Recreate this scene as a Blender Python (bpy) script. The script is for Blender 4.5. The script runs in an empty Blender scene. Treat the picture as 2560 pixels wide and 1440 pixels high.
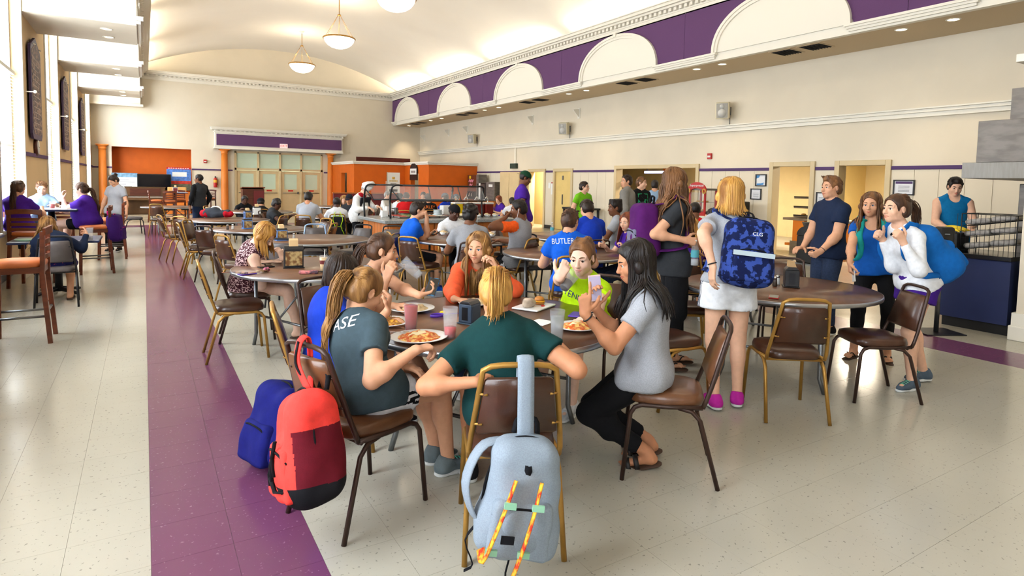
import bpy, bmesh, math, random
import numpy as np
from mathutils import Vector, Matrix
from mathutils.bvhtree import BVHTree

# ------------------------------------------------------------------ camera
SC = bpy.context.scene
COL = SC.collection
EYE = 1.6
FPX, YAW, PITCH, ROLL, CYP = 1509.66, 0.54770, 0.064206, 0.019968, 555.4
def _axes():
    cy, sy, cp, sp = math.cos(YAW), math.sin(YAW), math.cos(PITCH), math.sin(PITCH)
    fw = np.array([sy*cp, cy*cp, -sp]); rt = np.array([cy, -sy, 0.0]); up = np.cross(rt, fw)
    cr, sr = math.cos(ROLL), math.sin(ROLL)
    return rt*cr+up*sr, -rt*sr+up*cr, fw
CR, CU, CF = _axes()
CPOS = np.array([0.0, 0.0, EYE])
cam_data = bpy.data.cameras.new('camera')
cam = bpy.data.objects.new('camera', cam_data)
COL.objects.link(cam)
M = Matrix.Identity(4)
for i in range(3):
    M[i][0], M[i][1], M[i][2], M[i][3] = CR[i], CU[i], -CF[i], CPOS[i]
cam.matrix_world = M
cam_data.sensor_width = 36.0
cam_data.lens = FPX/2560*36.0
cam_data.shift_y = -(720-CYP)/2560
cam_data.clip_start = 0.05
cam_data.clip_end = 300
SC.camera = cam

# ------------------------------------------------------------------ world, exposure
w = bpy.data.worlds.new('daylight'); SC.world = w; w.use_nodes = True
bg = w.node_tree.nodes['Background']
bg.inputs['Color'].default_value = (0.84, 0.92, 1.0, 1)
bg.inputs['Strength'].default_value = 23.0
SC.view_settings.view_transform = 'Standard'
SC.view_settings.look = 'None'
SC.view_settings.exposure = -0.38
SC.view_settings.gamma = 1.0
SC.view_settings.use_curve_mapping = False
SC.cycles.max_bounces = 5
SC.cycles.diffuse_bounces = 2
SC.cycles.glossy_bounces = 2
SC.cycles.transmission_bounces = 3
SC.cycles.transparent_max_bounces = 8
SC.cycles.caustics_reflective = False
SC.cycles.caustics_refractive = False
SC.cycles.sample_clamp_indirect = 6.0
SC.cycles.use_denoising = True
SC.cycles.use_adaptive_sampling = True
SC.cycles.adaptive_threshold = 0.16
SC.cycles.adaptive_min_samples = 16

WARM = (1.0, 0.80, 0.55)
def area(name, loc, rot, sx, sy, power, color=(1, 1, 1), spread=180, portal=False):
    l = bpy.data.lights.new(name, 'AREA'); l.shape = 'RECTANGLE'; l.size = sx; l.size_y = sy
    l.energy = power; l.color = color; l.spread = math.radians(spread)
    if portal: l.cycles.is_portal = True
    o = bpy.data.objects.new(name, l); o.location = loc; o.rotation_euler = rot; COL.objects.link(o); return o
# daylight: the sky outside comes in through the windows of the left wall (portals guide its sampling)
WIN = [(6.3-5.2*2, 8.4-5.2*2), (6.3-5.2, 8.4-5.2), (6.3, 8.4), (11.45, 13.6), (16.65, 18.75), (21.85, 23.95), (27.05, 29.0)]
for a, b in WIN:
    area('window_portal', (-2.12, (a+b)/2, 3.1), (0, math.radians(-90), 0), 4.7, b-a, 10, portal=True)
# cove strips behind the cornices of the vault
for yc in (-3.5, 2.9, 7.9, 12.75, 17.8, 22.8, 27.6):
    area('cove_strip', (11.12, yc, 6.07), (math.radians(180), math.radians(-12), 0), 0.10, 3.9, 200, (1.0, 0.88, 0.70))
    area('cove_strip', (-0.12, yc, 6.07), (math.radians(180), math.radians(12), 0), 0.10, 3.9, 200, (1.0, 0.88, 0.70))
# ------------------------------------------------------------------ helpers
def lin(c):
    return tuple(((v/255)/12.92 if v/255 <= .04045 else ((v/255+.055)/1.055)**2.4) for v in c)
def px_at_z(px, py, z=0.0):
    d = CF+CR*((px-1280)/FPX)-CU*((py-CYP)/FPX)
    return CPOS+d*((z-EYE)/d[2])
def px_at_depth(px, py, dep):
    return CPOS+(CF+CR*((px-1280)/FPX)-CU*((py-CYP)/FPX))*dep

MATS = {}
def mat(name, rgb, rough=.5, metal=0.0, var=0.0, vscale=8.0, bump=0.0, bscale=60.0, spec=.5, trans=0.0, alpha=1.0, emit=None, estr=1.0, rgb2=None, coat=0.0, stretch=None, sss=0.0, ior=1.45, kind='noise', lo=.4, hi=.6):
    """procedural surface: base colour mixed with rgb2 (or darker base) by a noise/wave texture, plus fine relief"""
    if name in MATS: return MATS[name]
    m = bpy.data.materials.new(name); m.use_nodes = True; MATS[name] = m
    nt = m.node_tree; N = nt.nodes; L = nt.links; b = N['Principled BSDF']
    c1 = lin(rgb)
    b.inputs['Roughness'].default_value = rough; b.inputs['Metallic'].default_value = metal
    b.inputs['Specular IOR Level'].default_value = spec; b.inputs['IOR'].default_value = ior
    b.inputs['Transmission Weight'].default_value = trans; b.inputs['Alpha'].default_value = alpha
    b.inputs['Coat Weight'].default_value = coat; b.inputs['Coat Roughness'].default_value = .12
    if sss: b.inputs['Subsurface Weight'].default_value = sss; b.inputs['Subsurface Radius'].default_value = (.012, .005, .003); b.inputs['Subsurface Scale'].default_value = 1.0
    if emit: b.inputs['Emission Color'].default_value = (*lin(emit), 1); b.inputs['Emission Strength'].default_value = estr
    tc = N.new('ShaderNodeTexCoord'); co = tc.outputs['Object']
    if stretch:
        mp = N.new('ShaderNodeMapping'); mp.inputs['Scale'].default_value = stretch; L.new(co, mp.inputs['Vector']); co = mp.outputs['Vector']
    c2 = lin(rgb2) if rgb2 else tuple(v*(1-var) for v in c1)
    nz = N.new('ShaderNodeTexNoise') if kind == 'noise' else N.new('ShaderNodeTexVoronoi')
    nz.inputs['Scale'].default_value = vscale; L.new(co, nz.inputs['Vector'])
    if kind == 'noise': nz.inputs['Detail'].default_value = 4
    rp = N.new('ShaderNodeValToRGB'); rp.color_ramp.elements[0].position = lo; rp.color_ramp.elements[1].position = hi
    rp.color_ramp.elements[0].color = (*c1, 1); rp.color_ramp.elements[1].color = (*c2, 1)
    L.new(nz.outputs[0], rp.inputs['Fac']); L.new(rp.outputs['Color'], b.inputs['Base Color'])
    if bump:
        n2 = N.new('ShaderNodeTexNoise'); n2.inputs['Scale'].default_value = bscale; n2.inputs['Detail'].default_value = 3; L.new(co, n2.inputs['Vector'])
        bp = N.new('ShaderNodeBump'); bp.inputs['Strength'].default_value = bump; bp.inputs['Distance'].default_value = .01
        L.new(n2.outputs[0], bp.inputs['Height']); L.new(bp.outputs['Normal'], b.inputs['Normal'])
    return m

def rotz(a):
    c, s = math.cos(a), math.sin(a); return np.array([[c, -s, 0], [s, c, 0], [0, 0, 1.0]])
def rot_axis(ax, a):
    return np.array(Matrix.Rotation(a, 3, Vector(ax)))
def unit(v):
    v = np.asarray(v, float); n = np.linalg.norm(v); return v/n if n > 1e-9 else v

class MB:
    """collects shapes into one mesh"""
    def __init__(s): s.v = []; s.f = []; s.m = []; s.sm = []
    def add(s, vs, fs, mi=0, smooth=False):
        o = len(s.v); s.v += [tuple(map(float, p)) for p in vs]; s.f += [tuple(i+o for i in f) for f in fs]
        s.m += [mi]*len(fs); s.sm += [smooth]*len(fs); return s
    def box(s, c, d, R=None, mi=0, taper=1.0):
        c = np.array(c, float); h = np.array(d, float)/2
        p = np.array([[x*(taper if z > 0 else 1), y*(taper if z > 0 else 1), z] for z in (-1, 1) for x, y in ((-1, -1), (1, -1), (1, 1), (-1, 1))])*h
        if R is not None: p = p@np.array(R).T
        return s.add(p+c, [(3, 2, 1, 0), (4, 5, 6, 7), (0, 1, 5, 4), (1, 2, 6, 5), (2, 3, 7, 6), (3, 0, 4, 7)], mi)
    def bx(s, x0, x1, y0, y1, z0, z1, mi=0):
        return s.box(((x0+x1)/2, (y0+y1)/2, (z0+z1)/2), (abs(x1-x0), abs(y1-y0), abs(z1-z0)), mi=mi)
    def tube(s, path, r, n=8, mi=0, closed=False, caps=True, flat=None, smooth=True, up=None):
        """round (or flattened: flat=(a,b) factors) tube along a path with radius or radii r"""
        P = np.array(path, float); k = len(P); r = np.broadcast_to(np.array(r, float), (k,))
        T = np.gradient(P, axis=0) if not closed else (np.roll(P, -1, 0)-np.roll(P, 1, 0))
        T = T/np.maximum(np.linalg.norm(T, axis=1, keepdims=True), 1e-9)
        a = np.array(up if up is not None else ((0, 0, 1) if abs(T[0][2]) < .9 else (1, 0, 0)), float)
        u = unit(a-T[0]*(a@T[0])); U = []
        for i in range(k):
            u = unit(u-T[i]*(u@T[i])); U.append(u)
        U = np.array(U); W = np.cross(T, U); fa, fb = flat or (1, 1)
        ang = np.arange(n)*2*math.pi/n+math.pi/n
        ring = P[:, None]+r[:, None, None]*(U[:, None]*(np.cos(ang)*fa)[None, :, None]+W[:, None]*(np.sin(ang)*fb)[None, :, None])
        F = []
        for i in range(k if closed else k-1):
            j = (i+1) % k
            for q in range(n): F.append((i*n+q, i*n+(q+1) % n, j*n+(q+1) % n, j*n+q))
        if caps and not closed: F.append(tuple(range(n))[::-1]); F.append(tuple((k-1)*n+q for q in range(n)))
        return s.add(ring.reshape(-1, 3), F, mi, smooth)
    def cyl(s, p0, p1, r0, r1=None, n=16, mi=0, smooth=True):
        return s.tube([p0, p1], [r0, r0 if r1 is None else r1], n, mi, smooth=smooth)
    def lathe(s, prof, c=(0, 0, 0), n=24, mi=0, smooth=True, R=None, sx=1.0, sy=1.0, caps=True):
        k = len(prof); ang = np.arange(n)*2*math.pi/n; c = np.array(c, float)
        p = np.array([[r*math.cos(a)*sx, r*math.sin(a)*sy, z] for r, z in prof for a in ang])
        if R is not None: p = p@np.array(R).T
        F = [(i*n+q, i*n+(q+1) % n, (i+1)*n+(q+1) % n, (i+1)*n+q) for i in range(k-1) for q in range(n)]
        if caps and prof[0][0] > 1e-6: F.append(tuple(range(n))[::-1])
        if caps and prof[-1][0] > 1e-6: F.append(tuple((k-1)*n+q for q in range(n)))
        return s.add(p+c, F, mi, smooth)
    def prism(s, poly, z0, z1, mi=0, fn=None):
        """extrude a 2-D outline; fn(x, y, z) maps to 3-D"""
        n = len(poly); f = fn or (lambda x, y, z: (x, y, z))
        vs = [f(x, y, z0) for x, y in poly]+[f(x, y, z1) for x, y in poly]
        return s.add(vs, [tuple(range(n))[::-1], tuple(range(n, 2*n))]+[(i, (i+1) % n, n+(i+1) % n, n+i) for i in range(n)], mi)
    def sphere(s, c, r, n=12, mi=0, R=None):
        r = np.broadcast_to(np.array(r, float), (3,)); m = n//2+1; vs = []; F = []
        for i in range(m+1):
            t = math.pi*i/m
            for q in range(n):
                a = 2*math.pi*q/n; vs.append((math.sin(t)*math.cos(a)*r[0], math.sin(t)*math.sin(a)*r[1], math.cos(t)*r[2]))
        for i in range(m):
            for q in range(n): F.append((i*n+q, (i+1)*n+q, (i+1)*n+(q+1) % n, i*n+(q+1) % n))
        vs = np.array(vs)
        if R is not None: vs = vs@np.array(R).T
        return s.add(vs+np.array(c, float), F, mi, True)
    def build(s, name, mats, parent=None, bev=0.0, loc=None, seg=2):
        me = bpy.data.meshes.new(name); me.from_pydata(s.v, [], s.f)
        for m in (mats if isinstance(mats, (list, tuple)) else [mats]): me.materials.append(m)
        me.polygons.foreach_set('material_index', s.m); me.polygons.foreach_set('use_smooth', s.sm); me.update()
        o = bpy.data.objects.new(name, me); COL.objects.link(o)
        if parent is not None: o.parent = parent
        if loc is not None: o.location = loc
        if bev:
            b = o.modifiers.new('bevel', 'BEVEL'); b.width = bev; b.segments = seg; b.limit_method = 'ANGLE'; b.angle_limit = math.radians(40)
        return o
def tag(o, label=None, cat=None, group=None, kind=None):
    if label: o['label'] = label
    if cat: o['category'] = cat
    if group: o['group'] = group
    if kind: o['kind'] = kind
    return o
def thing(name, label, cat, loc=(0, 0, 0), rz=0.0, group=None):
    o = bpy.data.objects.new(name, None); o.empty_display_size = .1; COL.objects.link(o)
    o.location = tuple(map(float, loc)); o.rotation_euler = (0, 0, rz)
    return tag(o, label, cat, group)
KIDS = {}
def copy_tree(o, parent=None, label=None, loc=None, rz=None, group=None):
    c = o.copy(); COL.objects.link(c); c.parent = parent
    if parent is not None: c.matrix_parent_inverse = o.matrix_parent_inverse.copy()
    for ch in list(o.children): copy_tree(ch, c)
    if label: c['label'] = label
    if group: c['group'] = group
    if loc is not None: c.location = tuple(map(float, loc))
    if rz is not None: c.rotation_euler = (0, 0, rz)
    return c
def struct(name, mb, m, parent=None, bev=0.0):
    o = mb.build(name, m, parent, bev)
    if parent is None: o['kind'] = 'structure'
    return o
def text_mesh(txt, size, extrude=.002, align='CENTER'):
    """mesh data of flat lettering in the xy plane"""
    cu = bpy.data.curves.new('lettering', 'FONT'); cu.body = txt; cu.size = size; cu.extrude = extrude; cu.align_x = align; cu.align_y = 'CENTER'; cu.resolution_u = 3
    o = bpy.data.objects.new('lettering', cu); COL.objects.link(o)
    bpy.context.view_layer.update()
    me = bpy.data.meshes.new_from_object(o.evaluated_get(bpy.context.evaluated_depsgraph_get()))
    bpy.data.objects.remove(o); return me
def text(txt, size, m, parent, R, loc, name='lettering', extrude=.002, sx=1.0):
    me = text_mesh(txt, size, extrude); me.materials.clear(); me.materials.append(m)
    o = bpy.data.objects.new(name, me); COL.objects.link(o); o.parent = parent
    T = Matrix.Identity(4)
    for i in range(3):
        for j in range(3): T[i][j] = R[i][j]*(sx if j == 0 else 1)
        T[i][3] = loc[i]
    o.matrix_local = T
    return o
# columns = text right, text up, facing normal
FACE_W = np.array([[0, 0, -1], [-1, 0, 0], [0, 1, 0]], float)   # on the right wall, facing -X
FACE_S = np.array([[1, 0, 0], [0, 0, -1], [0, 1, 0]], float)    # on the far wall, facing -Y
FACE_UP = np.eye(3)
FACE_E = np.array([[0, 0, 1], [1, 0, 0], [0, 1, 0]], float)     # on the left wall, facing +X

# ------------------------------------------------------------------ shared materials
m_wall = mat('cream_wall_paint', (236, 223, 199), .75, var=.05, vscale=.8, bump=.03, bscale=120)
m_wall2 = mat('tan_wall_paint', (226, 196, 150), .75, var=.05, vscale=.8)
m_trimw = mat('ivory_trim_paint', (245, 238, 222), .55)
m_ceil = mat('vault_plaster', (246, 238, 224), .85, var=.03, vscale=.5)
m_soffit = mat('taupe_soffit_paint', (214, 192, 158), .8)
m_purple = mat('purple_acoustic_fabric', (98, 64, 106), .9, var=.12, vscale=220, bump=.2, bscale=400)
m_purpled = mat('dark_purple_paint', (74, 44, 98), .6)
m_orange = mat('orange_wall_paint', (222, 104, 14), .6, var=.06, vscale=3, bump=.05, bscale=150)
m_orange2 = mat('orange_column_paint', (226, 128, 44), .5, var=.05, vscale=4)
m_frame = mat('beige_metal_door_frame', (218, 196, 152), .45, var=.04, vscale=3)
m_door = mat('beige_door_paint', (224, 198, 150), .5, var=.05, vscale=3)
m_glassp = mat('pale_frosted_glazing', (214, 232, 208), .12, spec=.6, var=.06, vscale=1.2)
m_black = mat('black_plastic', (22, 22, 24), .45, var=.1, vscale=20)
m_white = mat('white_plastic', (236, 234, 228), .45)
m_steel = mat('brushed_stainless', (132, 126, 120), .55, .7, var=.25, vscale=4, stretch=(1, 1, 3))
m_dsteel = mat('grey_steel', (120, 122, 124), .4, .9, var=.1, vscale=10)
m_chrome = mat('chrome', (210, 212, 214), .15, 1.0)
m_red = mat('red_paint', (186, 32, 28), .45)
m_maroon = mat('maroon_panel', (106, 30, 34), .5, var=.1, vscale=5)
m_lamp = mat('lit_lamp_glass', (255, 246, 228), .5, emit=(255, 240, 212), estr=7.0)
m_down = mat('lit_downlight_lens', (255, 244, 224), .5, emit=(255, 236, 200), estr=9.0)
m_gold = mat('antique_gold_paint', (176, 132, 62), .38, .55, var=.15, vscale=14)
m_brownf = mat('dark_brown_metal', (62, 42, 34), .35, .3, var=.15, vscale=14)
m_vinyl = mat('brown_vinyl_upholstery', (74, 42, 26), .34, var=.35, vscale=5, bump=.08, bscale=220, coat=.25)
m_vinylt = mat('tan_brown_vinyl_upholstery', (112, 70, 42), .36, var=.3, vscale=5, bump=.08, bscale=220, coat=.25)
m_lam = mat('walnut_laminate', (112, 76, 54), .33, var=.18, vscale=3, stretch=(1, 7, 1), coat=.2)
m_edge = mat('aluminium_table_edge', (176, 178, 182), .3, .9, var=.1, vscale=9)
m_cherry = mat('cherry_wood', (112, 50, 24), .34, var=.35, vscale=3.5, stretch=(1, 1, 6), coat=.2)
m_cherryd = mat('dark_cherry_wood', (84, 38, 24), .36, var=.3, vscale=3.5, stretch=(1, 1, 6), coat=.2)
m_oak = mat('orange_oak_veneer', (196, 112, 48), .4, var=.22, vscale=3, stretch=(5, 5, .6))
m_terra = mat('orange_vinyl_seat', (206, 112, 58), .38, var=.15, vscale=6)
m_navyp = mat('navy_laminate', (28, 40, 84), .5, var=.1, vscale=4)
m_paper = mat('white_paper', (244, 242, 236), .8)

# ------------------------------------------------------------------ floor: speckled tiles with purple bands
XL, XR, YF, YB, ZS = -1.8, 12.5, 30.0, -7.5, 4.43
def tile_mat(name, base, fleck, rough):
    m = bpy.data.materials.new(name); m.use_nodes = True; nt = m.node_tree; N = nt.nodes; L = nt.links; b = N['Principled BSDF']
    g = N.new('ShaderNodeNewGeometry')
    v1 = N.new('ShaderNodeTexNoise'); v1.inputs['Scale'].default_value = 55; v1.inputs['Detail'].default_value = 2; L.new(g.outputs['Position'], v1.inputs['Vector'])
    r1 = N.new('ShaderNodeValToRGB'); r1.color_ramp.elements[0].position = .66; r1.color_ramp.elements[1].position = .70
    r1.color_ramp.elements[0].color = (0, 0, 0, 1); r1.color_ramp.elements[1].color = (.6, .6, .6, 1); L.new(v1.outputs[0], r1.inputs['Fac'])
    v2 = N.new('ShaderNodeTexNoise'); v2.inputs['Scale'].default_value = 1.6; v2.inputs['Detail'].default_value = 5; L.new(g.outputs['Position'], v2.inputs['Vector'])
    mp = N.new('ShaderNodeMapRange'); mp.inputs[1].default_value = .3; mp.inputs[2].default_value = .7; mp.inputs[3].default_value = .97; mp.inputs[4].default_value = 1.02; L.new(v2.outputs[0], mp.inputs[0])
    oi = N.new('ShaderNodeObjectInfo')
    mx = N.new('ShaderNodeMix'); mx.data_type = 'RGBA'; mx.inputs[6].default_value = (*lin(base), 1); mx.inputs[7].default_value = (*lin(fleck), 1); L.new(r1.outputs['Color'], mx.inputs[0])
    ml = N.new('ShaderNodeMix'); ml.data_type = 'RGBA'; ml.blend_type = 'MULTIPLY'; ml.inputs[0].default_value = 1; L.new(mx.outputs[2], ml.inputs[6]); L.new(mp.outputs[0], ml.inputs[7])
    L.new(ml.outputs[2], b.inputs['Base Color'])
    mr = N.new('ShaderNodeMapRange'); mr.inputs[1].default_value = .3; mr.inputs[2].default_value = .7; mr.inputs[3].default_value = rough*.9; mr.inputs[4].default_value = rough*1.15; L.new(v2.outputs[0], mr.inputs[0]); L.new(mr.outputs[0], b.inputs['Roughness'])
    b.inputs['Specular IOR Level'].default_value = .42
    w2 = N.new('ShaderNodeTexNoise'); w2.inputs['Scale'].default_value = 5; L.new(g.outputs['Position'], w2.inputs['Vector'])
    bp = N.new('ShaderNodeBump'); bp.inputs['Strength'].default_value = .03; bp.inputs['Distance'].default_value = .02; L.new(w2.outputs[0], bp.inputs['Height']); L.new(bp.outputs['Normal'], b.inputs['Normal'])
    return m
m_tile = tile_mat('speckled_floor_tile', (188, 182, 166), (104, 102, 94), .18)
m_tilep = tile_mat('purple_floor_tile', (112, 62, 94), (156, 112, 140), .19)
m_tileb = tile_mat('beige_floor_tile', (190, 172, 142), (140, 124, 100), .25)
m_grout = mat('tile_joint', (156, 150, 136), .7)
floor = struct('floor', MB().bx(XL-.2, 19.0, YB, YF+.4, -.06, -.004), m_grout)
TS = .311
def tile_kind(x, y):
    if y > 22.9: return 2
    if 0 < x < .62 and y < 22.9: return 1
    if 22.2 < y < 22.9 and x < 7.35: return 1
    if 6.72 < x < 7.35: return 1
    return 0
tm = [m_tile, m_tilep, m_tileb]
tmesh = []
for k in range(3):
    t = MB().box((0, 0, -.002), (TS-.0011, TS-.0011, .004)); o = t.build('tile', tm[k]); tmesh.append(o.data); bpy.data.objects.remove(o)
cells = []
for i in range(-6, 61):
    for j in range(-24, 97):
        x, y = (i+.5)*TS, (j+.5)*TS
        if XL < x-TS/2+.1 and x+TS/2 < 19.0 and y < YF+.3: cells.append((x, y))
def in_view(x, y):
    q = np.array([x, y, 0])-CPOS; dz = q@CF
    if dz < .5: return False
    px, py = 1280+FPX*(q@CR)/dz, CYP-FPX*(q@CU)/dz
    return -60 < px < 2620 and py < 1500
vis = sorted([c for c in cells if in_view(*c)], key=lambda c: c[0]**2+c[1]**2)[:300]
vs_ = set(vis)
for x, y in vis:
    o = bpy.data.objects.new('tile', tmesh[tile_kind(x, y)]); COL.objects.link(o); o.location = (x, y, 0); o.parent = floor
rest = MB()
for x, y in cells:
    if (x, y) not in vs_: rest.box((x, y, -.002), (TS-.0011, TS-.0011, .004), mi=tile_kind(x, y))
tag(rest.build('tile_field', tm, floor), kind='stuff')

# ------------------------------------------------------------------ walls
def wall_y(name, x, t, y0, y1, z0, z1, holes, m):
    """wall in a plane of constant x with rectangular holes [(ya,yb,za,zb)]"""
    mb = MB(); ys = sorted({y0, y1, *[h[0] for h in holes], *[h[1] for h in holes]})
    for a, b in zip(ys[:-1], ys[1:]):
        cur = z0
        for h in sorted([h for h in holes if h[0] <= a and h[1] >= b], key=lambda h: h[2]):
            if h[2] > cur: mb.bx(x, x+t, a, b, cur, h[2])
            cur = h[3]
        if cur < z1: mb.bx(x, x+t, a, b, cur, z1)
    return struct(name, mb, m)
WZ0, WZ1 = .75, 5.45
wall_left = wall_y('wall_left', XL-.3, .3, YB, YF, 0, 6.3, [(a, b, WZ0, WZ1) for a, b in WIN], m_wall2)
DOORS = [(18.27, 19.26, 2.06), (16.63, 17.6, 2.06), (11.15, 14.32, 2.12), (7.93, 8.87, 2.12), (6.36, 7.31, 2.12)]
wall_right = wall_y('wall_right', XR, .18, YB, YF, 0, 6.3, [(a, b, 0, h) for a, b, h in DOORS], m_wall)
# far wall with niche and door hole, and the lunette above it
mb = MB()
NX0, NX1, NZ = -1.12, 1.80, 2.80
mb.bx(XL-.3, NX0, YF, YF+.2, 0, 6.0); mb.bx(NX0, NX1, YF, YF+.2, NZ, 6.0); mb.bx(NX1, 3.52, YF, YF+.2, 0, 6.0)
mb.bx(3.52, 7.43, YF, YF+.2, 2.80, 6.0); mb.bx(7.43, XR+.2, YF, YF+.2, 0, 6.0)
def vault_z(x):
    R = (5.9**2+1.42**2)/2.84
    return 7.50-(R-math.sqrt(max(R*R-(x-5.5)**2, 0)))
xs = np.linspace(-.4, 11.4, 33)
mb.prism([(x, vault_z(x)+.05) for x in xs]+[(11.4, 6.0), (-.4, 6.0)], YF, YF+.2, fn=lambda x, y, z: (x, z, y))
wall_far = struct('wall_far', mb, m_wall)
nb = MB(); nb.bx(NX0, NX1, YF+.75, YF+.85, 0, NZ); nb.bx(NX0-.1, NX0, YF+.2, YF+.85, 0, NZ); nb.bx(NX1, NX1+.1, YF+.2, YF+.85, 0, NZ); nb.bx(NX0-.1, NX1+.1, YF+.2, YF+.85, NZ, NZ+.1); nb.bx(NX0-.1, NX1+.1, YF+.2, YF+.85, -.05, 0)
struct('wall_niche', nb, m_orange)
struct('wall_back', MB().bx(XL-.3, XR+.2, YB-.2, YB, 0, 7.7), m_wall)
# barrel vault
vb = MB(); n = len(xs)
vv = [(x, y, vault_z(x)) for y in (YB, YF+.2) for x in xs]+[(x, y, vault_z(x)+.12) for y in (YB, YF+.2) for x in xs]
ff = [(i, i+1, n+i+1, n+i) for i in range(n-1)]+[(2*n+i, 3*n+i, 3*n+i+1, 2*n+i+1) for i in range(n-1)]
vb.add(vv, ff, 0, True); struct('ceiling', vb, m_ceil)
# cove shelves behind the cornices
cs = MB(); cs.bx(-.62, -.05, YB, YF, 5.93, 6.02); cs.bx(-.62, -.38, YB, YF, 5.93, 6.3); cs.bx(11.0, 11.6, YB, YF, 5.93, 6.02); cs.bx(11.38, 11.6, YB, YF, 5.93, 6.3)
struct('ceiling_cove', cs, m_ceil)

# right soffit and fascia: purple panels with ivory arches
sb = MB(); sb.bx(11.12, XR, YB, YF, ZS, ZS+.12); struct('ceiling_soffit_right', sb, m_soffit)
fb = MB(); fb.bx(11.0, 11.12, YB, YF, ZS, 5.95); fas = struct('wall_fascia_right', fb, m_trimw)
ARC = [-2.1, 2.9, 7.9, 12.75, 17.78, 22.78, 27.95]
AW, AH, AZ = 1.55, 1.03, 4.60
def arc_pts(yc, w, h, z, n=28): return [(yc-w*math.cos(math.pi*i/n), z+h*math.sin(math.pi*i/n)**.92) for i in range(n+1)]
def to_w(x0):
    return lambda a, b, c: (x0+c, a, b)
edges = [YB]+[v for a in ARC for v in (a-AW, a+AW)]+[YF]
for yc in ARC:                                       # ivory lunettes with raised rims
    pb = MB(); pb.prism(arc_pts(yc, AW, AH, AZ), -.035, .0, fn=to_w(11.0)); po = pb.build('arch_panel', m_trimw, fas)
    rb = MB(); P = arc_pts(yc, AW+.02, AH+.02, AZ); Q = arc_pts(yc, AW-.11, AH-.11, AZ)
    rb.prism(P+Q[::-1], -.07, -.03, fn=to_w(11.0)); P = arc_pts(yc, AW+.02, AH+.02, AZ); Q = arc_pts(yc, AW-.045, AH-.045, AZ); rb.prism(P+Q[::-1], -.095, -.065, fn=to_w(11.0))
    rb.box((10.93, yc, AZ+AH+.01), (.1, .1, .09)); rb.build('arch_rim', m_trimw, po)
seams = []
for k in range(len(ARC)+1):                          # purple fabric panels between and over the arches
    a = YB if k == 0 else ARC[k-1]; b = YF if k == len(ARC) else ARC[k]
    mid = (a+b)/2 if 0 < k < len(ARC) else None
    for lo, hi in (((a, mid), (mid, b)) if mid else ((a, b),)):
        P = [(lo+.004, 5.70), (hi-.004, 5.70)]
        def under(y):
            for yc in ARC:
                if abs(y-yc) < AW:
                    t = math.acos(max(-1, min(1, (y-yc)/AW))); return AZ+AH*math.sin(t)**.92
            return AZ
        P += [(y, under(y)) for y in np.linspace(hi-.004, lo+.004, 40)]
        bm_ = MB(); bm_.prism(P, -.03, 0, fn=to_w(11.0)); bm_.build('purple_panel', m_purple, fas)
for k in range(len(ARC)+1):                          # little ledges under the purple panels
    lo = YB if k == 0 else ARC[k-1]+AW-.10; hi = YF if k == len(ARC) else ARC[k]-AW+.10
    lb = MB(); lb.bx(10.90, 11.0, lo, hi, 4.555, 4.60); lb.bx(10.93, 11.0, lo+.03, hi-.03, 4.515, 4.555); lb.bx(10.96, 11.0, lo+.06, hi-.06, 4.47, 4.515); lb.build('ledge_moulding', m_trimw, fas)
# cornices with dentils
def cornice(name, fn, L0, L1, z=5.67):
    """fn(along, out, z) -> 3-D"""
    c = MB()
    for o, z0, z1 in ((.03, 0, .10), (.05, .10, .13), (.17, .21, .26), (.24, .26, .33), (.28, .33, .36), (.05, .13, .36)):
        c.prism([(L0, -.02), (L1, -.02), (L1, o), (L0, o)], z+z0, z+z1, fn=lambda x, y, zz: fn(x, y, zz))
    root = struct(name, c, m_trimw)
    d = MB(); x = L0+.05
    while x < L1-.05:
        d.prism([(x, .04), (x+.085, .04), (x+.085, .12), (x, .12)], z+.135, z+.21, fn=lambda a, b, zz: fn(a, b, zz)); x += .165
    tag(d.build('dentil_row', m_trimw, root), kind='stuff'); return root
cornice('trim_1', lambda a, o, z: (11.0-o, a, z), YB, YF)
cornice('trim_2', lambda a, o, z: (a, YF-o, z), -.05, 11.0)
cornice('trim_3', lambda a, o, z: (-.05+o, a, z), YB, YF)
# left soffit blocks between the window bays, arched fascia
BLK = [(-1.95-5.2, .05-5.2), (-1.95, .05), (3.25, 5.25), (8.45, 10.45), (13.65, 15.65), (18.85, 20.8), (24.05, 26.1)]
for i, (a, b) in enumerate(BLK):
    s = MB(); s.bx(XL, -.07, a, b, ZS, 6.0); struct('ceiling_soffit_left.%03d' % i, s, m_wall)
    e = MB(); e.bx(-.09, .04, a-.05, b+.05, 4.52, 4.60); e.bx(-.09, .0, a-.02, b+.02, 4.46, 4.52); e.build('ledge_moulding', m_trimw, bpy.data.objects['ceiling_soffit_left.%03d' % i])
s = MB(); s.bx(XL, -.07, YF-.45, YF, ZS+.12, 6.0); s.bx(XL, .03, YF-.5, YF, ZS+.02, ZS+.12); struct('ceiling_soffit_left.007', s, m_wall)
s = MB(); s.bx(XL-.3, -.07, YB, YF, 5.95, 6.05); struct('ceiling_bay_left', s, m_wall)
fl = MB(); gaps = [(BLK[i][1], BLK[i+1][0]) for i in range(len(BLK)-1)]+[(BLK[-1][1], YF)]
for a, b in gaps:
    yc, hw = (a+b)/2, (b-a)/2
    fl.prism([(a, 5.96), (b, 5.96)]+[(yc+hw*math.cos(t), 4.5+1.15*math.sin(t)) for t in np.linspace(0, math.pi, 22)], -.12, 0, fn=to_w(-.07))
struct('wall_fascia_left', fl, m_trimw)
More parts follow.
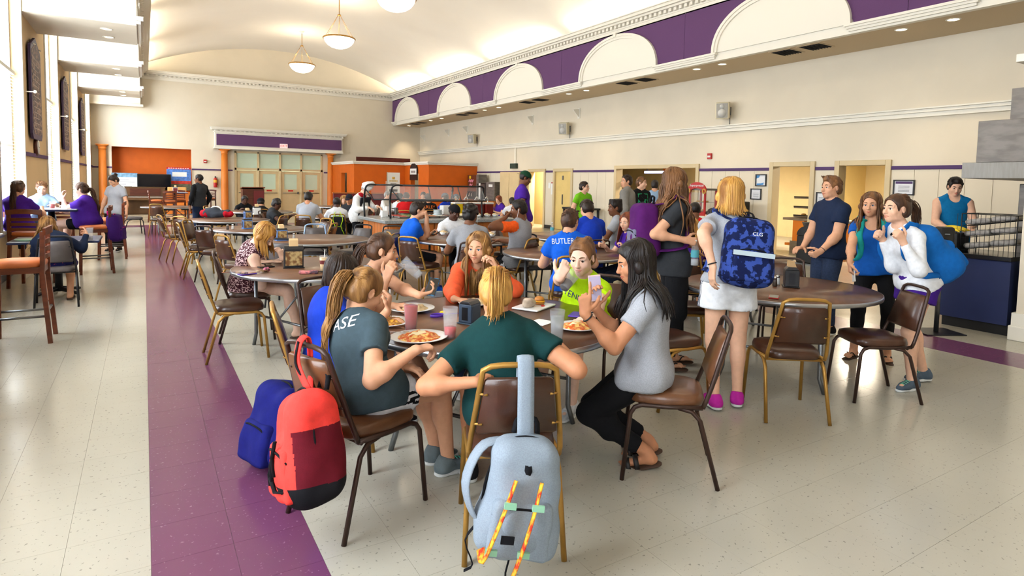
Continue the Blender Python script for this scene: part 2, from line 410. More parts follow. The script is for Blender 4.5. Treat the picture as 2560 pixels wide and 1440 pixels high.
# purple chair rails, upper moulding rail
def rail(name, parts, m, bev=.006):
    r = MB()
    for p in parts: r.bx(*p)
    return struct(name, r, m, bev=bev)
segs = []; cur = 23.5
for a, b, h in DOORS:
    segs.append((b+.09, cur)); cur = a-.09
segs.append((4.6, cur))
rail('trim_4', [(XR-.03, XR, a, b, 2.015, 2.085) for a, b in segs if b > a], m_purpled)
rail('trim_5', [(a, b, YF-.03, YF, 1.905, 1.965) for a, b in ((XL, NX0), (NX1, 3.44), (7.5, 7.86))], m_purpled)
rail('trim_6', [(XL, XL+.03, a, b, 1.92, 1.99) for a, b in zip([YB]+[w[1]+.07 for w in WIN], [w[0]-.07 for w in WIN]+[YF])], m_purpled)
rail('trim_7', [(XR-.07, XR, 2.0, YF, 2.99, 3.07), (XR-.11, XR, 2.0, YF, 3.07, 3.10), (XR-.09, XR, 2.0, YF, 3.10, 3.13), (XR-.13, XR, 2.0, YF, 3.13, 3.16)], m_trimw, .004)
# wainscot boards below the rail on the right wall
wb = MB()
for a, b in segs:
    if b-a < .3: continue
    n_ = max(1, round((b-a)/.405)); st = (b-a)/n_
    for q in range(n_):
        MB().bx(XR-.012, XR, a+q*st+.004, a+(q+1)*st-.004, .12, 2.01).build('wall_panel', m_wall, wall_right)
rail('baseboard_right', [(XR-.03, XR, a, b, 0, .12) for a, b in segs if b > a], m_black)
rail('baseboard_far', [(a, b, YF-.02, YF, 0, .12) for a, b in ((XL, NX0), (NX1, 3.44))], m_black)
rail('baseboard_left', [(XL, XL+.02, YB, YF, 0, .12)], m_black)

# ------------------------------------------------------------------ windows of the left wall
m_winf = mat('white_window_frame', (236, 234, 226), .4)
m_pane = mat('clear_window_glass', (240, 248, 250), .05, alpha=.08)
m_blind = mat('sheer_white_blind', (250, 250, 250), .9, alpha=.35)
for i, (a, b) in enumerate(WIN):
    r = thing('window_%d' % (i+1), None, None); r['kind'] = 'structure'
    x0, x1 = XL-.22, XL-.14
    fr = MB()
    for q in (a, b-.06): fr.bx(x0, x1, q, q+.06, WZ0, WZ1)
    for z in (WZ0, 2.05, 3.35, WZ1-.06): fr.bx(x0+.01, x1-.01, a, b, z, z+.05)
    fr.build('window_frame', m_winf, r, .004)
    for za, zb in ((WZ0+.05, 2.05), (2.10, 3.35), (3.40, WZ1-.06)):
        MB().bx(XL-.185, XL-.18, a+.06, b-.06, za, zb).build('pane', m_pane, r)
    ca = MB()
    for q in (a-.07, b): ca.bx(XL, XL+.025, q, q+.07, WZ0-.07, WZ1+.07)
    ca.bx(XL, XL+.025, a, b, WZ1, WZ1+.07); ca.bx(XL, XL+.06, a-.1, b+.1, WZ0-.05, WZ0); ca.build('casing', m_winf, r, .004)
    bl = MB(); z = WZ0+.08
    while z < 3.3:
        bl.box((XL-.10, (a+b)/2, z), (.045, b-a-.10, .0015), R=rot_axis((0, 1, 0), .45)); z += .055
    tag(bl.build('blind_slats', m_blind, r), kind='stuff')
    MB().bx(XL-.125, XL-.08, a+.03, b-.03, 3.3, 3.36).build('blind_headrail', m_winf, r)

# ------------------------------------------------------------------ far wall architecture
for x in (-1.43, 3.09, 7.78):
    c = thing('orange_column', 'orange round column %s' % {-1.43: 'standing left of the orange niche', 3.09: 'standing left of the double doors', 7.78: 'standing right of the double doors, beside the orange partition'}[x], 'column', (x, YF-.16, 0), group='orange columns on the far wall')
    MB().lathe([(.17, 0), (.17, .08), (.15, .10), (.148, 1.2), (.130, 2.68)], n=24).build('shaft', m_orange2, c)
    MB().lathe([(.130, 2.66), (.150, 2.68), (.150, 2.71), (.138, 2.73), (.14, 2.76), (.185, 2.80), (.20, 2.83)], n=24).box((0, 0, 2.845), (.44, .44, .03)).build('capital', m_orange2, c)
hd = struct('wall_door_header', MB().bx(2.70, 8.30, YF-.34, YF, 2.87, 3.58), m_trimw)
MB().bx(2.76, 8.26, YF-.365, YF-.34, 3.03, 3.52).build('purple_panel', m_purple, hd)
h2 = MB()
for o, z0, z1 in ((.06, 3.60, 3.64), (.16, 3.70, 3.74), (.2, 3.74, 3.79), (.23, 3.79, 3.82)): h2.bx(2.70-o*.8, 8.30+o*.8, YF-.34-o, YF, z0, z1)
h2.bx(2.70, 8.30, YF-.38, YF, 3.58, 3.75); h2.bx(2.66, 8.34, YF-.39, YF, 2.87, 2.94); h2.bx(2.68, 8.32, YF-.37, YF, 2.94, 2.99); h2.build('cornice_moulding', m_trimw, hd)
dd = MB()
x = 2.72
while x < 8.25: dd.bx(x, x+.09, YF-.45, YF-.36, 3.645, 3.695); x += .19
tag(dd.build('dentil_row', m_trimw, hd), kind='stuff')
ex = thing('exit_sign', 'small lit EXIT sign on the purple header over the doors', 'sign', (5.57, YF-.40, 3.02))
MB().box((0, 0, .09), (.34, .05, .20)).build('sign_box', mat('lit_sign_face', (250, 225, 225), .5, emit=(255, 210, 205), estr=.7), ex, .006)
text('EXIT', .15, mat('red_lit_letters', (220, 30, 40), .5, emit=(220, 30, 40), estr=.6), ex, FACE_S, (0, -.028, .09))
# four glazed doors with transoms
df = thing('door_1', None, None); df['kind'] = 'structure'
dfm = MB(); dx = np.linspace(3.56, 7.39, 5)
for xx in dx: dfm.bx(xx-.045, xx+.045, YF-.03, YF+.13, 0, 2.80)
dfm.bx(3.515, 7.435, YF-.03, YF+.13, 2.73, 2.82); dfm.bx(3.515, 7.435, YF-.03, YF+.13, 1.96, 2.06); dfm.build('door_frame', m_frame, df, .005)
m_redbar = mat('red_notice', (200, 44, 34), .5)
for k in range(4):
    a, b = dx[k]+.045, dx[k+1]-.045
    MB().bx(a, b, YF+.05, YF+.06, 2.06, 2.73).build('transom_pane', m_glassp, df)
    lf = MB(); lf.bx(a+.01, a+.15, YF+.03, YF+.075, .01, 1.95); lf.bx(b-.15, b-.01, YF+.03, YF+.075, .01, 1.95); lf.bx(a+.15, b-.15, YF+.03, YF+.075, 1.81, 1.95); lf.bx(a+.15, b-.15, YF+.03, YF+.075, .01, 1.10)
    lo = lf.build('door_leaf', m_door, df)
    MB().bx(a+.15, b-.15, YF+.05, YF+.056, 1.10, 1.81).build('pane', m_glassp, lo)
    MB().bx(a+.32, b-.32, YF+.022, YF+.03, 1.0, 1.07).build('notice', m_redbar, lo)
    pb = MB(); pb.tube([(a+.08, YF-.02, .93), (b-.08, YF-.02, .93)], .016); s_ = b-.10 if k % 2 == 0 else a+.10
    pb.bx(s_-.03, s_+.03, YF-.05, YF+.03, .88, .99); pb.build('push_bar', m_dsteel, lo)
wall_beyond = struct('wall_beyond_doors', MB().bx(3.0, 8.0, YF+.9, YF+1.0, 0, 3), m_glassp)
# dark red vent panel over the partition
MB().bx(9.09, 11.95, YF-.02, YF+.0, 2.45, 2.78).build('vent_panel', mat('dark_red_vent', (92, 28, 16), .6, var=.2, vscale=4), wall_far)

# ------------------------------------------------------------------ orange partition in front of the far wall
PT = 2.32
pt = MB(); pt.bx(7.85, 8.02, 26.2, 27.3, 0, PT); pt.bx(7.85, 8.02, 28.2, YF, 0, PT); pt.bx(7.85, 8.02, 27.3, 28.2, 1.93, PT); pt.bx(8.02, 10.2, 26.2, 26.4, 0, PT)
pt.bx(10.2, XR, 23.5, 23.7, 0, PT); pt.bx(10.2, 10.4, 23.7, 24.6, 0, PT); pt.bx(10.2, 10.4, 25.5, 26.4, 0, PT); pt.bx(10.2, 10.4, 24.6, 25.5, 1.95, PT)
po = struct('wall_partition', pt, m_orange)
cp = MB()
for x0, x1, y0, y1 in ((7.80, 8.06, 26.14, YF), (7.80, 10.3, 26.14, 26.46), (10.14, 12.5, 23.44, 23.76), (10.14, 10.46, 23.44, 26.46)):
    k = len(cp.f)*.0002; cp.bx(x0+k, x1-k, y0+k, y1-k, PT-.005, PT+.06+k); cp.bx(x0-.04+k, x1+.04-k, y0-.04+k, y1+.04-k, PT+.06, PT+.12+k)
cp.build('partition_cap', m_trimw, po)
struct('wall_behind_partition', MB().bx(8.6, 8.7, 26.6, YF, 0, 2.2), m_wall)

# ------------------------------------------------------------------ right wall doors
for k, (a, b, h) in enumerate(DOORS):
    d = thing('door_%d' % (k+2), None, None); d['kind'] = 'structure'
    f = MB()
    for q in (a-.09, b-.015): f.bx(XR-.05, XR+.22, q, q+.105, 0, h+.09)
    f.bx(XR-.05, XR+.22, a+.015, b-.015, h-.015, h+.09); f.build('door_frame', m_frame, d, .008)
m_ylw = mat('pale_yellow_door_paint', (238, 206, 128), .5, var=.05, vscale=3)
lf = MB(); lf.box((XR+.55, 18.30, 1.02), (.95, .045, 2.03)); o = lf.build('door_leaf', m_ylw, bpy.data.objects['door_2'])
lf = MB(); lf.bx(XR-.03, XR+.02, 16.64, 17.10, .01, 2.05); o = lf.build('door_leaf', m_ylw, bpy.data.objects['door_3'])
MB().bx(XR-.05, XR-.03, 17.07, 17.12, .9, 1.25).bx(XR-.05, XR-.03, 17.06, 17.12, 1.75, 1.9).build('hinge', m_dsteel, o)
lf = MB(); lf.bx(XR+.02, XR+.06, 17.13, 17.59, .01, 2.05); lf.build('door_leaf', m_ylw, bpy.data.objects['door_3'])
# rooms behind the doors
kt = MB(); kt.bx(18.3, 18.5, 3.0, 22.0, 0, 3.0); struct('wall_kitchen_back', kt, mat('kitchen_wall_paint', (240, 214, 158), .7, var=.05, vscale=2))
kt = MB(); kt.bx(XR+.18, 18.5, 3.0, 3.1, 0, 3.0); kt.bx(XR+.18, 18.5, 22, 22.1, 0, 3.0); kt.bx(XR+.9, XR+1.0, 15.6, 22.0, 0, 3.0); kt.bx(XR+.18, XR+1.0, 15.5, 15.6, 0, 3); kt.bx(16.4, 18.5, 9.9, 10.0, 0, 3.0)
struct('wall_kitchen_side', kt, mat('hall_wall_paint', (242, 210, 138), .7, var=.05, vscale=2))
struct('ceiling_kitchen', MB().bx(XR+.18, 18.5, 3.0, 22.1, 2.75, 2.85), m_ceil)
# moulding lights
# ------------------------------------------------------------------ lights of the room
def bowl_pendant(y, label):
    r = thing('bowl_pendant', label, 'pendant lamp', (5.5, y, 5.86), group='bowl pendants under the vault')
    MB().lathe([(.0, 0), (.14, .012), (.27, .055), (.38, .13), (.45, .22), (.485, .31)], n=32).build('glass_bowl', m_lamp, r)
    MB().lathe([(.485, .30), (.515, .305), (.52, .33), (.50, .35), (.485, .345)], n=32, caps=False).build('rim', m_gold, r)
    zt = vault_z(5.5)-5.86
    MB().tube([(0, 0, 1.08), (0, 0, zt)], .013).build('stem', m_gold, r)
    MB().lathe([(.06, 1.05), (.06, 1.075), (.02, 1.10)], n=12).build('ring', m_gold, r)
    for k in range(6):
        a = k*math.pi/3+.3
        MB().tube([(.04*math.cos(a), .04*math.sin(a), 1.06), (.49*math.cos(a), .49*math.sin(a), .33)], .005, n=5).build('suspension_rod', m_gold, r)
    MB().lathe([(.02, zt-.09), (.09, zt-.03), (.10, zt)], n=16).build('canopy', m_trimw, r)
    l = bpy.data.lights.new('pendant_bulb', 'POINT'); l.energy = 55; l.color = (1.0, .86, .66); l.shadow_soft_size = .12
    o = bpy.data.objects.new('pendant_bulb', l); o.location = (0, 0, .62); o.parent = r; COL.objects.link(o)
for y, lb in ((25.45, 'bowl pendant lamp farthest from the camera, near the far cornice'), (20.03, 'middle bowl pendant lamp hanging on gold rods under the vault'), (14.84, 'bowl pendant lamp cut off by the top edge of the photo'), (9.6, 'bowl pendant lamp above the four young men, out of the picture'), (4.4, 'bowl pendant lamp above the near table, out of the picture'), (-1.0, 'bowl pendant lamp behind the camera')):
    bowl_pendant(y, lb)
dl0 = None
def downlight(x, y, z, label, power):
    global dl0
    r = thing('downlight', label, 'downlight', (x, y, z), group='recessed downlights in the soffits')
    MB().lathe([(.085, -.002), (.0, -.002)][::-1], n=20).build('lens', m_down, r)
    MB().lathe([(.083, 0), (.083, -.008), (.105, -.006), (.108, 0)], n=20, caps=False).build('trim_ring', m_trimw, r)
    l = bpy.data.lights.new('downlight_beam', 'SPOT'); l.energy = power; l.color = (1.0, .82, .58); l.spot_size = math.radians(95); l.spot_blend = .8; l.shadow_soft_size = .07
    o = bpy.data.objects.new('downlight_beam', l); o.location = (0, 0, -.03); o.parent = r; COL.objects.link(o)
k = 0
ordw = ['nearest the camera', 'second from the camera', 'third from the camera', 'fourth from the camera', 'fifth from the camera', 'sixth from the camera', 'seventh from the camera', 'eighth from the camera', 'ninth from the camera', 'farthest from the camera']
RD = [4.9, 5.7, 9.55, 10.3, 14.55, 15.43, 19.8, 20.9, 24.9, 26.1]
for y, wd in zip(RD, ordw): downlight(11.4, y, ZS-.001, 'round downlight in the soffit over the right wall, %s' % wd, 60)
for y, wd in ((-.3, 'behind'), (.5, 'beside')): downlight(11.4, y, ZS-.001, 'round downlight in the right soffit, %s the camera' % wd, 60)
for y, wd in zip((14.3, 15.1, 19.4, 20.5, 24.6, 25.6), ('nearest in the photo', 'second in the photo', 'third in the photo', 'fourth in the photo', 'fifth in the photo', 'last in the photo')):
    downlight(-.57, y, ZS-.001, 'round downlight under the left soffit blocks, %s' % wd, 60)
downlight(11.6, 29.3, ZS-.001, 'round downlight washing the far wall beside the corner', 150)
# kitchen ceiling lamps
m_tube = mat('lit_ceiling_panel', (255, 250, 240), .5, emit=(255, 246, 225), estr=6)
for x, y, lb in ((15.2, 12.6, 'servery ceiling panel over the wide opening'), (15.0, 7.9, 'kitchen ceiling panel behind the two doorways'), (13.0, 18.6, 'small hall ceiling panel behind the narrow doors')):
    r = thing('ceiling_panel_light', 'bright flat '+lb, 'ceiling light', (x, y, 2.74), group='panel lights of the back rooms')
    MB().box((0, 0, -.01), (.35, 1.1, .02)).build('diffuser', m_tube, r)
    l = bpy.data.lights.new('panel_beam', 'AREA'); l.shape = 'RECTANGLE'; l.size = .35; l.size_y = 1.1; l.energy = 330; l.color = (1.0, .88, .68)
    o = bpy.data.objects.new('panel_beam', l); o.location = (0, 0, -.03); o.parent = r; COL.objects.link(o)
# air vents in the right soffit
vk = 0
for a, b in ((7.31, 7.94), (12.09, 12.81), (17.08, 17.89), (22.1, 22.9), (27.3, 28.1)):
    for y in (a, b):
        vk += 1
        r = thing('air_vent', 'dark square air vent in the soffit under the arches, %s' % ordw[vk-1], 'air vent', (11.43, y, ZS), group='air vents in the soffit')
        MB().box((0, 0, -.004), (.52, .50, .008)).build('frame', m_soffit, r)
        MB().box((0, 0, -.009), (.44, .42, .004)).build('duct', mat('dark_vent', (40, 38, 40), .7), r)
        for q in range(7): MB().box((0, -.18+q*.06, -.016), (.44, .035, .004), R=rot_axis((1, 0, 0), .6)).build('slat', mat('vent_slat', (70, 66, 64), .5), r)
# wall loudspeakers
for y, wd in ((23.56, 'farthest, near the orange partition'), (16.8, 'middle one of three'), (10.18, 'nearest of three')):
    r = thing('loudspeaker', 'ivory loudspeaker tilted down above the wall moulding, %s' % wd, 'loudspeaker', (XR, y, 3.5), group='loudspeakers on the right wall')
    R = rotz(.55)@rot_axis((0, 1, 0), -.16)
    f = lambda p: tuple(np.array([-.26, 0, 0])+R@np.array(p))
    b = MB(); b.box(f((0, 0, 0)), (.24, .32, .40), R=R); b.build('cabinet', mat('ivory_speaker_shell', (226, 214, 182), .5), r, .02)
    b = MB(); b.box(f((-.122, 0, 0)), (.012, .27, .35), R=R); g = b.build('grille', mat('grey_speaker_grille', (186, 182, 174), .7, var=.3, vscale=300), r, .01)
    b = MB(); b.cyl(f((-.126, 0, -.06)), f((-.134, 0, -.06)), .10, n=20); b.cyl(f((-.126, 0, .10)), f((-.134, 0, .10)), .055, n=20); b.build('cone', mat('pale_speaker_cone', (206, 204, 198), .7), g)
    b = MB(); b.tube([(-.16, 0, 0), (-.01, 0, 0)], .02); b.box((-.012, 0, 0), (.02, .08, .2)); b.tube([(-.02, -.02, -.1), (-.02, -.02, -.34)], .008); b.build('bracket', m_dsteel, r)
for y, z, wd in ((29.36, 3.86, 'closest to the far corner'), (26.46, 3.97, 'second from the far corner'), (24.53, 3.99, 'third from the far corner'), (19.14, 4.0, 'fourth from the far corner'), (16.31, 3.99, 'fifth from the far corner')):
    r = thing('shelf_bracket', 'small triangular ivory bracket on the upper right wall, %s' % wd, 'bracket', (XR, y, z), group='empty brackets on the right wall')
    MB().prism([(0, -.16), (0, .14), (-.26, .10), (-.24, .07)], -.02, .02, fn=lambda x, zz, t: (x, t, zz)).build('web', m_trimw, r); MB().bx(-.02, 0, -.06, .06, -.18, .16).build('plate', m_trimw, r)
def alarm(name, label, R, loc):
    r = thing(name, label, 'fire alarm', loc)
    b = MB(); b.box(R@np.array((0, 0, .03)), (.0001, .0001, .0001)); b = MB()
    b.box(R@np.array((0, 0, .025)), np.abs(R@np.array((.13, .15, .05)))); b.build('housing', m_red, r, .006)
    MB().box(R@np.array((0, -.01, .054)), np.abs(R@np.array((.09, .045, .012)))).build('strobe', m_white, r)
alarm('fire_alarm', 'red fire alarm strobe on the right wall above the purple rail', FACE_W, (XR, 10.73, 2.40))
alarm('fire_alarm', 'small red fire alarm on the far wall between niche and column', FACE_S, (2.33, YF, 2.30))
r = thing('emergency_light', 'dark green emergency light box under a conduit on the right wall', 'emergency light', (XR, 20.34, 2.28))
MB().box((-.06, 0, 0), (.12, .42, .2)).build('housing', mat('dark_green_metal', (38, 58, 48), .5), r, .01); MB().bx(-.05, 0, -.10, -.01, .1, .75).build('conduit', m_trimw, r)
# fire extinguisher on the far wall
r = thing('fire_extinguisher', 'red fire extinguisher hanging on the far wall beside the column', 'fire extinguisher', (2.72, YF-.09, 1.15))
MB().lathe([(.0, 0), (.07, .01), (.075, .05), (.075, .36), (.05, .42), (.02, .44)], n=16).build('cylinder', m_red, r)
MB().box((0, 0, .47), (.05, .04, .06)).tube([(0, 0, .47), (.06, -.02, .46), (.09, -.02, .3), (.085, -.02, .12)], .012).build('valve_hose', m_black, r); MB().lathe([(.076, .22), (.076, .34)], n=16, caps=False).build('label_band', mat('yellow_label', (224, 176, 60), .6), r)

# ------------------------------------------------------------------ furniture: banquet chair
def chair_parts(root, fm, vm):
    """stacking banquet chair, facing +Y, about 0.86 m tall"""
    # seat
    W, D = .40, .41
    pts = []
    def outline(s):
        P = []
        for i in range(28):
            t = 2*math.pi*i/28; c, sn = math.cos(t), math.sin(t)
            x = W/2*abs(c)**.45*(1 if c > 0 else -1); y = D/2*abs(sn)**.45*(1 if sn > 0 else -1)
            x *= (1-.09*(y < 0)*(-y/(D/2))); P.append((x*s, y*s))
        return P
    b = MB(); n = 28; rings = [(.97, .425), (1.0, .435), (1.0, .455), (.965, .478), (.85, .489), (.5, .495)]
    vs = [(x, y+.01, z) for s, z in rings for x, y in outline(s)]
    fs = [(i*n+q, i*n+(q+1) % n, (i+1)*n+(q+1) % n, (i+1)*n+q) for i in range(len(rings)-1) for q in range(n)]
    fs += [tuple(range(n))[::-1], tuple((len(rings)-1)*n+q for q in range(n))]
    b.add(vs, fs, 0, True); b.build('seat', vm, root)
    # back pad (trapezoid, rounded) on leaning uprights
    def bk(z): return -.185-(z-.44)*.30           # lean of the back
    hw = lambda z: .195-(z-.50)*.13
    b = MB(); zs = [.545, .56, .66, .76, .80, .812]; T = [.004, .018, .022, .02, .014, .004]; vs = []; fs = []
    for z, t in zip(zs, T):
        w_ = hw(z)-.018-(.012 if z in (zs[0], zs[-1]) else 0)
        vs += [(-w_, bk(z)-t, z), (w_, bk(z)-t, z), (w_+.004, bk(z), z), (w_, bk(z)+t, z), (-w_, bk(z)+t, z), (-w_-.004, bk(z), z)]
    for i in range(len(zs)-1):
        for q in range(6): fs.append((i*6+q, i*6+(q+1) % 6, (i+1)*6+(q+1) % 6, (i+1)*6+q))
    fs += [(5, 4, 3, 2, 1, 0), tuple((len(zs)-1)*6+q for q in range(6))]
    b.add(vs, fs, 0, True); b.build('backrest', vm, root)
    # frame: uprights joined over the top, seat rails, legs
    top = .868
    P = [(-.195, -.175, .43), (-.197, -.19, .47)]+[(-hw(z), bk(z), z) for z in (.55, .68, .80)]
    arc = [(-.150+.0, bk(.845), .845), (-.118, bk(.862), .862), (-.07, bk(top), top)]
    path = P+arc+[(-x, y, z) for x, y, z in reversed(arc)]+[(-x, y, z) for x, y, z in reversed(P)]
    MB().tube(path, .0125, n=8).build('back_frame', fm, root)
    for sx in (-1, 1):
        MB().tube([(sx*.195, -.175, .43), (sx*.195, .0, .42), (sx*.195, .14, .42), (sx*.196, .178, .405), (sx*.2, .20, .37), (sx*.212, .235, .0)], .0125, n=8).build('leg', fm, root)
        MB().tube([(sx*.194, -.05, .42), (sx*.195, -.12, .405), (sx*.198, -.165, .36), (sx*.212, -.265, .0)], .0125, n=8).build('leg', fm, root)
    MB().tube([(-.19, .15, .415), (.19, .15, .415)], .009).build('seat_rail', fm, root); MB().tube([(-.19, -.15, .415), (.19, -.15, .415)], .009).build('seat_rail', fm, root)
    for sx in (-1, 1):
        for z in (.60, .74): MB().tube([(sx*(hw(z)+.004), bk(z)-.004, z), (sx*(hw(z)-.035), bk(z)-.021, z)], .006, n=6).build('back_clip', fm, root)
m_bluef = mat('pale_blue_metal', (150, 176, 212), .35, .4)
m_greyv = mat('grey_vinyl_upholstery', (92, 84, 82), .4, var=.25, vscale=5)
m_blackf = mat('black_metal', (34, 34, 38), .35, .4)
PROTO = {}
for nm, fm, vm in (('gold', m_gold, m_vinyl), ('dark', m_brownf, m_vinylt), ('darkb', m_brownf, m_vinyl), ('blue', m_bluef, m_greyv), ('black', m_blackf, m_greyv)):
    p = thing('banquet_chair', '', 'chair'); chair_parts(p, fm, vm); PROTO[nm] = p
used_ = set()
def chair(kind, x, y, face, label, group='banquet chairs at the round tables'):
    """face: point (x, y) the chair looks at, or an angle"""
    rz = (math.atan2(face[1]-y, face[0]-x)-math.pi/2) if isinstance(face, tuple) else face
    if kind in used_: o = copy_tree(PROTO[kind])
    else: o = PROTO[kind]; used_.add(kind)
    o.location = (x, y, 0); o.rotation_euler = (0, 0, rz); o['label'] = label; o['group'] = group
    return o
# ------------------------------------------------------------------ round tables
TR, TZ = .80, .75
def table_parts(root):
    MB().lathe([(0, TZ-.022), (TR-.006, TZ-.022), (TR-.006, TZ), (0, TZ)], n=64).build('tabletop', m_lam, root)
    MB().lathe([(TR-.007, TZ-.032), (TR, TZ-.030), (TR+.003, TZ-.016), (TR, TZ-.001), (TR-.007, TZ+.001)], n=64, caps=False).build('edge_band', m_edge, root)
    ap = MB()
    for k in range(4):
        a = k*math.pi/2+math.pi/4
        ap.box((.43*math.cos(a), .43*math.sin(a), TZ-.055), (.03, .62, .065), R=rotz(a))
    ap.build('apron', m_black, root)
    for sx in (-1, 1):
        for sy in (-1, 1): MB().tube([(sx*.46, sy*.36, TZ-.03), (sx*.46, sy*.36, .12), (sx*.46, sy*.37, .09), (sx*.46, sy*.40, .0)], .0165, n=8).build('leg', m_dsteel, root)
        MB().tube([(sx*.46, -.36, .30), (sx*.46, .36, .30)], .011).build('stretcher', m_dsteel, root); MB().tube([(sx*.46, 0, .30), (sx*.05, 0, TZ-.06)], .010).build('brace', m_dsteel, root)
tab0 = None
def table(x, y, rz, label):
    global tab0
    if tab0 is None:
        tab0 = thing('round_table', label, 'table', (x, y, 0), rz, 'round tables'); table_parts(tab0); return tab0
    return copy_tree(tab0, label=label, loc=(x, y, 0), rz=rz)
# ------------------------------------------------------------------ soft shapes: smooth unions on a grid, turned into one closed surface
class Field:
    def __init__(s, xs, ys, zs):
        s.ax = [np.asarray(a, np.float32) for a in (xs, ys, zs)]
        s.d = np.full(tuple(len(a) for a in s.ax), 0.5, np.float32); s.h = float(max(np.diff(a).max() for a in s.ax))
    def _sub(s, lo, hi, pad):
        sl = []
        for a, l, h in zip(s.ax, lo, hi):
            i0 = max(int(np.searchsorted(a, l-pad))-1, 0); i1 = min(int(np.searchsorted(a, h+pad))+1, len(a))
            if i1 <= i0: return None
            sl.append(slice(i0, i1))
        return tuple(sl), s.ax[0][sl[0]][:, None, None], s.ax[1][sl[1]][None, :, None], s.ax[2][sl[2]][None, None, :]
    def _put(s, sl, e, k, sub=False):
        a = s.d[sl]
        if sub:
            e = -e
            if k > 0: h = np.maximum(k-np.abs(a-e), 0)/k; s.d[sl] = np.maximum(a, e)+h*h*k*.25
            else: s.d[sl] = np.maximum(a, e)
        else:
            if k > 0: h = np.maximum(k-np.abs(a-e), 0)/k; s.d[sl] = np.minimum(a, e)-h*h*k*.25
            else: s.d[sl] = np.minimum(a, e)
    def cap(s, p0, p1, r0, r1=None, k=.02, fl=None, flat=False, sub=False):
        """tapered capsule; fl=(axis, factor) squeezes across axis; flat cuts the far end square"""
        p0 = np.asarray(p0, float); p1 = np.asarray(p1, float); r1 = r0 if r1 is None else r1; R = max(r0, r1)
        q = s._sub(np.minimum(p0, p1)-R, np.maximum(p0, p1)+R, k+2.5*s.h)
        if q is None: return s
        sl, X, Y, Z = q; b = p1-p0; L2 = max(float(b@b), 1e-8)
        X = X-p0[0]; Y = Y-p0[1]; Z = Z-p0[2]
        u = (X*b[0]+Y*b[1]+Z*b[2])/L2; t = np.clip(u, 0, 1)
        dx, dy, dz = X-t*b[0], Y-t*b[1], Z-t*b[2]; e = dx*dx+dy*dy+dz*dz
        if fl is not None:
            w = fl[0]; g = dx*w[0]+dy*w[1]+dz*w[2]; e = np.maximum(e+(fl[1]**2-1)*g*g, 0)
        e = np.sqrt(e)-(r0+(r1-r0)*t)
        if flat: e = np.maximum(e, (u-1)*math.sqrt(L2))
        s._put(sl, e.astype(np.float32), k, sub); return s
    def ell(s, c, rad, R=None, k=.02, sub=False):
        c = np.asarray(c, float); rad = np.asarray(rad, float); m = rad.max()
        q = s._sub(c-m, c+m, k+2.5*s.h)
        if q is None: return s
        sl, X, Y, Z = q; X = X-c[0]; Y = Y-c[1]; Z = Z-c[2]
        if R is not None: X, Y, Z = (X*R[0][i]+Y*R[1][i]+Z*R[2][i] for i in range(3))
        k0 = np.sqrt((X/rad[0])**2+(Y/rad[1])**2+(Z/rad[2])**2); k1 = np.sqrt((X/rad[0]**2)**2+(Y/rad[1]**2)**2+(Z/rad[2]**2)**2)
        s._put(sl, (k0*(k0-1)/np.maximum(k1, 1e-6)).astype(np.float32), k, sub); return s
    def rbox(s, c, half, r, R=None, k=.02, sub=False, taper=0.0):
        c = np.asarray(c, float); half = np.asarray(half, float); m = float(np.linalg.norm(half))
        q = s._sub(c-m, c+m, k+2.5*s.h)
        if q is None: return s
        sl, X, Y, Z = q; X = X-c[0]; Y = Y-c[1]; Z = Z-c[2]
        if R is not None: X, Y, Z = (X*R[0][i]+Y*R[1][i]+Z*R[2][i] for i in range(3))
        sc = 1-taper*Z/half[2] if taper else 1.0
        qx, qy, qz = np.abs(X)-(half[0]-r)*sc, np.abs(Y)-(half[1]-r)*sc, np.abs(Z)-(half[2]-r)
        e = np.sqrt(np.maximum(qx, 0)**2+np.maximum(qy, 0)**2+np.maximum(qz, 0)**2)+np.minimum(np.maximum(np.maximum(qx, qy), qz), 0)-r
        s._put(sl, e.astype(np.float32), k, sub); return s
    def cut(s, p, n, k=0.0):
        """remove everything on the side that n points to"""
        n = unit(n); e = (s.ax[0][:, None, None]-p[0])*n[0]+(s.ax[1][None, :, None]-p[1])*n[1]+(s.ax[2][None, None, :]-p[2])*n[2]
        s.d = np.maximum(s.d, e.astype(np.float32)); return s
    def ripple(s, amp, f, seed=0):
        rs = np.random.RandomState(seed); X, Y, Z = s.ax[0][:, None, None], s.ax[1][None, :, None], s.ax[2][None, None, :]
        e = 0
        for i in range(5):
            w = rs.randn(3); w = w/np.linalg.norm(w)*f*(.6+.3*i); e = e+np.sin(X*w[0]+Y*w[1]+Z*w[2]+rs.rand()*6.28)/(1+.4*i)
        s.d += (amp*.45*e).astype(np.float32); return s
    def value(s, p):
        i = [min(max(int(np.searchsorted(a, v)), 1), len(a)-2) for a, v in zip(s.ax, p)]
        d = s.d; i0, j0, k0 = i
        g = np.array([d[i0+1, j0, k0]-d[i0-1, j0, k0], d[i0, j0+1, k0]-d[i0, j0-1, k0], d[i0, j0, k0+1]-d[i0, j0, k0-1]], float)
        return float(d[i0, j0, k0]), unit(g)
    def mesh(s):
        d = s.d.copy()
        for ax in range(3):                       # keep the surface closed inside the box
            sl = [slice(None)]*3
            for e in (0, -1): sl[ax] = e; d[tuple(sl)] = np.maximum(d[tuple(sl)], .001)
        ins = d < 0; nx, ny, nz = d.shape
        cnt = sum(ins[a:nx-1+a, b:ny-1+b, c:nz-1+c].astype(np.int8) for a in (0, 1) for b in (0, 1) for c in (0, 1))
        act = np.nonzero((cnt > 0) & (cnt < 8)); n = len(act[0])
        if n == 0: return np.zeros((0, 3)), np.zeros((0, 4), int)
        idx = -np.ones((nx-1, ny-1, nz-1), np.int32); idx[act] = np.arange(n)
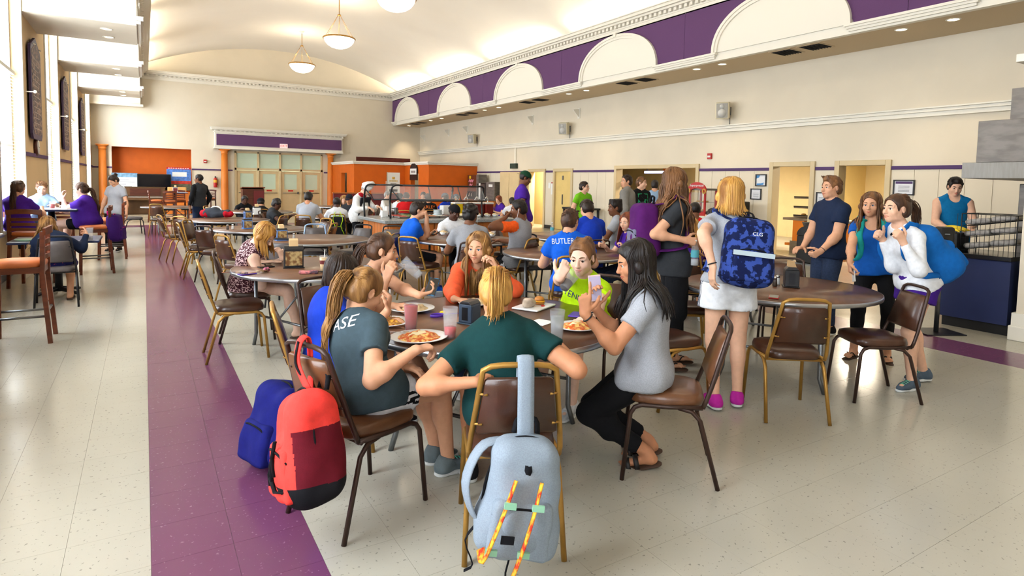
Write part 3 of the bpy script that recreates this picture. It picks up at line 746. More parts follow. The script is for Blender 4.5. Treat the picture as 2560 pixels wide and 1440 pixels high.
        pos = np.zeros((n, 3)); num = np.zeros(n); i, j, k = act
        crd = lambda a, b, c: (s.ax[0][i+a], s.ax[1][j+b], s.ax[2][k+c])
        for ax in range(3):
            for u in (0, 1):
                for v in (0, 1):
                    o0 = [u, v]; o0.insert(ax, 0); o1 = [u, v]; o1.insert(ax, 1)
                    d0 = d[i+o0[0], j+o0[1], k+o0[2]]; d1 = d[i+o1[0], j+o1[1], k+o1[2]]; m = (d0 < 0) != (d1 < 0)
                    t = np.where(m, d0/np.where(m, d0-d1, 1), 0); c0 = crd(*o0); c1 = crd(*o1)
                    for q in range(3): pos[:, q] += np.where(m, c0[q]+t*(c1[q]-c0[q]), 0)
                    num += m
        pos /= num[:, None]; quads = []
        for ax in range(3):
            sl0 = [slice(None)]*3; sl1 = [slice(None)]*3; sl0[ax] = slice(0, -1); sl1[ax] = slice(1, None)
            a, b = ins[tuple(sl0)], ins[tuple(sl1)]; e = np.nonzero(a != b)
            o = [q for q in range(3) if q != ax]; ok = np.ones(len(e[0]), bool)
            for q in o: ok &= (e[q] > 0) & (e[q] < d.shape[q]-1)
            e = [q[ok] for q in e]; f = a[tuple(e)]
            def cell(du, dv):
                c = [e[0], e[1], e[2]]; c[o[0]] = c[o[0]]-du; c[o[1]] = c[o[1]]-dv; return idx[tuple(c)]
            Q = np.stack([cell(1, 1), cell(0, 1), cell(0, 0), cell(1, 0)], 1)
            fl = f if ax != 1 else ~f
            Q[~fl] = Q[~fl][:, ::-1]; quads.append(Q)
        return pos, np.concatenate(quads)
def axis(lo, hi, h, fine=()):
    out = [lo]
    while out[-1] < hi:
        st = h
        for a, b, hf in fine:
            if a-h < out[-1] < b: st = min(st, hf)
        out.append(out[-1]+st)
    return np.array(out)
def field_for(lo, hi, h, fine=()):
    """fine: [(lo3, hi3, h)] boxes that get a finer grid"""
    return Field(*[axis(lo[q], hi[q], h, [(f[0][q], f[1][q], f[2]) for f in fine]) for q in range(3)])
def mesh_obj(name, V, Q, mats, parent=None, origin=(0, 0, 0), mi=None):
    me = bpy.data.meshes.new(name); V = np.asarray(V)-np.asarray(origin)
    me.vertices.add(len(V)); me.vertices.foreach_set('co', V.astype(np.float32).ravel())
    me.loops.add(len(Q)*4); me.loops.foreach_set('vertex_index', Q.astype(np.int32).ravel())
    me.polygons.add(len(Q)); me.polygons.foreach_set('loop_start', np.arange(len(Q), dtype=np.int32)*4)
    for m in (mats if isinstance(mats, (list, tuple)) else [mats]): me.materials.append(m)
    me.polygons.foreach_set('use_smooth', np.ones(len(Q), bool))
    if mi is not None: me.polygons.foreach_set('material_index', np.asarray(mi, np.int32))
    me.update(calc_edges=True); me.validate()
    o = bpy.data.objects.new(name, me); COL.objects.link(o)
    if parent is not None: o.parent = parent
    return o
def smooth_path(P, n):
    P = np.array(P, float); k = len(P); t = np.linspace(0, k-1, n); out = []
    Q = np.vstack([2*P[0]-P[1], P, 2*P[-1]-P[-2]])
    for u in t:
        i = min(int(u), k-2); f = u-i; a, b, c, d = Q[i], Q[i+1], Q[i+2], Q[i+3]
        out.append(.5*((2*b)+(-a+c)*f+(2*a-5*b+4*c-d)*f*f+(-a+3*b-3*c+d)*f**3))
    return np.array(out)

# ------------------------------------------------------------------ people
def skin(tone):
    pal = dict(fair=(236, 184, 152), light=(226, 168, 132), tan=(204, 140, 102), olive=(190, 130, 92), brown=(124, 78, 52), dark=(82, 50, 36), pale=(240, 196, 170))
    return mat('skin_'+tone, pal[tone], .52, var=.06, vscale=30, bump=.02, bscale=300, spec=.35), mat('lips_'+tone, tuple(int(a*b) for a, b in zip(pal[tone], (.86, .62, .62))), .4)
def cloth(name, rgb, rgb2=None, var=.10, vscale=30, rough=.85, bump=.15, bscale=240, **k):
    return mat('cloth_'+name, rgb, rough, var=var, vscale=vscale, rgb2=rgb2, bump=bump, bscale=bscale, spec=.2, **k)
def hairmat(name, rgb, rgb2):
    return mat('hair_'+name, rgb, .42, rgb2=rgb2, vscale=22, stretch=(1, 1, .12), bump=.35, bscale=90, spec=.4, lo=.35, hi=.65)
HAIR = dict(blonde=((208, 160, 92), (134, 88, 42)), dblonde=((176, 128, 72), (104, 68, 36)), brown=((92, 60, 38), (46, 28, 18)), black=((34, 24, 20), (14, 10, 9)), dkbrown=((54, 36, 26), (24, 15, 11)), red=((142, 70, 34), (84, 36, 18)), ltbrown=((136, 92, 54), (78, 48, 26)), grey=((180, 176, 170), (120, 116, 110)), golden=((222, 168, 84), (150, 96, 40)))
m_eyew = mat('eye_white', (236, 232, 226), .25); m_iris = {n: mat('iris_'+n, c, .2) for n, c in dict(brown=(70, 42, 24), blue=(90, 120, 150)).items()}; m_pupil = mat('pupil', (10, 10, 10), .15)

def ik(a, c, l1, l2, pole):
    a = np.asarray(a, float); c = np.asarray(c, float); v = c-a; L = np.linalg.norm(v); d = v/max(L, 1e-6)
    Lm = (l1+l2)*.995
    if L > Lm: c = a+d*Lm; L = Lm
    L = max(L, abs(l1-l2)+.01)
    x = (l1*l1-l2*l2+L*L)/(2*L); hgt = math.sqrt(max(l1*l1-x*x, 0)); p = np.asarray(pole, float); p = unit(p-d*(p@d))
    return a+d*x+p*hgt, c
LOD = {0: (.019, .0058, .0066, .0145), 1: (.027, .0112, .0125, .021), 2: (.030, .017, .019, .027)}
FINGER = dict(relaxed=((.30, .45, .3), .45), flat=((.06, .08, .06), .15), fist=((1.25, 1.45, .9), .9), grip=((.75, .95, .6), .9), pinch=((.85, .7, .4), 1.0), phone=((.55, .8, .55), .6), cheek=((.6, .9, .7), .5), point=((1.1, 1.3, .8), .7))
def hand_prims(f, W, d, n, side, hs, style):
    d = unit(d); n = unit(n-d*(np.asarray(n)@d)); t = unit(np.cross(d, n)*side)
    cs, th = FINGER[style]; k = .006*hs
    lens = ((.044, .026, .021), (.048, .030, .023), (.045, .028, .022), (.035, .021, .018)); off = (.028, .0095, -.0095, -.0275); kl = (.088, .091, .087, .079)
    for q in range(4):
        kn = W+(d*kl[q]+t*off[q]+n*-.004)*hs
        f.cap(W+t*off[q]*.55*hs, kn, .0125*hs, .0105*hs, k=.016*hs)
        p = kn; a = 0.0; rr = (.0098, .0098, .0093, .0083)[q]*hs
        c_ = cs if not (style == 'point' and q == 0) else (.1, .1, .05)
        for j in range(3):
            a += c_[j]*(1+.06*q); e = p+(d*math.cos(a)+n*math.sin(a)+t*off[q]*.9*(1 if j == 0 else 0))*lens[q][j]*hs
            f.cap(p, e, rr*(1-.06*j), rr*(.94-.08*j), k=k if j else .008*hs); p = e
    p = W+(d*.022+t*.022)*hs; dr = unit(d*.62+t*.78+n*.25)
    for j, (l, r) in enumerate(((.046, .0135), (.034, .0108), (.028, .0095))):
        dr = unit(dr+(d*.30-t*.22+n*.28)*th*(1 if j else 0)); e = p+dr*l*hs; f.cap(p, e, r*hs, r*.92*hs, k=.010*hs); p = e
def person(label, pelvis, yaw, head, look, hands, feet, h=1.68, sex='f', wt=1.0, tone='light', top=None, bottom=None, hair=None, shoes=None, lod=0, group=None, twist=0.0, cat='person', elbows=(None, None), knees=(None, None), eyes='brown', headtilt=0.0, extra=None, detail=True, shoulder=(0, 0), slouch=.02, seed=1, bust=1.0, headscale=1.0, knee_out=.12):
    """pelvis: hip centre; yaw: heading (radians, 0 = +X); head: centre of the head; look: direction of the face;
    hands: [(wrist, finger dir, palm normal, style)] left, right; feet: [(ankle, toe dir)] left, right"""
    s = h/1.70; male = sex == 'm'; H0, HF, HH, HG = LOD[lod]
    P = np.array(pelvis, float); fw = np.array([math.cos(yaw), math.sin(yaw), 0]); rt = np.array([math.sin(yaw), -math.cos(yaw), 0]); UP = np.array([0, 0, 1.0])
    Hd = np.array(head, float); look = unit(look)
    v = Hd-P; Lt = (.50+.148)*s
    L = np.linalg.norm(v); Hd = P+v/L*min(max(L, Lt*.74), Lt*1.08)
    hu = unit(UP-look*(UP@look)); hr = unit(np.cross(look, hu))
    if headtilt: q_ = rot_axis(look, headtilt); hu = q_@hu; hr = q_@hr
    HR = np.stack([hr, look, hu], 1); hs = (1.02 if male else .96)*headscale*(s**.4)
    sp = unit(Hd-P); neck_top = Hd-hu*.075*hs-look*.022*hs; N = Hd-unit(.5*hu+.5*sp)*.150*s-look*.035*s*.7
    sp = unit(N-P); ty = yaw+twist; cf = np.array([math.cos(ty), math.sin(ty), 0]); cf = unit(cf-sp*(cf@sp)); cr = unit(np.cross(cf, sp))
    cr_ = cr
    LtN = np.linalg.norm(N-P)
    Wp = P+sp*LtN*.32-cf*slouch*.5; C = P+sp*LtN*.66-cf*slouch; SH = N-sp*.075*s
    sw = (.174 if male else .147)*s*(1+.25*(wt-1)); w = wt
    Sl = SH-cr*sw+sp*shoulder[0]; Sr = SH+cr*sw+sp*shoulder[1]
    ua, fa = .285*s, .245*s
    arms = []
    for i, (S, sd) in enumerate(((Sl, -1), (Sr, 1))):
        wr, hd, hn, st = hands[i]; pole = elbows[i] if elbows[i] is not None else (cr*sd*.55-UP*.8-cf*.35)
        E, Wr = ik(S, wr, ua, fa, pole); arms.append((S, E, Wr, hd if hd is not None else unit(Wr-E), hn, st, sd))
    hipw = .083*s*(1+.12*(w-1)); tl, sl_ = .425*s, .405*s; legs = []
    for i, sd in enumerate((-1, 1)):
        A, td = feet[i]; hp = P+rt*sd*hipw; pole = knees[i] if knees[i] is not None else (fw*.8+UP*.6+rt*sd*knee_out)
        K, A = ik(hp, A, tl, sl_, pole); legs.append((hp, K, A, unit(td), sd))
    skm, lpm = skin(tone)
    allp = [P, N, Hd, Sl, Sr]+[a[1] for a in arms]+[a[2] for a in arms]+[l[1] for l in legs]+[l[2] for l in legs]
    lo = np.min(allp, 0)-.17*max(s, w*.95); hi = np.max(allp, 0)+.17*max(s, w*.95); lo[2] = max(lo[2], .0)-.03; hi[2] = max(hi[2], Hd[2]+.16)
    fine = [(Hd-np.array([.11, .11, .14])*hs, Hd+np.array([.11, .11, .10])*hs, HF)] if detail else [(Hd-.1, Hd+.1, H0*.7)]
    for a in arms:
        m_ = a[2]+unit(a[3])*.08; fine.append((m_-.10, m_+.10, HH))
    mw = 1.14 if male else 1.0
    # -------- body
    f = field_for(lo, hi, H0, fine)
    hw_ = .158 if male else .166
    def torso(f, g, hips=True, hg=0.0):
        """g: how far the surface lies outside the skin"""
        f.cap(P+sp*.03*s, Wp, (.124 if male else .114)*w*s+g, (.126 if male else .108)*w*s+g, k=.05, fl=(cf, 1.30))
        if hips: f.ell(P-sp*.01*s, (hw_*w*s+g+hg, .120*w*s+g+hg, .115*s+g+hg), np.stack([rt, np.cross(sp, rt), sp], 1), k=.05)
        f.cap(Wp, C, .110*w*s+g, .128*s*mw*(.6+.4*w)+g, k=.05, fl=(cf, 1.28))
        f.cap(C, C+sp*.05*s, .132*s*mw*(.6+.4*w)+g, .115*s*mw+g, k=.05, fl=(cf, 1.30))
        f.cap(Sl+cr*.03*s, Sr-cr*.03*s, .050*s*mw+g, k=.045)
        f.cap(N+sp*.005-cr*.035*s, Sl+cr*.02*s, .040*s*mw+g, .044*s*mw+g, k=.04); f.cap(N+sp*.005+cr*.035*s, Sr-cr*.02*s, .040*s*mw+g, .044*s*mw+g, k=.04)
        if not male:
            for sd in (-1, 1): f.ell(C+cf*.078*s*(.6+.4*w)+cr*sd*.066*s+sp*.005, np.array((.058, .052, .060))*s*bust+g, np.stack([cr, cf, sp], 1), k=.04)
        else:
            for sd in (-1, 1): f.ell(C+cf*.062*s+cr*sd*.075*s+sp*.03, np.array((.072, .045, .058))*s+g, np.stack([cr, cf, sp], 1), k=.04)
        if w > 1.12: f.ell(Wp+cf*.05*w, np.array((.14, .12, .14))*w*s+g, np.stack([cr, cf, sp], 1), k=.06)
    aw = mw*(.55+.45*w)
    torso(f, 0)
    f.cap(N-sp*.02, neck_top, .052*s*mw, .050*s*mw, k=.03)
    for S, E, Wr, hd, hn, st, sd in arms:
        f.cap(S, E, .050*aw*s, .040*aw*s, k=.035); f.cap(E, Wr, .040*aw*s, .0245*mw*s, k=.02); f.ell(E+(Wr-E)*.25, (.042*aw*s,)*3, k=.03)
        hand_prims(f, Wr, hd, hn, sd, s*(1.03 if male else .95), st)
    for hp, K, A, td, sd in legs:
        f.cap(hp, K, .084*w*s, .057*(.6+.4*w)*s, k=.04); f.cap(K, A, .055*(.6+.4*w)*s, .035*s, k=.02)
        bk = unit(np.cross(np.cross(K-A, td), K-A)); f.ell(K+(A-K)*.30-bk*.014, np.array((.050, .050, .095))*s*(.6+.4*w), None if abs((K-A)[2]) > .3 else None, k=.03)
        ft = A+td*.02-UP*.045*s
        f.cap(A-UP*.015, ft-td*.045, .036*s, .030*s, k=.02); f.cap(ft-td*.045, ft+td*.10*s, .030*s, .026*s, k=.03, fl=(UP, 1.25))
        if shoes and shoes[0] in ('sandal', 'thong', 'bare'):
            lat = np.cross(td, UP)*sd
            for q in range(5): f.cap(ft+td*.09*s+lat*(-.030+.0145*q), ft+td*(.155-.008*q*q*.35)*s+lat*(-.030+.0150*q)-UP*.008, .0125 if q == 0 else .0095, .009 if q == 0 else .0075, k=.008)
    # -------- head
    def hp_(x, y, z): return Hd+HR@(np.array([x, y, z])*hs)
    jaw = 1.08 if male else .94
    f.ell(hp_(0, -.010, .030), np.array((.074, .092, .086))*hs, HR, k=.02)
    f.ell(hp_(0, .036, -.036), np.array((.055*jaw, .052, .074))*hs, HR, k=.03)
    f.ell(hp_(0, .063, -.093), np.array((.024*jaw, .022, .021))*hs, HR, k=.025)
    for sd in (-1, 1): f.ell(hp_(sd*.043*jaw, .012, -.060), np.array((.016, .034, .028))*hs, HR, k=.03)
    if lod < 2 and detail:
        for sd in (-1, 1):
            f.ell(hp_(sd*.038, .060, -.030), np.array((.024, .022, .026))*hs, HR, k=.02)
            f.ell(hp_(sd*.0315, .096, .001), np.array((.0185, .016, .0115))*hs, HR, k=.010, sub=True)
            f.cap(hp_(sd*.017, .083, .0085), hp_(sd*.045, .072, .0075), .0055*hs, k=.006); f.cap(hp_(sd*.018, .082, -.0095), hp_(sd*.044, .073, -.008), .0050*hs, k=.006)
            f.cap(hp_(sd*.012, .084, .023), hp_(sd*.048, .068, .021), (.0095 if male else .0075)*hs, k=.014)
        f.cap(hp_(0, .086, .012), hp_(0, .105, -.030), .0075*hs, .0105*hs, k=.012); f.ell(hp_(0, .107, -.032), np.array((.0115, .011, .010))*hs, HR, k=.008)
        for sd in (-1, 1): f.ell(hp_(sd*.0115, .096, -.036), np.array((.0075, .010, .007))*hs, HR, k=.006)
        f.cap(hp_(0, .083, -.07), hp_(0, .082, -.060), .0145*hs, k=.02)
    else:
        f.cap(hp_(0, .084, .008), hp_(0, .102, -.032), .009*hs, .013*hs, k=.012); f.cap(hp_(-.016, .088, -.066), hp_(.016, .088, -.066), .008*hs, k=.01)
    for sd in (-1, 1):
        er = HR@rot_axis((0, 0, 1), -sd*.35)
        f.ell(hp_(sd*.077, -.006, -.004), np.array((.0095, .019, .031))*hs, er, k=.008)
        if lod == 0: f.ell(hp_(sd*.087, -.004, .0), np.array((.006, .011, .019))*hs, er, k=.004, sub=True)
    V, Q = f.mesh(); ctr = V[Q].mean(1)
    lc = (ctr-Hd)@HR/hs
    org = np.array([P[0], P[1], 0.0])
    body = mesh_obj('person', V, Q, skm, None, org); body.location = tuple(org)
    tag(body, label, cat, group)
    J = dict(P=P, N=N, C=C, Wp=Wp, Hd=Hd, HR=HR, hs=hs, sp=sp, cf=cf, cr=cr, arms=arms, legs=legs, s=s, body=body, org=org, hp=hp_, fw=fw, rt=rt, SH=SH, Sl=Sl, Sr=Sr)
    # -------- eyes, brows
    hm = hairmat(hair['col'], *HAIR[hair['col']]) if hair else None
    if lod < 2 and detail:
        b = MB(); q = lambda *a: hp_(*a)-org
        b.tube(smooth_path([q(-.0235, .0830, -.0655), q(-.009, .0960, -.0610), q(0, .0970, -.0625), q(.009, .0960, -.0610), q(.0235, .0830, -.0655)], 11), np.array([.0008, .0026, .0036, .0040, .0040, .0036, .0040, .0040, .0036, .0026, .0008])*hs, n=6, up=hu)
        b.tube(smooth_path([q(-.021, .0830, -.0672), q(0, .0955, -.0722), q(.021, .0830, -.0672)], 9), np.array([.0008, .0030, .0046, .0052, .0054, .0052, .0046, .0030, .0008])*hs, n=6, up=hu); b.build('lips', lpm, body)
        for sd in (-1, 1):
            e = MB(); c = hp_(sd*.0315, .0735, 0); r = .0128*hs; n_ = 16
            R = HR@np.array([[1, 0, 0], [0, 0, 1], [0, -1, 0]], float)
            e.sphere(c-org, r, n_, R=R); rows = n_//2+1
            e.m = [2 if i < n_ else (1 if i < 2*n_ else 0) for i in range(len(e.f))] if lod == 0 else [1 if i < 2*n_ else 0 for i in range(len(e.f))]
            e.build('eye', [m_eyew, m_iris[eyes], m_pupil], body)
            b = MB(); b.tube(smooth_path([hp_(sd*.013, .0925, .0215)-org, hp_(sd*.030, .0885, .0275)-org, hp_(sd*.050, .0735, .0225)-org], 7), np.array([.0018, .0032, .0036, .0034, .003, .002, .001])*hs*(1.3 if male else 1), n=6, flat=(1.2, .7), up=hu); b.build('eyebrow', hm or skm, body)
            if lod == 0 and not male:
                b = MB(); b.tube(smooth_path([hp_(sd*.018, .0895, .0045)-org, hp_(sd*.031, .0905, .0075)-org, hp_(sd*.046, .079, .0035)-org], 7), .0014*hs, n=5); b.build('eyelash_line', m_pupil, body)
    fields = {}
    # -------- clothes
    if top:
        kind, cm = top['kind'], top['mat']; g = top.get('g', .012)
        tf = field_for(lo, hi, HG, [(N-.10, N+.10, HG*.55)]); torso(tf, g, True, .014 if kind != 'tank' else .008)
        tf.cap(P-sp*.10*s, C, ((.150 if male else .134)*w*s+g)*top.get('loose', 1.0), (.128*s*mw*(.6+.4*w)+g), k=.05, fl=(cf, 1.36))
        slv = {'tee': .52, 'long': 1.0, 'tank': -1, 'cap': .34, 'half': .95}[kind]
        for S, E, Wr, *_r in arms:
            if slv > 0:
                ra, rb = .050*aw*s+g*.6, (.056 if slv < .6 else .044)*aw*s+g*.8
                if kind == 'cap': rb = .056*aw*s+g*.5
                tf.cap(S, S+(E-S)*min(slv, 1), ra, rb, k=.03, flat=slv < 1)
            if kind == 'long': tf.ell(E+(Wr-E)*.12, (.047*aw*s+g*.8,)*3, k=.03); tf.cap(E, E+(Wr-E)*.95, .044*aw*s+g*.7, .031*s+g*.5, k=.03, flat=True)
        if kind == 'tank':
            for S, sd in ((Sl, -1), (Sr, 1)): tf.cap(S+cr*sd*.02*s-sp*.02, S+cr*sd*.05*s-sp*.10*s, .062*s, .055*s, k=.01, sub=True)
        for hp, K, A, td, sd in legs:
            t_ = .22 if abs(unit(K-hp)[2]) > .6 else .10
            tf.cap(hp+sp*.01, hp+(K-hp)*t_, .084*w*s+g+.012, k=.05)
        hem = P-sp*top.get('hem', .09)*s; tf.cut(hem, -sp)
        nk = top.get('neck', .0); nc = N+cf*.050*s+sp*.030*s
        if nk: tf.ell(nc-sp*nk*.35*s+cf*.03*s, np.array((.056+nk*.22, .085, .030+nk*.75))*s, np.stack([cr, cf, sp], 1), k=.006, sub=True)
        tf.ell(N+sp*.034*s+cf*.018*s, np.array((.060*mw, .066*mw, .036))*s, np.stack([cr, unit(cf-sp*.25), sp], 1), k=.008, sub=True)
        tf.cap(N+sp*.03*s, neck_top, .060*s*mw, k=.0, sub=True)
        tf.ripple(top.get('fold', .006), 34, seed)
        TV, TQ = tf.mesh(); mi = None; ms = [cm]
        if 'mat2' in top:
            tc_ = TV[TQ].mean(1); ms.append(top['mat2']); mi = np.zeros(len(TQ), int)
            for S, E, Wr, *_r in arms:
                for a_, b_ in ((S, E), (E, Wr)):
                    v_ = b_-a_; u_ = np.clip((tc_-a_)@v_/(v_@v_), 0, 1); dd_ = np.linalg.norm(tc_-a_-u_[:, None]*v_, axis=1); mi |= ((dd_ < .078*s) & ((np.abs((tc_-SH)@cr) > sw*.80) | (a_ is E))).astype(int)
        to = mesh_obj(top.get('name', 'shirt'), TV, TQ, ms, body, org, mi); J['top'] = to; J['topf'] = tf
        J['bvh'] = BVHTree.FromPolygons([Vector(p) for p in TV], [tuple(map(int, q)) for q in TQ])
    if bottom:
        cm = bottom['mat']; g = bottom.get('g', .012); bf = field_for(lo, hi, HG); ln = bottom.get('len', 2.0)
        bf.ell(P-sp*.01*s, (hw_*w*s+g, .120*w*s+g, .115*s+g), np.stack([rt, np.cross(sp, rt), sp], 1), k=.05); bf.cap(P, P+sp*.07*s, .118*w*s+g, k=.04, fl=(cf, 1.3))
        for hp, K, A, td, sd in legs:
            t = min(ln, 1.0); e = hp+(K-hp)*t; r1 = .088*w*s+((.057*(.6+.4*w)-.088*w)*s)*t+g*(1+bottom.get('flare', 0))
            bf.cap(hp, e, .085*w*s+g, r1, k=.03, flat=ln < 1)
            if ln > 1:
                t = ln-1; e = K+(A-K)*t; bf.cap(K, e, .058*(.6+.4*w)*s+g, (.055*(.6+.4*w)+(.037-.055)*t)*s+g*(1+bottom.get('flare', 0)), k=.02, flat=True)
                bk = unit(np.cross(np.cross(K-A, td), K-A))
                if t > .4: bf.ell(K+(A-K)*.30-bk*.014, np.array((.050, .050, .095))*s*(.6+.4*w)+g, k=.03)
        bf.cut(P+sp*.085*s, sp); bf.ripple(bottom.get('fold', .004), 30, seed+3)
        BV, BQ = bf.mesh(); mi = None; ms = [cm]
        if 'stripe' in bottom:
            ms.append(bottom['stripe']); bc = BV[BQ].mean(1); mi = np.zeros(len(BQ), int)
            for hp, K, A, td, sd in legs:
                ax = unit(K-hp); q = bc-hp; q = q-np.outer(q@ax, ax); fr = unit(rt*sd-ax*((rt*sd)@ax)); up_ = unit(np.cross(ax, fr))
                ang = np.arctan2(q@up_, q@fr); near_ = ((bc-P)@rt)*sd > .03
                for c0 in (-.22, 0, .22): mi |= (near_ & (np.abs(ang-c0) < .07)).astype(int)
        J['bottom'] = mesh_obj(bottom.get('name', 'trousers'), BV, BQ, ms, body, org, mi)
    # -------- shoes
    if shoes:
        for hp, K, A, td, sd in legs:
            ft = A+td*.02-UP*.045*s; lat = np.cross(td, UP); R = np.stack([lat, td, np.cross(lat, td)], 1); un = R[:, 2]; hh = .009 if lod == 0 else .016
            c = ft+td*.03; bl = c-.17; bh = c+.17
            if shoes[0] == 'sneaker':
                zf = A[2]-.085*s if abs(td[2]) < .2 else None
                uf = field_for(bl, bh+np.array([0, 0, .05]), hh)
                uf.cap(A-un*.005-td*.012, ft-td*.050, .043*s, .040*s, k=.03); uf.cap(ft-td*.050+un*.004, ft+td*.075*s, .040*s, .036*s, k=.04); uf.cap(ft+td*.06*s-un*.006, ft+td*.125*s-un*.010, .037*s, .030*s, k=.03, fl=(un, 1.15))
                uf.cut(ft-un*.022*s, -un); uf.cut(A+un*.012, unit(un+td*.35)); v_, q_ = uf.mesh(); so = mesh_obj('shoe', v_, q_, shoes[1], body, org)
                sf = field_for(bl, bh, hh)
                sf.cap(ft-td*.058-un*.030*s, ft+td*.02-un*.030*s, .043*s, .040*s, k=.03, fl=(un, 2.6)); sf.cap(ft+td*.02-un*.030*s, ft+td*.128*s-un*.028*s, .043*s, .036*s, k=.03, fl=(un, 2.6)); v_, q_ = sf.mesh(); mesh_obj('sole', v_, q_, shoes[2], so, org)
                if lod == 0 and len(shoes) > 3:
                    lb = MB()
                    for q in range(4): p0 = ft+td*(.03+.022*q)*s+un*(.036-.006*q); lb.tube([p0-lat*.02-org, p0+un*.006-org, p0+lat*.02-org], .003, n=5)
                    lb.build('laces', shoes[3], so)
            elif shoes[0] in ('sandal', 'thong'):
                sf = field_for(bl, bh, hh); sf.cap(ft-td*.060-un*.036*s, ft+td*.02-un*.036*s, .040*s, .040*s, k=.03, fl=(un, 3.2)); sf.cap(ft+td*.02-un*.036*s, ft+td*.135*s-un*.036*s, .042*s, .040*s, k=.03, fl=(un, 3.2)); v_, q_ = sf.mesh()
                so = mesh_obj('sandal', v_, q_, shoes[2], body, org); st = MB()
                def band(t, wd, hgt): st.tube(smooth_path([ft+td*t-lat*.043*s-un*.03-org, ft+td*t-lat*.030*s+un*hgt-org, ft+td*t+un*(hgt+.008)-org, ft+td*t+lat*.030*s+un*hgt-org, ft+td*t+lat*.043*s-un*.03-org], 11), wd, n=6, flat=(1, .28), up=td)
                if shoes[0] == 'sandal': band(.045*s, .017, .022); band(.095*s, .015, .012)
                else:
                    for q in (-1, 1): st.tube(smooth_path([ft+td*.105*s-un*.01-org, ft+td*.06+lat*q*.022+un*.022-org, ft+td*.01+lat*q*.040-un*.025-org], 8), .005, n=6)
                st.build('strap', shoes[1], so)
    if hair: J['hair'] = make_hair(J, hair, hm, lod, seed)
    return J
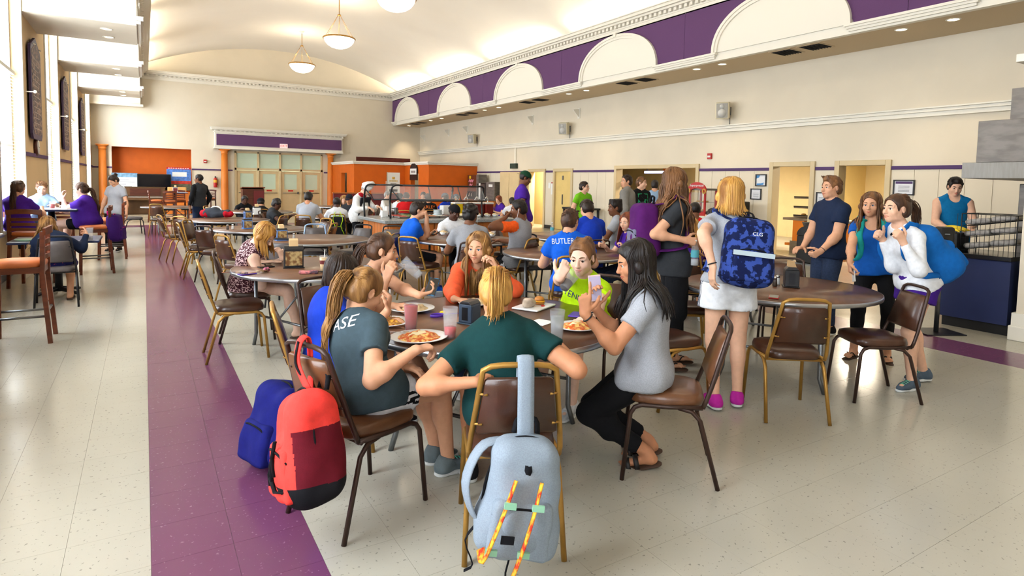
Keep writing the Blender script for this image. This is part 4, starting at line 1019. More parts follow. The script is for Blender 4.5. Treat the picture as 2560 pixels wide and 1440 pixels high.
def make_hair(J, hair, hm, lod, seed):
    rs = np.random.RandomState(seed+11); Hd, HR, hs, hp_, org, body = J['Hd'], J['HR'], J['hs'], J['hp'], J['org'], J['body']; st = hair['style']; tf = J.get('topf')
    hh = {0: .0075, 1: .012, 2: .017}[lod]; lo = Hd-.20; hi = Hd+.20; f = field_for(lo, hi, hh); vol = hair.get('vol', 1.0); g = .013*vol
    if st == 'bald': return None
    f.ell(hp_(0, -.012, .032), np.array((.074+g, .092+g, .086+g))*hs, HR, k=.01)
    if st != 'buzz':
        f.ell(hp_(0, -.045, -.02), np.array((.070+g*.8, .060+g, .07))*hs, HR, k=.03)
    fz = hair.get('line', .0)
    f.ell(hp_(0, .098, -.030+fz), np.array((.080, .090, .108))*hs, HR, k=.012, sub=True)
    f.ell(hp_(0, .06, -.12), np.array((.12, .10, .10))*hs, HR, k=.012, sub=True)
    for sd in (-1, 1):
        f.ell(hp_(sd*.085, .004, -.020), np.array((.030, .030, .042))*hs, HR, k=.01, sub=(st in ('short', 'pony', 'bun', 'buzz', 'flattop', 'curly')))
    f.cut(hp_(0, -.05, -.075), HR@np.array((0, -.25, -1.0)))
    if st == 'curly':
        for q in range(90 if lod < 2 else 40):
            a = rs.rand()*6.28; e = rs.rand()*1.5-.15; d = np.array([math.cos(a)*math.cos(e), math.sin(a)*math.cos(e), math.sin(e)])
            p = np.array([0, -.015, .035])+d*np.array((.084, .10, .098))*(1+.06*rs.rand())
            if p[1] > .05 and p[2] < .055: continue
            f.ell(hp_(*p), np.array((.017, .017, .017))*hs*vol*(.7+.6*rs.rand()), k=.006)
    if st == 'flattop':
        f.rbox(hp_(0, -.015, .085), np.array((.072, .086, .050))*hs, .02, HR, k=.02)
    if st == 'short' and hair.get('top', 0):
        f.ell(hp_(.0, .02, .088), np.array((.060, .068, .030+hair['top']))*hs, HR, k=.02)
        for q in range(18): a = rs.rand()-.5; b = rs.rand(); f.cap(hp_(a*.10, .07-b*.09, .085), hp_(a*.12+.02, .085-b*.10, .112+hair['top']), .010, .005, k=.008)
    f.ripple(.0035, 120, seed); V, Q = f.mesh(); ho = mesh_obj('hair', V, Q, hm, body, org)
    if lod == 2 and st not in ('long', 'pony', 'bun'): return ho
    nl = {0: 1.0, 1: .6, 2: .35}[lod]; mb = MB()
    def shell(a, e, ex=1.18):
        """point on the head: a around (0 = back, + = its right), e up"""
        d = np.array([math.sin(a)*math.cos(e), -math.cos(a)*math.cos(e), math.sin(e)]); return hp_(*(np.array([0, -.012, .030])+d*np.array((.074, .092, .086))*ex))
    def push(p, m=.012):
        if tf is None: return p
        for _ in range(6):
            if any(p[q] < tf.ax[q][1] or p[q] > tf.ax[q][-2] for q in range(3)): return p
            d, gr = tf.value(p)
            if d > m: break
            p = p+gr*(m-d+.003)
        return p
    if st == 'long':
        Ln = hair.get('len', .35); wav = hair.get('wave', .0); n = int(1.45*hair.get('n', 150)*nl); amax = hair.get('amax', 2.25); part = hair.get('part', .0)
        for q in range(n):
            a = (rs.rand()*2-1)*amax; lay = rs.rand()*.10; side = 1 if a > 0 else -1
            y0 = -.06+.125*(abs(a)/2.3)**1.3*(.75+.25*rs.rand()); pth = [hp_(part+side*.004, y0, .030+.100*math.sqrt(max(.05, 1-((y0+.012)/.108)**2)))]
            for e in (1.05, .55, .1, -.35): pth.append(shell(a*(.55 if e > 1 else .85 if e > .5 else 1), e, 1.20+lay))
            p = pth[-1].copy(); ph = rs.rand()*6.28; Lq = Ln*(.85+.25*rs.rand()); steps = max(3, int(Lq/.05)); out = unit(pth[-1]-Hd); out[2] = 0
            fr = hair.get('front', 0.0)
            for j in range(steps):
                p = p+np.array([0, 0, -Lq/steps])+out*hair.get('flare', .004)*(1-j/steps)
                if abs(a) > 1.45 and fr: p = p+J['cf']*fr*.012
                p2 = push(p, .010+lay*.14)
                if wav: p2 = p2+(HR[:, 0]*math.sin(ph+j*1.3)+HR[:, 1]*math.cos(ph*1.7+j*1.2))*wav
                pth.append(p2); p = p2*.6+p*.4
            k = 3+len(pth); r = np.interp(np.linspace(0, 1, k), [0, .2, .8, 1], [.003, .0072, .0062, .0014])*(.8+.6*rs.rand())*(1 if lod == 0 else 1.35)
            mb.tube(smooth_path(pth, k)-org, r, n=4, flat=(1.0, .6), up=out if np.linalg.norm(out) > .1 else None)
    elif st in ('pony', 'bun'):
        T = hp_(*hair.get('tie', (0, -.108, .035)))
        for q in range(int(150*nl)):
            a = math.pi+(rs.rand()*2-1)*2.6 if False else (rs.rand()*2-1)*2.7
            e0 = .60-.95*max(0, 1-abs(a)/2.0)+.25*rs.rand() if abs(a) < 2.0 else .45+.35*rs.rand()
            p0 = shell(a, min(e0, 1.2), 1.09); mid = (p0+T)/2; mid = Hd+HR[:, 2]*.03*hs+unit(mid-Hd-HR[:, 2]*.03*hs)*(.097+.01*rs.rand())*hs*1.05
            mb.tube(smooth_path([p0, (p0+mid)/2+unit((p0+mid)/2-Hd)*.007, mid, T], 9)-org, np.array([.002, .005, .006, .0065, .0065, .0065, .006, .0055, .005])*(.8+.5*rs.rand()), n=4, flat=(1, .5), up=unit(mid-Hd))
        MB().tube([T+HR@np.array((math.cos(t)*.017, -.004, math.sin(t)*.017))-org for t in np.linspace(0, 6.28, 13)[:-1]], .006, n=6, closed=True).build('hair_tie', mat('hair_tie_'+str(hair.get('tiecol', (24, 22, 24))), hair.get('tiecol', (24, 22, 24)), .6), ho)
        if st == 'pony':
            Ln = hair.get('len', .30); bd = HR@np.array(hair.get('dir', (0, -1.0, .25)))
            for q in range(int(3.6*hair.get('n', 44)*nl)):
                o = np.clip(rs.randn(3), -1.8, 1.8)*.010; p = T+o*.4; pth = [T-bd*.01, p+bd*.02+o*.3]; p = p+bd*.035+o; Lq = Ln*(.75+.35*rs.rand()); steps = max(3, int(Lq/.045)); ph = rs.rand()*6.28
                pth.append(p); dr = unit(bd)
                for j in range(steps):
                    dr = unit(dr+np.array([0, 0, -1.2])); p = p+dr*Lq/steps+o*.06; p = push(p, .008+.016*rs.rand())
                    pth.append(p+HR[:, 0]*math.sin(ph+j*.9)*hair.get('wave', .006))
                k = 3+len(pth); mb.tube(smooth_path(pth, k)-org, np.interp(np.linspace(0, 1, k), [0, .15, .75, 1], [.0025, .0034, .0030, .001])*(.8+.5*rs.rand())*(1 if lod == 0 else 1.4), n=4, flat=(1, .7))
            p = T.copy(); cp_ = [T-bd*.01, T+bd*.02]; p = T+bd*.035; cp_.append(p); dr = unit(bd); steps = max(4, int(Ln/.04))
            for j in range(steps):
                dr = unit(dr+np.array([0, 0, -1.2])); p = push(p+dr*Ln*.93/steps, .020); cp_.append(p)
            k = 16; mb.tube(smooth_path(cp_, k)-org, np.interp(np.linspace(0, 1, k), [0, .12, .4, .75, 1], [.013, .026, .030, .023, .003])*hair.get('thick', 1.0), n=10, flat=(1, .8))
        else:
            for q in range(int(34*nl)+6):
                d = unit(rs.randn(3)); c = T+HR@np.array((0, -.028, .012)); u = unit(np.cross(d, rs.randn(3)))
                mb.tube([c+(d*math.cos(t)+u*math.sin(t))*.030-org for t in np.linspace(0, 3.6, 9)], np.array([.003, .008, .009, .009, .009, .009, .009, .008, .003]), n=5)
    elif st == 'short' and lod < 2:
        for q in range(int(230*nl)):
            a = (rs.rand()*2-1)*math.pi; e = rs.rand()*1.2+.1
            if abs(a) > 2.0 and e < .62: continue
            p0 = shell(a, e, 1.13); dr = unit(HR@np.array(hair.get('comb', (.25, .6, -.3)))+rs.randn(3)*.25); n_ = unit(p0-Hd); dr = unit(dr-n_*(dr@n_)*.9)
            mb.tube([p0-dr*.012, p0+dr*.008+n_*.003, p0+dr*.026+n_*.001]-org, np.array([.003, .0065, .0012]), n=5, flat=(1, .45), up=n_)
    if mb.v: mb.build('hair_locks', hm, ho)
    return ho
def stand(x, y, yaw, h, fwd=.0, lean=0.0, side=0.0):
    """hip, head of a standing figure: fwd/lean move the head forward/sideways (m)"""
    s = h/1.70; f = np.array([math.cos(yaw), math.sin(yaw), 0]); r = np.array([math.sin(yaw), -math.cos(yaw), 0])
    P = np.array([x, y, .925*s]); return P, P+np.array([0, 0, .655*s])+f*fwd*s+r*lean, f, r
def stance(x, y, yaw, h, gap=.16, step=0.0):
    s = h/1.70; f = np.array([math.cos(yaw), math.sin(yaw), 0]); r = np.array([math.sin(yaw), -math.cos(yaw), 0]); c = np.array([x, y, .085*s])
    return [(c-r*gap/2+f*step/2, unit(f-r*.15)), (c+r*gap/2-f*step/2, unit(f+r*.15))]
def shirt_text(J, txt, size, m, at, dirn, up=None, sx=1.0, name='lettering', rot=0.0):
    """lettering laid onto the shirt: at = point near the cloth, dirn = direction from outside towards the cloth"""
    me = text_mesh(txt, size, 0.0); n = unit(dirn); u = np.array([0, 0, 1.0]) if up is None else np.asarray(up, float); u = unit(u-n*(u@n)); r = unit(np.cross(n, u))
    if rot: q = rot_axis(n, rot); u = q@u; r = q@r
    return decal(J, me, m, at, n, r*sx, u, name)
def decal(J, me, m, at, n, r, u, name='print'):
    bm = bmesh.new(); bm.from_mesh(me); bmesh.ops.triangulate(bm, faces=bm.faces[:]); bmesh.ops.subdivide_edges(bm, edges=[e for e in bm.edges if e.calc_length() > .02], cuts=2, use_grid_fill=False)
    for v in bm.verts:
        p = np.asarray(at)+r*v.co.x+u*v.co.y; hit = J['bvh'].ray_cast(Vector(p-n*.25), Vector(n))
        q = np.array(hit[0])-n*.0035 if hit[0] is not None else p
        v.co = Vector(q-J['org'])
    bm.to_mesh(me); bm.free(); me.materials.clear(); me.materials.append(m)
    o = bpy.data.objects.new(name, me); COL.objects.link(o); o.parent = J['top']; return o
def rect_mesh(w, h, n=6, shape=None):
    b = MB()
    if shape is None:
        P = [(-w/2, -h/2), (w/2, -h/2), (w/2, h/2), (-w/2, h/2)]
    else: P = shape
    me = bpy.data.meshes.new('print'); me.from_pydata([(x, y, 0) for x, y in P], [], [tuple(range(len(P)))]); return me
# ------------------------------------------------------------------ tables
T1, T2, T3 = (1.83, 3.25), (1.46, 5.98), (4.70, 3.25)
table(*T1, .55, 'round table with plates of pasta in the middle of the picture')
table(*T2, .4, 'round table with brown napkin holder where the blonde girl reads her phone')
table(*T3, .55, 'round table beside the girl with the floral backpack')
T4, T5, T6, T7, T8, T9, T10, T11, T12 = (2.05, 8.85), (1.70, 10.95), (1.45, 13.5), (4.12, 8.05), (4.5, 6.05), (6.0, 8.05), (6.2, 5.05), (2.55, 16.7), (3.75, 14.3)
table(*T4, .3, 'round table with an empty napkin holder just behind the blonde phone girl')
table(*T5, .3, 'round table with salt and pepper shakers, third along the purple band')
table(*T6, .3, 'round table with a red and grey bag lying on it')
table(*T7, .6, 'round table where four young men sit before the salad bar')
table(*T8, .6, 'round table with a white plastic bag, in front of the BUTLER shirt')
table(*T9, .6, 'round table with a water bottle, where the flat-top man sits')
table(*T10, .6, 'round table with clear cups behind the floral backpack girl')
table(*T11, .2, 'round table near the far doors with two men in black')
table(*T12, .2, 'round table by the chef where the white shirt back is seen')
T13, T14, T15, T16 = (6.6, 16.1), (9.6, 16.4), (5.4, 19.5), (0.7, 19.6)
table(*T13, .2, 'round table behind the salad bar with the red shirt diner')
table(*T14, .2, 'round table in front of the grey drink machine')
table(*T15, .2, 'round table before the glazed doors, empty')
table(*T16, .2, 'round table near the piano beside the standing man')
# ------------------------------------------------------------------ empty banquet chairs
def away(t, ang, r=.98):
    return (t[0]+r*math.cos(ang), t[1]+r*math.sin(ang))
def echair(kind, t, deg, label, r=.98, turn=0.0):
    x, y = away(t, math.radians(deg), r); rz = math.atan2(t[1]-y, t[0]-x)-math.pi/2+turn
    return chair(kind, x, y, rz, label)
chair('gold', .70, 5.88, math.atan2(-.02, .95)-math.pi/2, 'empty gold chair on the purple band edge beside the phone girl\'s table')
chair('gold', 3.93, 2.62, math.atan2(.64, .45)-math.pi/2, 'empty gold chair with worn legs in front of the right table')
chair('darkb', 4.86, 2.50, math.atan2(.55, -.85)-math.pi/2, 'empty dark brown chair side-on in front of the white-sleeved girl')
chair('gold', 4.38, 4.00, math.atan2(-.6, .8)-math.pi/2, 'empty gold chair between the tall girl and the white shorts')
chair('darkb', 5.55, 3.75, math.atan2(-.5, -.85)-math.pi/2, 'dark-framed chair behind the right table, in front of the navy shirt man')
chair('gold', 3.36, 3.22, math.atan2(-.05, 1.0)-math.pi/2, 'gold-framed chair with brown seat behind the black-jeans girl\'s chair')
echair('gold', T5, 184, 'gold chair with its back to the purple band at the shaker table', .95)
echair('darkb', T5, 222, 'dark-legged chair pulled out onto the purple band', .98)
echair('gold', T4, 198, 'tall-looking gold chair directly left of the blonde phone girl', 1.0, .15)
echair('black', T4, 240, 'blue-lit dark framed chair just left of the blonde phone girl\'s shoulder', .96)
echair('gold', T5, 150, 'gold chair second on the purple band, facing the shaker table', .95)
echair('gold', T6, 195, 'gold chair farthest along the purple band, facing right', .95)
echair('gold', T6, 225, 'gold chair on the purple band in front of the bag table', .97)
echair('gold', T5, 325, 'gold chair hidden behind the blonde phone girl\'s head', .95)
echair('gold', T4, 318, 'front gold chair between napkin holder table and dark hair', .95)
echair('gold', T4, 350, 'rear gold chair between napkin holder table and salad bar', 1.02)
echair('black', T4, 12, 'slim black chair turned edge-on before the salad bar corner', 1.3, .9)
echair('blue', T4, 75, 'pale blue framed chair behind the shaker and napkin table', .98)
echair('black', T4, 42, 'grey padded chair seen from behind near the neon backpack', 1.1)
echair('gold', T5, 25, 'gold chair leaning in front of the grey shirt man', 1.05)
echair('gold', T6, 318, 'gold chair behind the black shirt with the cap', .95)
echair('darkb', T6, 356, 'dark chair beside the curly head in the middle distance', 1.1)
echair('gold', T7, 205, 'gold chair front left of the four young men\'s table', .99, .1)
echair('gold', T7, 20, 'gold chair with slatted look behind the pink cup', 1.02)
echair('gold', T9, 128, 'gold chair near the open yellow doorway', .98)
echair('black', T8, 80, 'black chair back between raglan and BUTLER shirts', 1.0)
echair('gold', T8, 178, 'gold chair left of the BUTLER shirt', 1.0)
echair('gold', T15, 250, 'gold chair before the glazed doors, first', .98); echair('gold', T15, 300, 'gold chair before the glazed doors, second', .98); echair('darkb', T15, 30, 'dark chair by the orange column right of the doors', .98)
echair('gold', T16, 250, 'gold chair in front of the standing raglan man', .98); echair('black', T16, 190, 'purple-grey chair nearest the piano', .98); echair('gold', T11, 200, 'gold chair left of the black shirts\' table', 1.0)
echair('gold', T11, 160, 'gold chair behind the bag table on the far side', 1.0)
# ------------------------------------------------------------------ bar stools and high tables by the windows
def stool(x, y, rz, label, h=.76, seatm=m_terra, wood=m_cherry, group='wooden bar stools'):
    r = thing('bar_stool', label, 'bar stool', (x, y, 0), rz, group)
    # faces +Y; back at -Y
    b = MB(); n = 24; rg = [(.95, h-.035), (1.0, h-.02), (1.0, h), (.93, h+.02), (.6, h+.032)]
    def ol(s): return [(.21*s*abs(math.cos(t))**.5*(1 if math.cos(t) > 0 else -1), .21*s*abs(math.sin(t))**.5*(1 if math.sin(t) > 0 else -1)) for t in np.arange(n)*2*math.pi/n]
    vs = [(px_, py_, z) for s_, z in rg for px_, py_ in ol(s_)]
    fs = [(i*n+q, i*n+(q+1) % n, (i+1)*n+(q+1) % n, (i+1)*n+q) for i in range(4) for q in range(n)]+[tuple(range(n))[::-1], tuple(4*n+q for q in range(n))]
    b.add(vs, fs, 0, True); b.build('seat', seatm, r)
    fr = MB(); fr.bx(-.2, .2, .17, .2, h-.09, h-.03); fr.bx(-.2, .2, -.2, -.17, h-.09, h-.03); fr.bx(-.2, -.17, -.2, .2, h-.088, h-.032); fr.bx(.17, .2, -.2, .2, h-.088, h-.032); fr.build('seat_frame', wood, r)
    for sx in (-1, 1):
        MB().tube([(sx*.185, .185, h-.03), (sx*.195, .20, 0)], .026, n=4, smooth=False).build('leg', wood, r)
        MB().tube([(sx*.185, -.20, h+.30), (sx*.185, -.195, h), (sx*.185, -.19, h-.1), (sx*.195, -.24, 0)], .027, n=4, smooth=False).build('leg', wood, r)
    for k, z in enumerate((.06, .13, .20)):
        MB().tube(smooth_path([(-.18, -.20, h+z), (0, -.225, h+z+.005), (.18, -.20, h+z)], 7), .024, n=4, flat=(1.25, .4), up=(0, 0, 1), smooth=False).build('back_slat', wood, r)
    MB().tube(smooth_path([(-.21, -.215, h+.30), (0, -.245, h+.315), (.21, -.215, h+.30)], 9), .04, n=4, flat=(1.2, .4), up=(0, 0, 1), smooth=False).build('top_rail', wood, r)
    for z, y0 in ((.22, .195), (.30, -.215)): MB().tube([(-.19, y0, z), (.19, y0, z)], .012).build('stretcher', m_dsteel, r)
    for sx in (-1, 1): MB().tube([(sx*.19, .195, .26), (sx*.19, -.21, .26)], .012).build('stretcher', m_dsteel, r)
    return r
def high_table(x, y, w_, label, h=1.05, sq=True, m=m_navyp, dp=None, rz=0.0):
    r = thing('pedestal_table', label, 'table', (x, y, 0), rz, 'pedestal tables')
    d_ = dp or w_
    b = MB(); b.box((0, 0, h-.018), (w_, d_, .036)); b.build('tabletop', mat('pale_glossy_top', (196, 200, 206), .14, var=.05, vscale=3), r, .008)
    MB().box((0, 0, h-.022), (w_+.012, d_+.012, .03)).build('edge_band', m, r, .01)
    MB().cyl((0, 0, .03), (0, 0, h-.036), .045).build('column', m_blackf, r)
    b = MB()
    for k in range(4): a = k*math.pi/2+math.pi/4; b.tube([(0, 0, .07), (.30*math.cos(a), .30*math.sin(a), .025)], [.035, .02], n=8)
    b.build('foot_cross', m_blackf, r); return r
stool(-1.02, 7.28, math.pi/2, 'nearest wooden bar stool with orange seat, at the left edge')
high_table(-1.42, 6.85, .62, 'bright high table corner beside the nearest bar stool', 1.05)
stool(-1.38, 10.9, -.25, 'slat-back wooden stool under the ponytailed girl in purple')
stool(-.70, 11.95, math.pi/2+.1, 'wooden stool with a purple backpack hanging from it')
stool(-1.30, 13.35, math.pi, 'wooden stool behind the glare, under the window')
high_table(-1.28, 12.15, .72, 'dark high table where two girls in purple sit', 1.05)
high_table(-1.0, 10.05, .95, 'low dark table with a green plate beside the curly blonde', .74, dp=.75)
stool(-.55, 13.9, math.pi/2, 'wooden stool beside the standing girl in grey')
# far high-top group near the piano
high_table(.95, 24.6, .75, 'far high table with a napkin holder before the poster', 1.05, m=m_navyp)
stool(.35, 24.5, -math.pi/2, 'far wooden stool left of the far high table'); stool(.75, 23.9, .0, 'far wooden stool in front of the far high table'); stool(1.55, 24.6, math.pi/2, 'far wooden stool right of the far high table'); stool(1.1, 25.3, math.pi, 'far wooden stool behind the far high table')
stool(2.2, 27.0, 2.6, 'dark wooden stool beside the maroon lectern', wood=m_cherryd)
# ------------------------------------------------------------------ people: wardrobe
c_ash = cloth('ash_tee', (66, 82, 90)); c_royal = cloth('royal_tee', (24, 58, 176)); c_heather = cloth('heather_tee', (158, 158, 162), var=.18, vscale=160); c_coral = cloth('coral_sweater', (244, 98, 58)); c_neon = cloth('neon_tee', (196, 240, 20)); c_ltgrey = cloth('light_grey_tee', (176, 178, 184), var=.15, vscale=160); c_forest = cloth('forest_tee', (18, 58, 58))
c_black = cloth('black', (20, 20, 23)); c_white = cloth('white', (238, 238, 240)); c_charc = cloth('charcoal_tee', (50, 52, 56)); c_navy = cloth('navy_tee', (28, 40, 66)); c_blue = cloth('blue_tee', (20, 88, 176)); c_bblue = cloth('bright_blue_tee', (22, 96, 214)); c_purple = cloth('purple_tee', (74, 34, 150)); c_lime = cloth('lime_tee', (118, 190, 32)); c_hood = cloth('grey_hoodie', (142, 138, 132), var=.15, vscale=120); c_red = cloth('red_tee', (196, 24, 28)); c_teal = cloth('teal_tank', (10, 108, 160)); c_jean = cloth('denim', (48, 60, 86), var=.2, vscale=60); c_pshort = cloth('purple_shorts', (66, 30, 132)); c_orng = cloth('orange_sleeve', (242, 92, 28)); c_floral = cloth('floral_romper', (70, 30, 40), (226, 190, 190), vscale=70, lo=.5, hi=.56); c_dkteal = cloth('teal_shorts', (16, 112, 110)); c_apron = cloth('dark_apron', (34, 34, 44)); c_redk = cloth('red_kerchief', (168, 22, 34)); c_chef = cloth('chef_white', (240, 238, 234)); c_ltblue = cloth('light_blue_tee', (150, 178, 210)); c_khaki = cloth('khaki', (150, 134, 110)); c_skirt = cloth('navy_floral_skirt', (30, 34, 92), (214, 90, 130), vscale=40, lo=.62, hi=.66)
s_white = cloth('sole_white', (226, 226, 222), bump=0)
SN = lambda n, c, lc=(230, 230, 230), sole=None: ('sneaker', cloth('shoe_'+n, c), sole or s_white, cloth('lace_'+n, lc))
sn_grey = SN('grey', (112, 124, 128), (90, 210, 180)); sn_pink = SN('pink', (196, 46, 160), (210, 60, 170)); sn_black = SN('black', (24, 24, 28)); sn_slate = SN('slate', (84, 98, 112), (140, 230, 190)); sn_white = SN('white', (214, 214, 214))
m_leather = mat('black_leather', (28, 24, 22), .5); m_cork = mat('cork_sole', (70, 48, 34), .7)
sandal = ('sandal', m_leather, m_cork); thong = ('thong', m_leather, m_cork)
A = lambda *v: np.array(v, float)
def dirv(yaw): return A(math.cos(yaw), math.sin(yaw), 0), A(math.sin(yaw), -math.cos(yaw), 0)
def lap(P, f, r, z=.66): return [(P+f*.26-r*.11+A(0, 0, z-P[2]), unit(f+r*.3), A(0, 0, -1), 'relaxed'), (P+f*.26+r*.11+A(0, 0, z-P[2]), unit(f-r*.3), A(0, 0, -1), 'relaxed')]
def ontable(P, f, r, z=.785, d=.40, w_=.17): return [(P+f*d-r*w_+A(0, 0, z-P[2]), unit(f+r*.45), A(0, 0, -1), 'relaxed'), (P+f*d+r*w_+A(0, 0, z-P[2]), unit(f-r*.45), A(0, 0, -1), 'relaxed')]
def seatfeet(P, f, r, d=.42, w_=.12): return [(A(P[0], P[1], .085)+f*d-r*w_, f-r*.1), (A(P[0], P[1], .085)+f*d+r*w_, f+r*.1)]
def seated(label, px, py, dep, face, lean=.10, kind='gold', hands=None, feet=None, look=None, chlabel=None, pz=.555, set_=True, **kw):
    """person on a chair: head at the given picture point and depth; face = point looked towards by the body"""
    Hd = px_at_depth(px, py, dep); yaw = math.atan2(face[1]-Hd[1], face[0]-Hd[0]); f, r = dirv(yaw)
    P = A(Hd[0], Hd[1], pz)-f*lean
    if kind: chair(kind, P[0]+f[0]*.05, P[1]+f[1]*.05, yaw-math.pi/2, chlabel or ('chair under the '+label.split(' ', 1)[1] if False else 'chair used by '+label))
    hd = hands(P, f, r) if callable(hands) else (hands or ontable(P, f, r)); ft = feet(P, f, r) if callable(feet) else (feet or seatfeet(P, f, r))
    lk = look if look is not None else unit(f+A(0, 0, -.35))
    return person(label, P, yaw, Hd, lk, hd, ft, **kw)
def standing(label, px, py, dep, yaw, h, hands=None, feet=None, look=None, fwd=.0, off=(0, 0), gap=.17, step=0.0, **kw):
    Hd = px_at_depth(px, py, dep); f, r = dirv(yaw); s = h/1.70
    x, y = Hd[0]-f[0]*fwd+off[0], Hd[1]-f[1]*fwd+off[1]; P = A(x, y, .925*s)
    Hd = A(Hd[0], Hd[1], min(Hd[2], 1.6*s+.0) if fwd else 1.585*s)
    hd = hands(P, f, r, s) if callable(hands) else (hands or [(P-r*.27*s+f*.02-A(0, 0, .06), A(0, 0, -1), r, 'relaxed'), (P+r*.27*s+f*.02-A(0, 0, .06), A(0, 0, -1), -r, 'relaxed')])
    ft = feet or stance(x, y, yaw, h, gap, step)
    return person(label, P, yaw, Hd, look if look is not None else f, hd, ft, h=h, **kw)
pxz, pxd = px_at_z, px_at_depth
# ================================================================== the near table
# girl in dark grey tee with blonde ponytail (back towards the camera)
chair('dark', .89, 2.84, math.atan2(.37, .93)-math.pi/2, 'dark brown chair with a coral backpack hung over its back')
yaw = math.atan2(.37, .93); f, r = dirv(yaw); P = A(.93, 2.85, .56)
J1 = person('girl with long blonde ponytail in dark grey tee with white letters on the back', P, yaw, pxd(912, 728, 3.12), unit(A(.93, .22, -.42)),
    [(P+f*.16+r*.04+A(0, 0, .10), unit(f*.3+r), A(0, 0, -1), 'relaxed'), (pxz(1048, 872, .80)-f*.02, unit(A(.75, .2, -.05)), A(.1, .1, -1), 'grip')],
    [(P+f*.50-r*.02+A(0, 0, -.46), unit(f+A(0, 0, -.1))), (P+f*.47+r*.10+A(0, 0, -.475), unit(f*.9+r*.25))], h=1.70, tone='light', top=dict(kind='tee', mat=c_ash, hem=.10), bottom=dict(mat=c_white, len=.42, name='shorts', stripe=c_black, flare=1),
    hair=dict(style='pony', col='dblonde', len=.42, n=60, tie=(0, -.105, .045), dir=(0, -1, .1), wave=.008), shoes=sn_grey, twist=-.05, seed=2, knees=(f*.8+A(0, 0, .7), f*.8+A(0, 0, .7)))
m_wtext = mat('white_print', (240, 240, 240), .7)
shirt_text(J1, 'ASE', .080, m_wtext, J1['C']+J1['sp']*.10+J1['cr']*.05, J1['cf'], up=J1['sp'])
# girl in royal blue with long dark hair beside her
chair('gold', .93, 3.62, math.atan2(-.15, .98)-math.pi/2, 'gold chair of the girl in royal blue, left of the coral backpack')
yaw = math.atan2(-.12, .98); f, r = dirv(yaw); P = A(.93, 3.62, .56)
J2 = person('girl with long dark brown hair in royal blue shirt lifting a fork', P, yaw, pxd(858, 684, 3.72), unit(A(.95, .1, -.35)),
    [(P+f*.42-r*.15+A(0, 0, .23), unit(f+r*.3), A(0, 0, -1), 'relaxed'), (pxd(968, 778, 3.55), unit(A(.25, .25, 1)), unit(A(-.8, .4, 0)), 'pinch')], [seatfeet(P, f, r)[0], (pxd(1072, 955, 3.38), unit(A(.85, -.15, -.45)))], tone='light', top=dict(kind='tee', mat=c_royal), bottom=dict(mat=c_black, len=.6, name='shorts'),
    hair=dict(style='long', col='dkbrown', len=.34, n=190, amax=2.3, front=.2, part=.01), shoes=sn_black, seed=3)
# girl in heather grey drinking
chair('darkb', 1.22, 4.30, math.atan2(-.85, .5)-math.pi/2, 'dark chair of the girl drinking from a clear cup')
yaw = math.atan2(-.80, .60); f, r = dirv(yaw); P = A(1.22, 4.28, .56)
J3 = person('girl in heather grey tee drinking from a clear plastic cup', P, yaw, pxd(957, 626, 4.15), unit(A(.88, -.42, -.10)),
    [(pxz(1072, 752, .84), unit(A(.9, .1, .15)), A(0, .3, 1), 'phone'), (pxd(966, 698, 3.92), unit(A(.30, -.1, .95)), unit(A(.7, .6, 0)), 'grip')], seatfeet(P, f, r), tone='light', top=dict(kind='tee', mat=c_heather), bottom=dict(mat=c_black, len=.6, name='shorts'),
    hair=dict(style='pony', col='brown', len=.34, n=46, tie=(0, -.10, .02), dir=(0, -1, -.2)), shoes=sn_black, seed=4, elbows=(A(.2, -.4, -1), A(-.3, .2, -1)))
# girl in coral orange facing the camera
chair('darkb', 2.32, 4.42, math.atan2(-.9, -.4)-math.pi/2, 'chair behind the girl in the orange sweater')
yaw = math.atan2(-.9, -.36); f, r = dirv(yaw); P = A(2.30, 4.38, .56)
J4 = person('girl with long straight blonde hair in orange long-sleeved shirt talking', P, yaw, pxd(1195, 620, 4.60), unit(A(-.72, -.68, -.06)),
    [(pxd(1243, 672, 4.42), unit(A(-.45, .2, .85)), unit(A(-.75, .3, -.4)), 'cheek'), (pxz(1135, 748, .785), unit(A(.55, -.8, -.05)), A(0, 0, -1), 'relaxed')], seatfeet(P, f, r), tone='light', top=dict(kind='long', mat=c_coral, fold=.009, g=.018), bottom=dict(mat=c_jean, len=1.95),
    hair=dict(style='long', col='dblonde', len=.40, n=170, amax=2.35, part=.015, front=.45), shoes=sn_white, seed=5, eyes='blue', elbows=(A(.7, -.2, -.8), A(-.5, 0, -.9)))
# girl in neon yellow with the cola glass
chair('darkb', 2.93, 3.60, math.atan2(-.45, -.9)-math.pi/2, 'chair behind the girl in the neon yellow shirt')
yaw = math.atan2(-.42, -.9); f, r = dirv(yaw); P = A(2.84, 3.56, .56)
J5 = person('girl with hair bun in neon yellow shirt drinking dark cola', P, yaw, pxd(1455, 640, 4.12), unit(A(-.80, -.52, -.22)),
    [(pxz(1478, 796, .785), unit(A(-.75, -.15, 0)), A(0, 0, -1), 'relaxed'), (pxd(1396, 698, 3.78), unit(A(.35, -.2, .85)), unit(A(.55, .75, 0)), 'grip')], seatfeet(P, f, r), tone='pale', wt=1.18, h=1.68, top=dict(kind='tee', mat=c_neon), bottom=dict(mat=c_black, len=.7, name='shorts'),
    hair=dict(style='bun', col='ltbrown', tie=(0, -.10, .06)), shoes=sn_white, seed=6, elbows=(A(.3, .2, -1), A(-.6, .2, -.9)), headscale=1.06)
m_dktext = mat('navy_print', (44, 44, 96), .7)
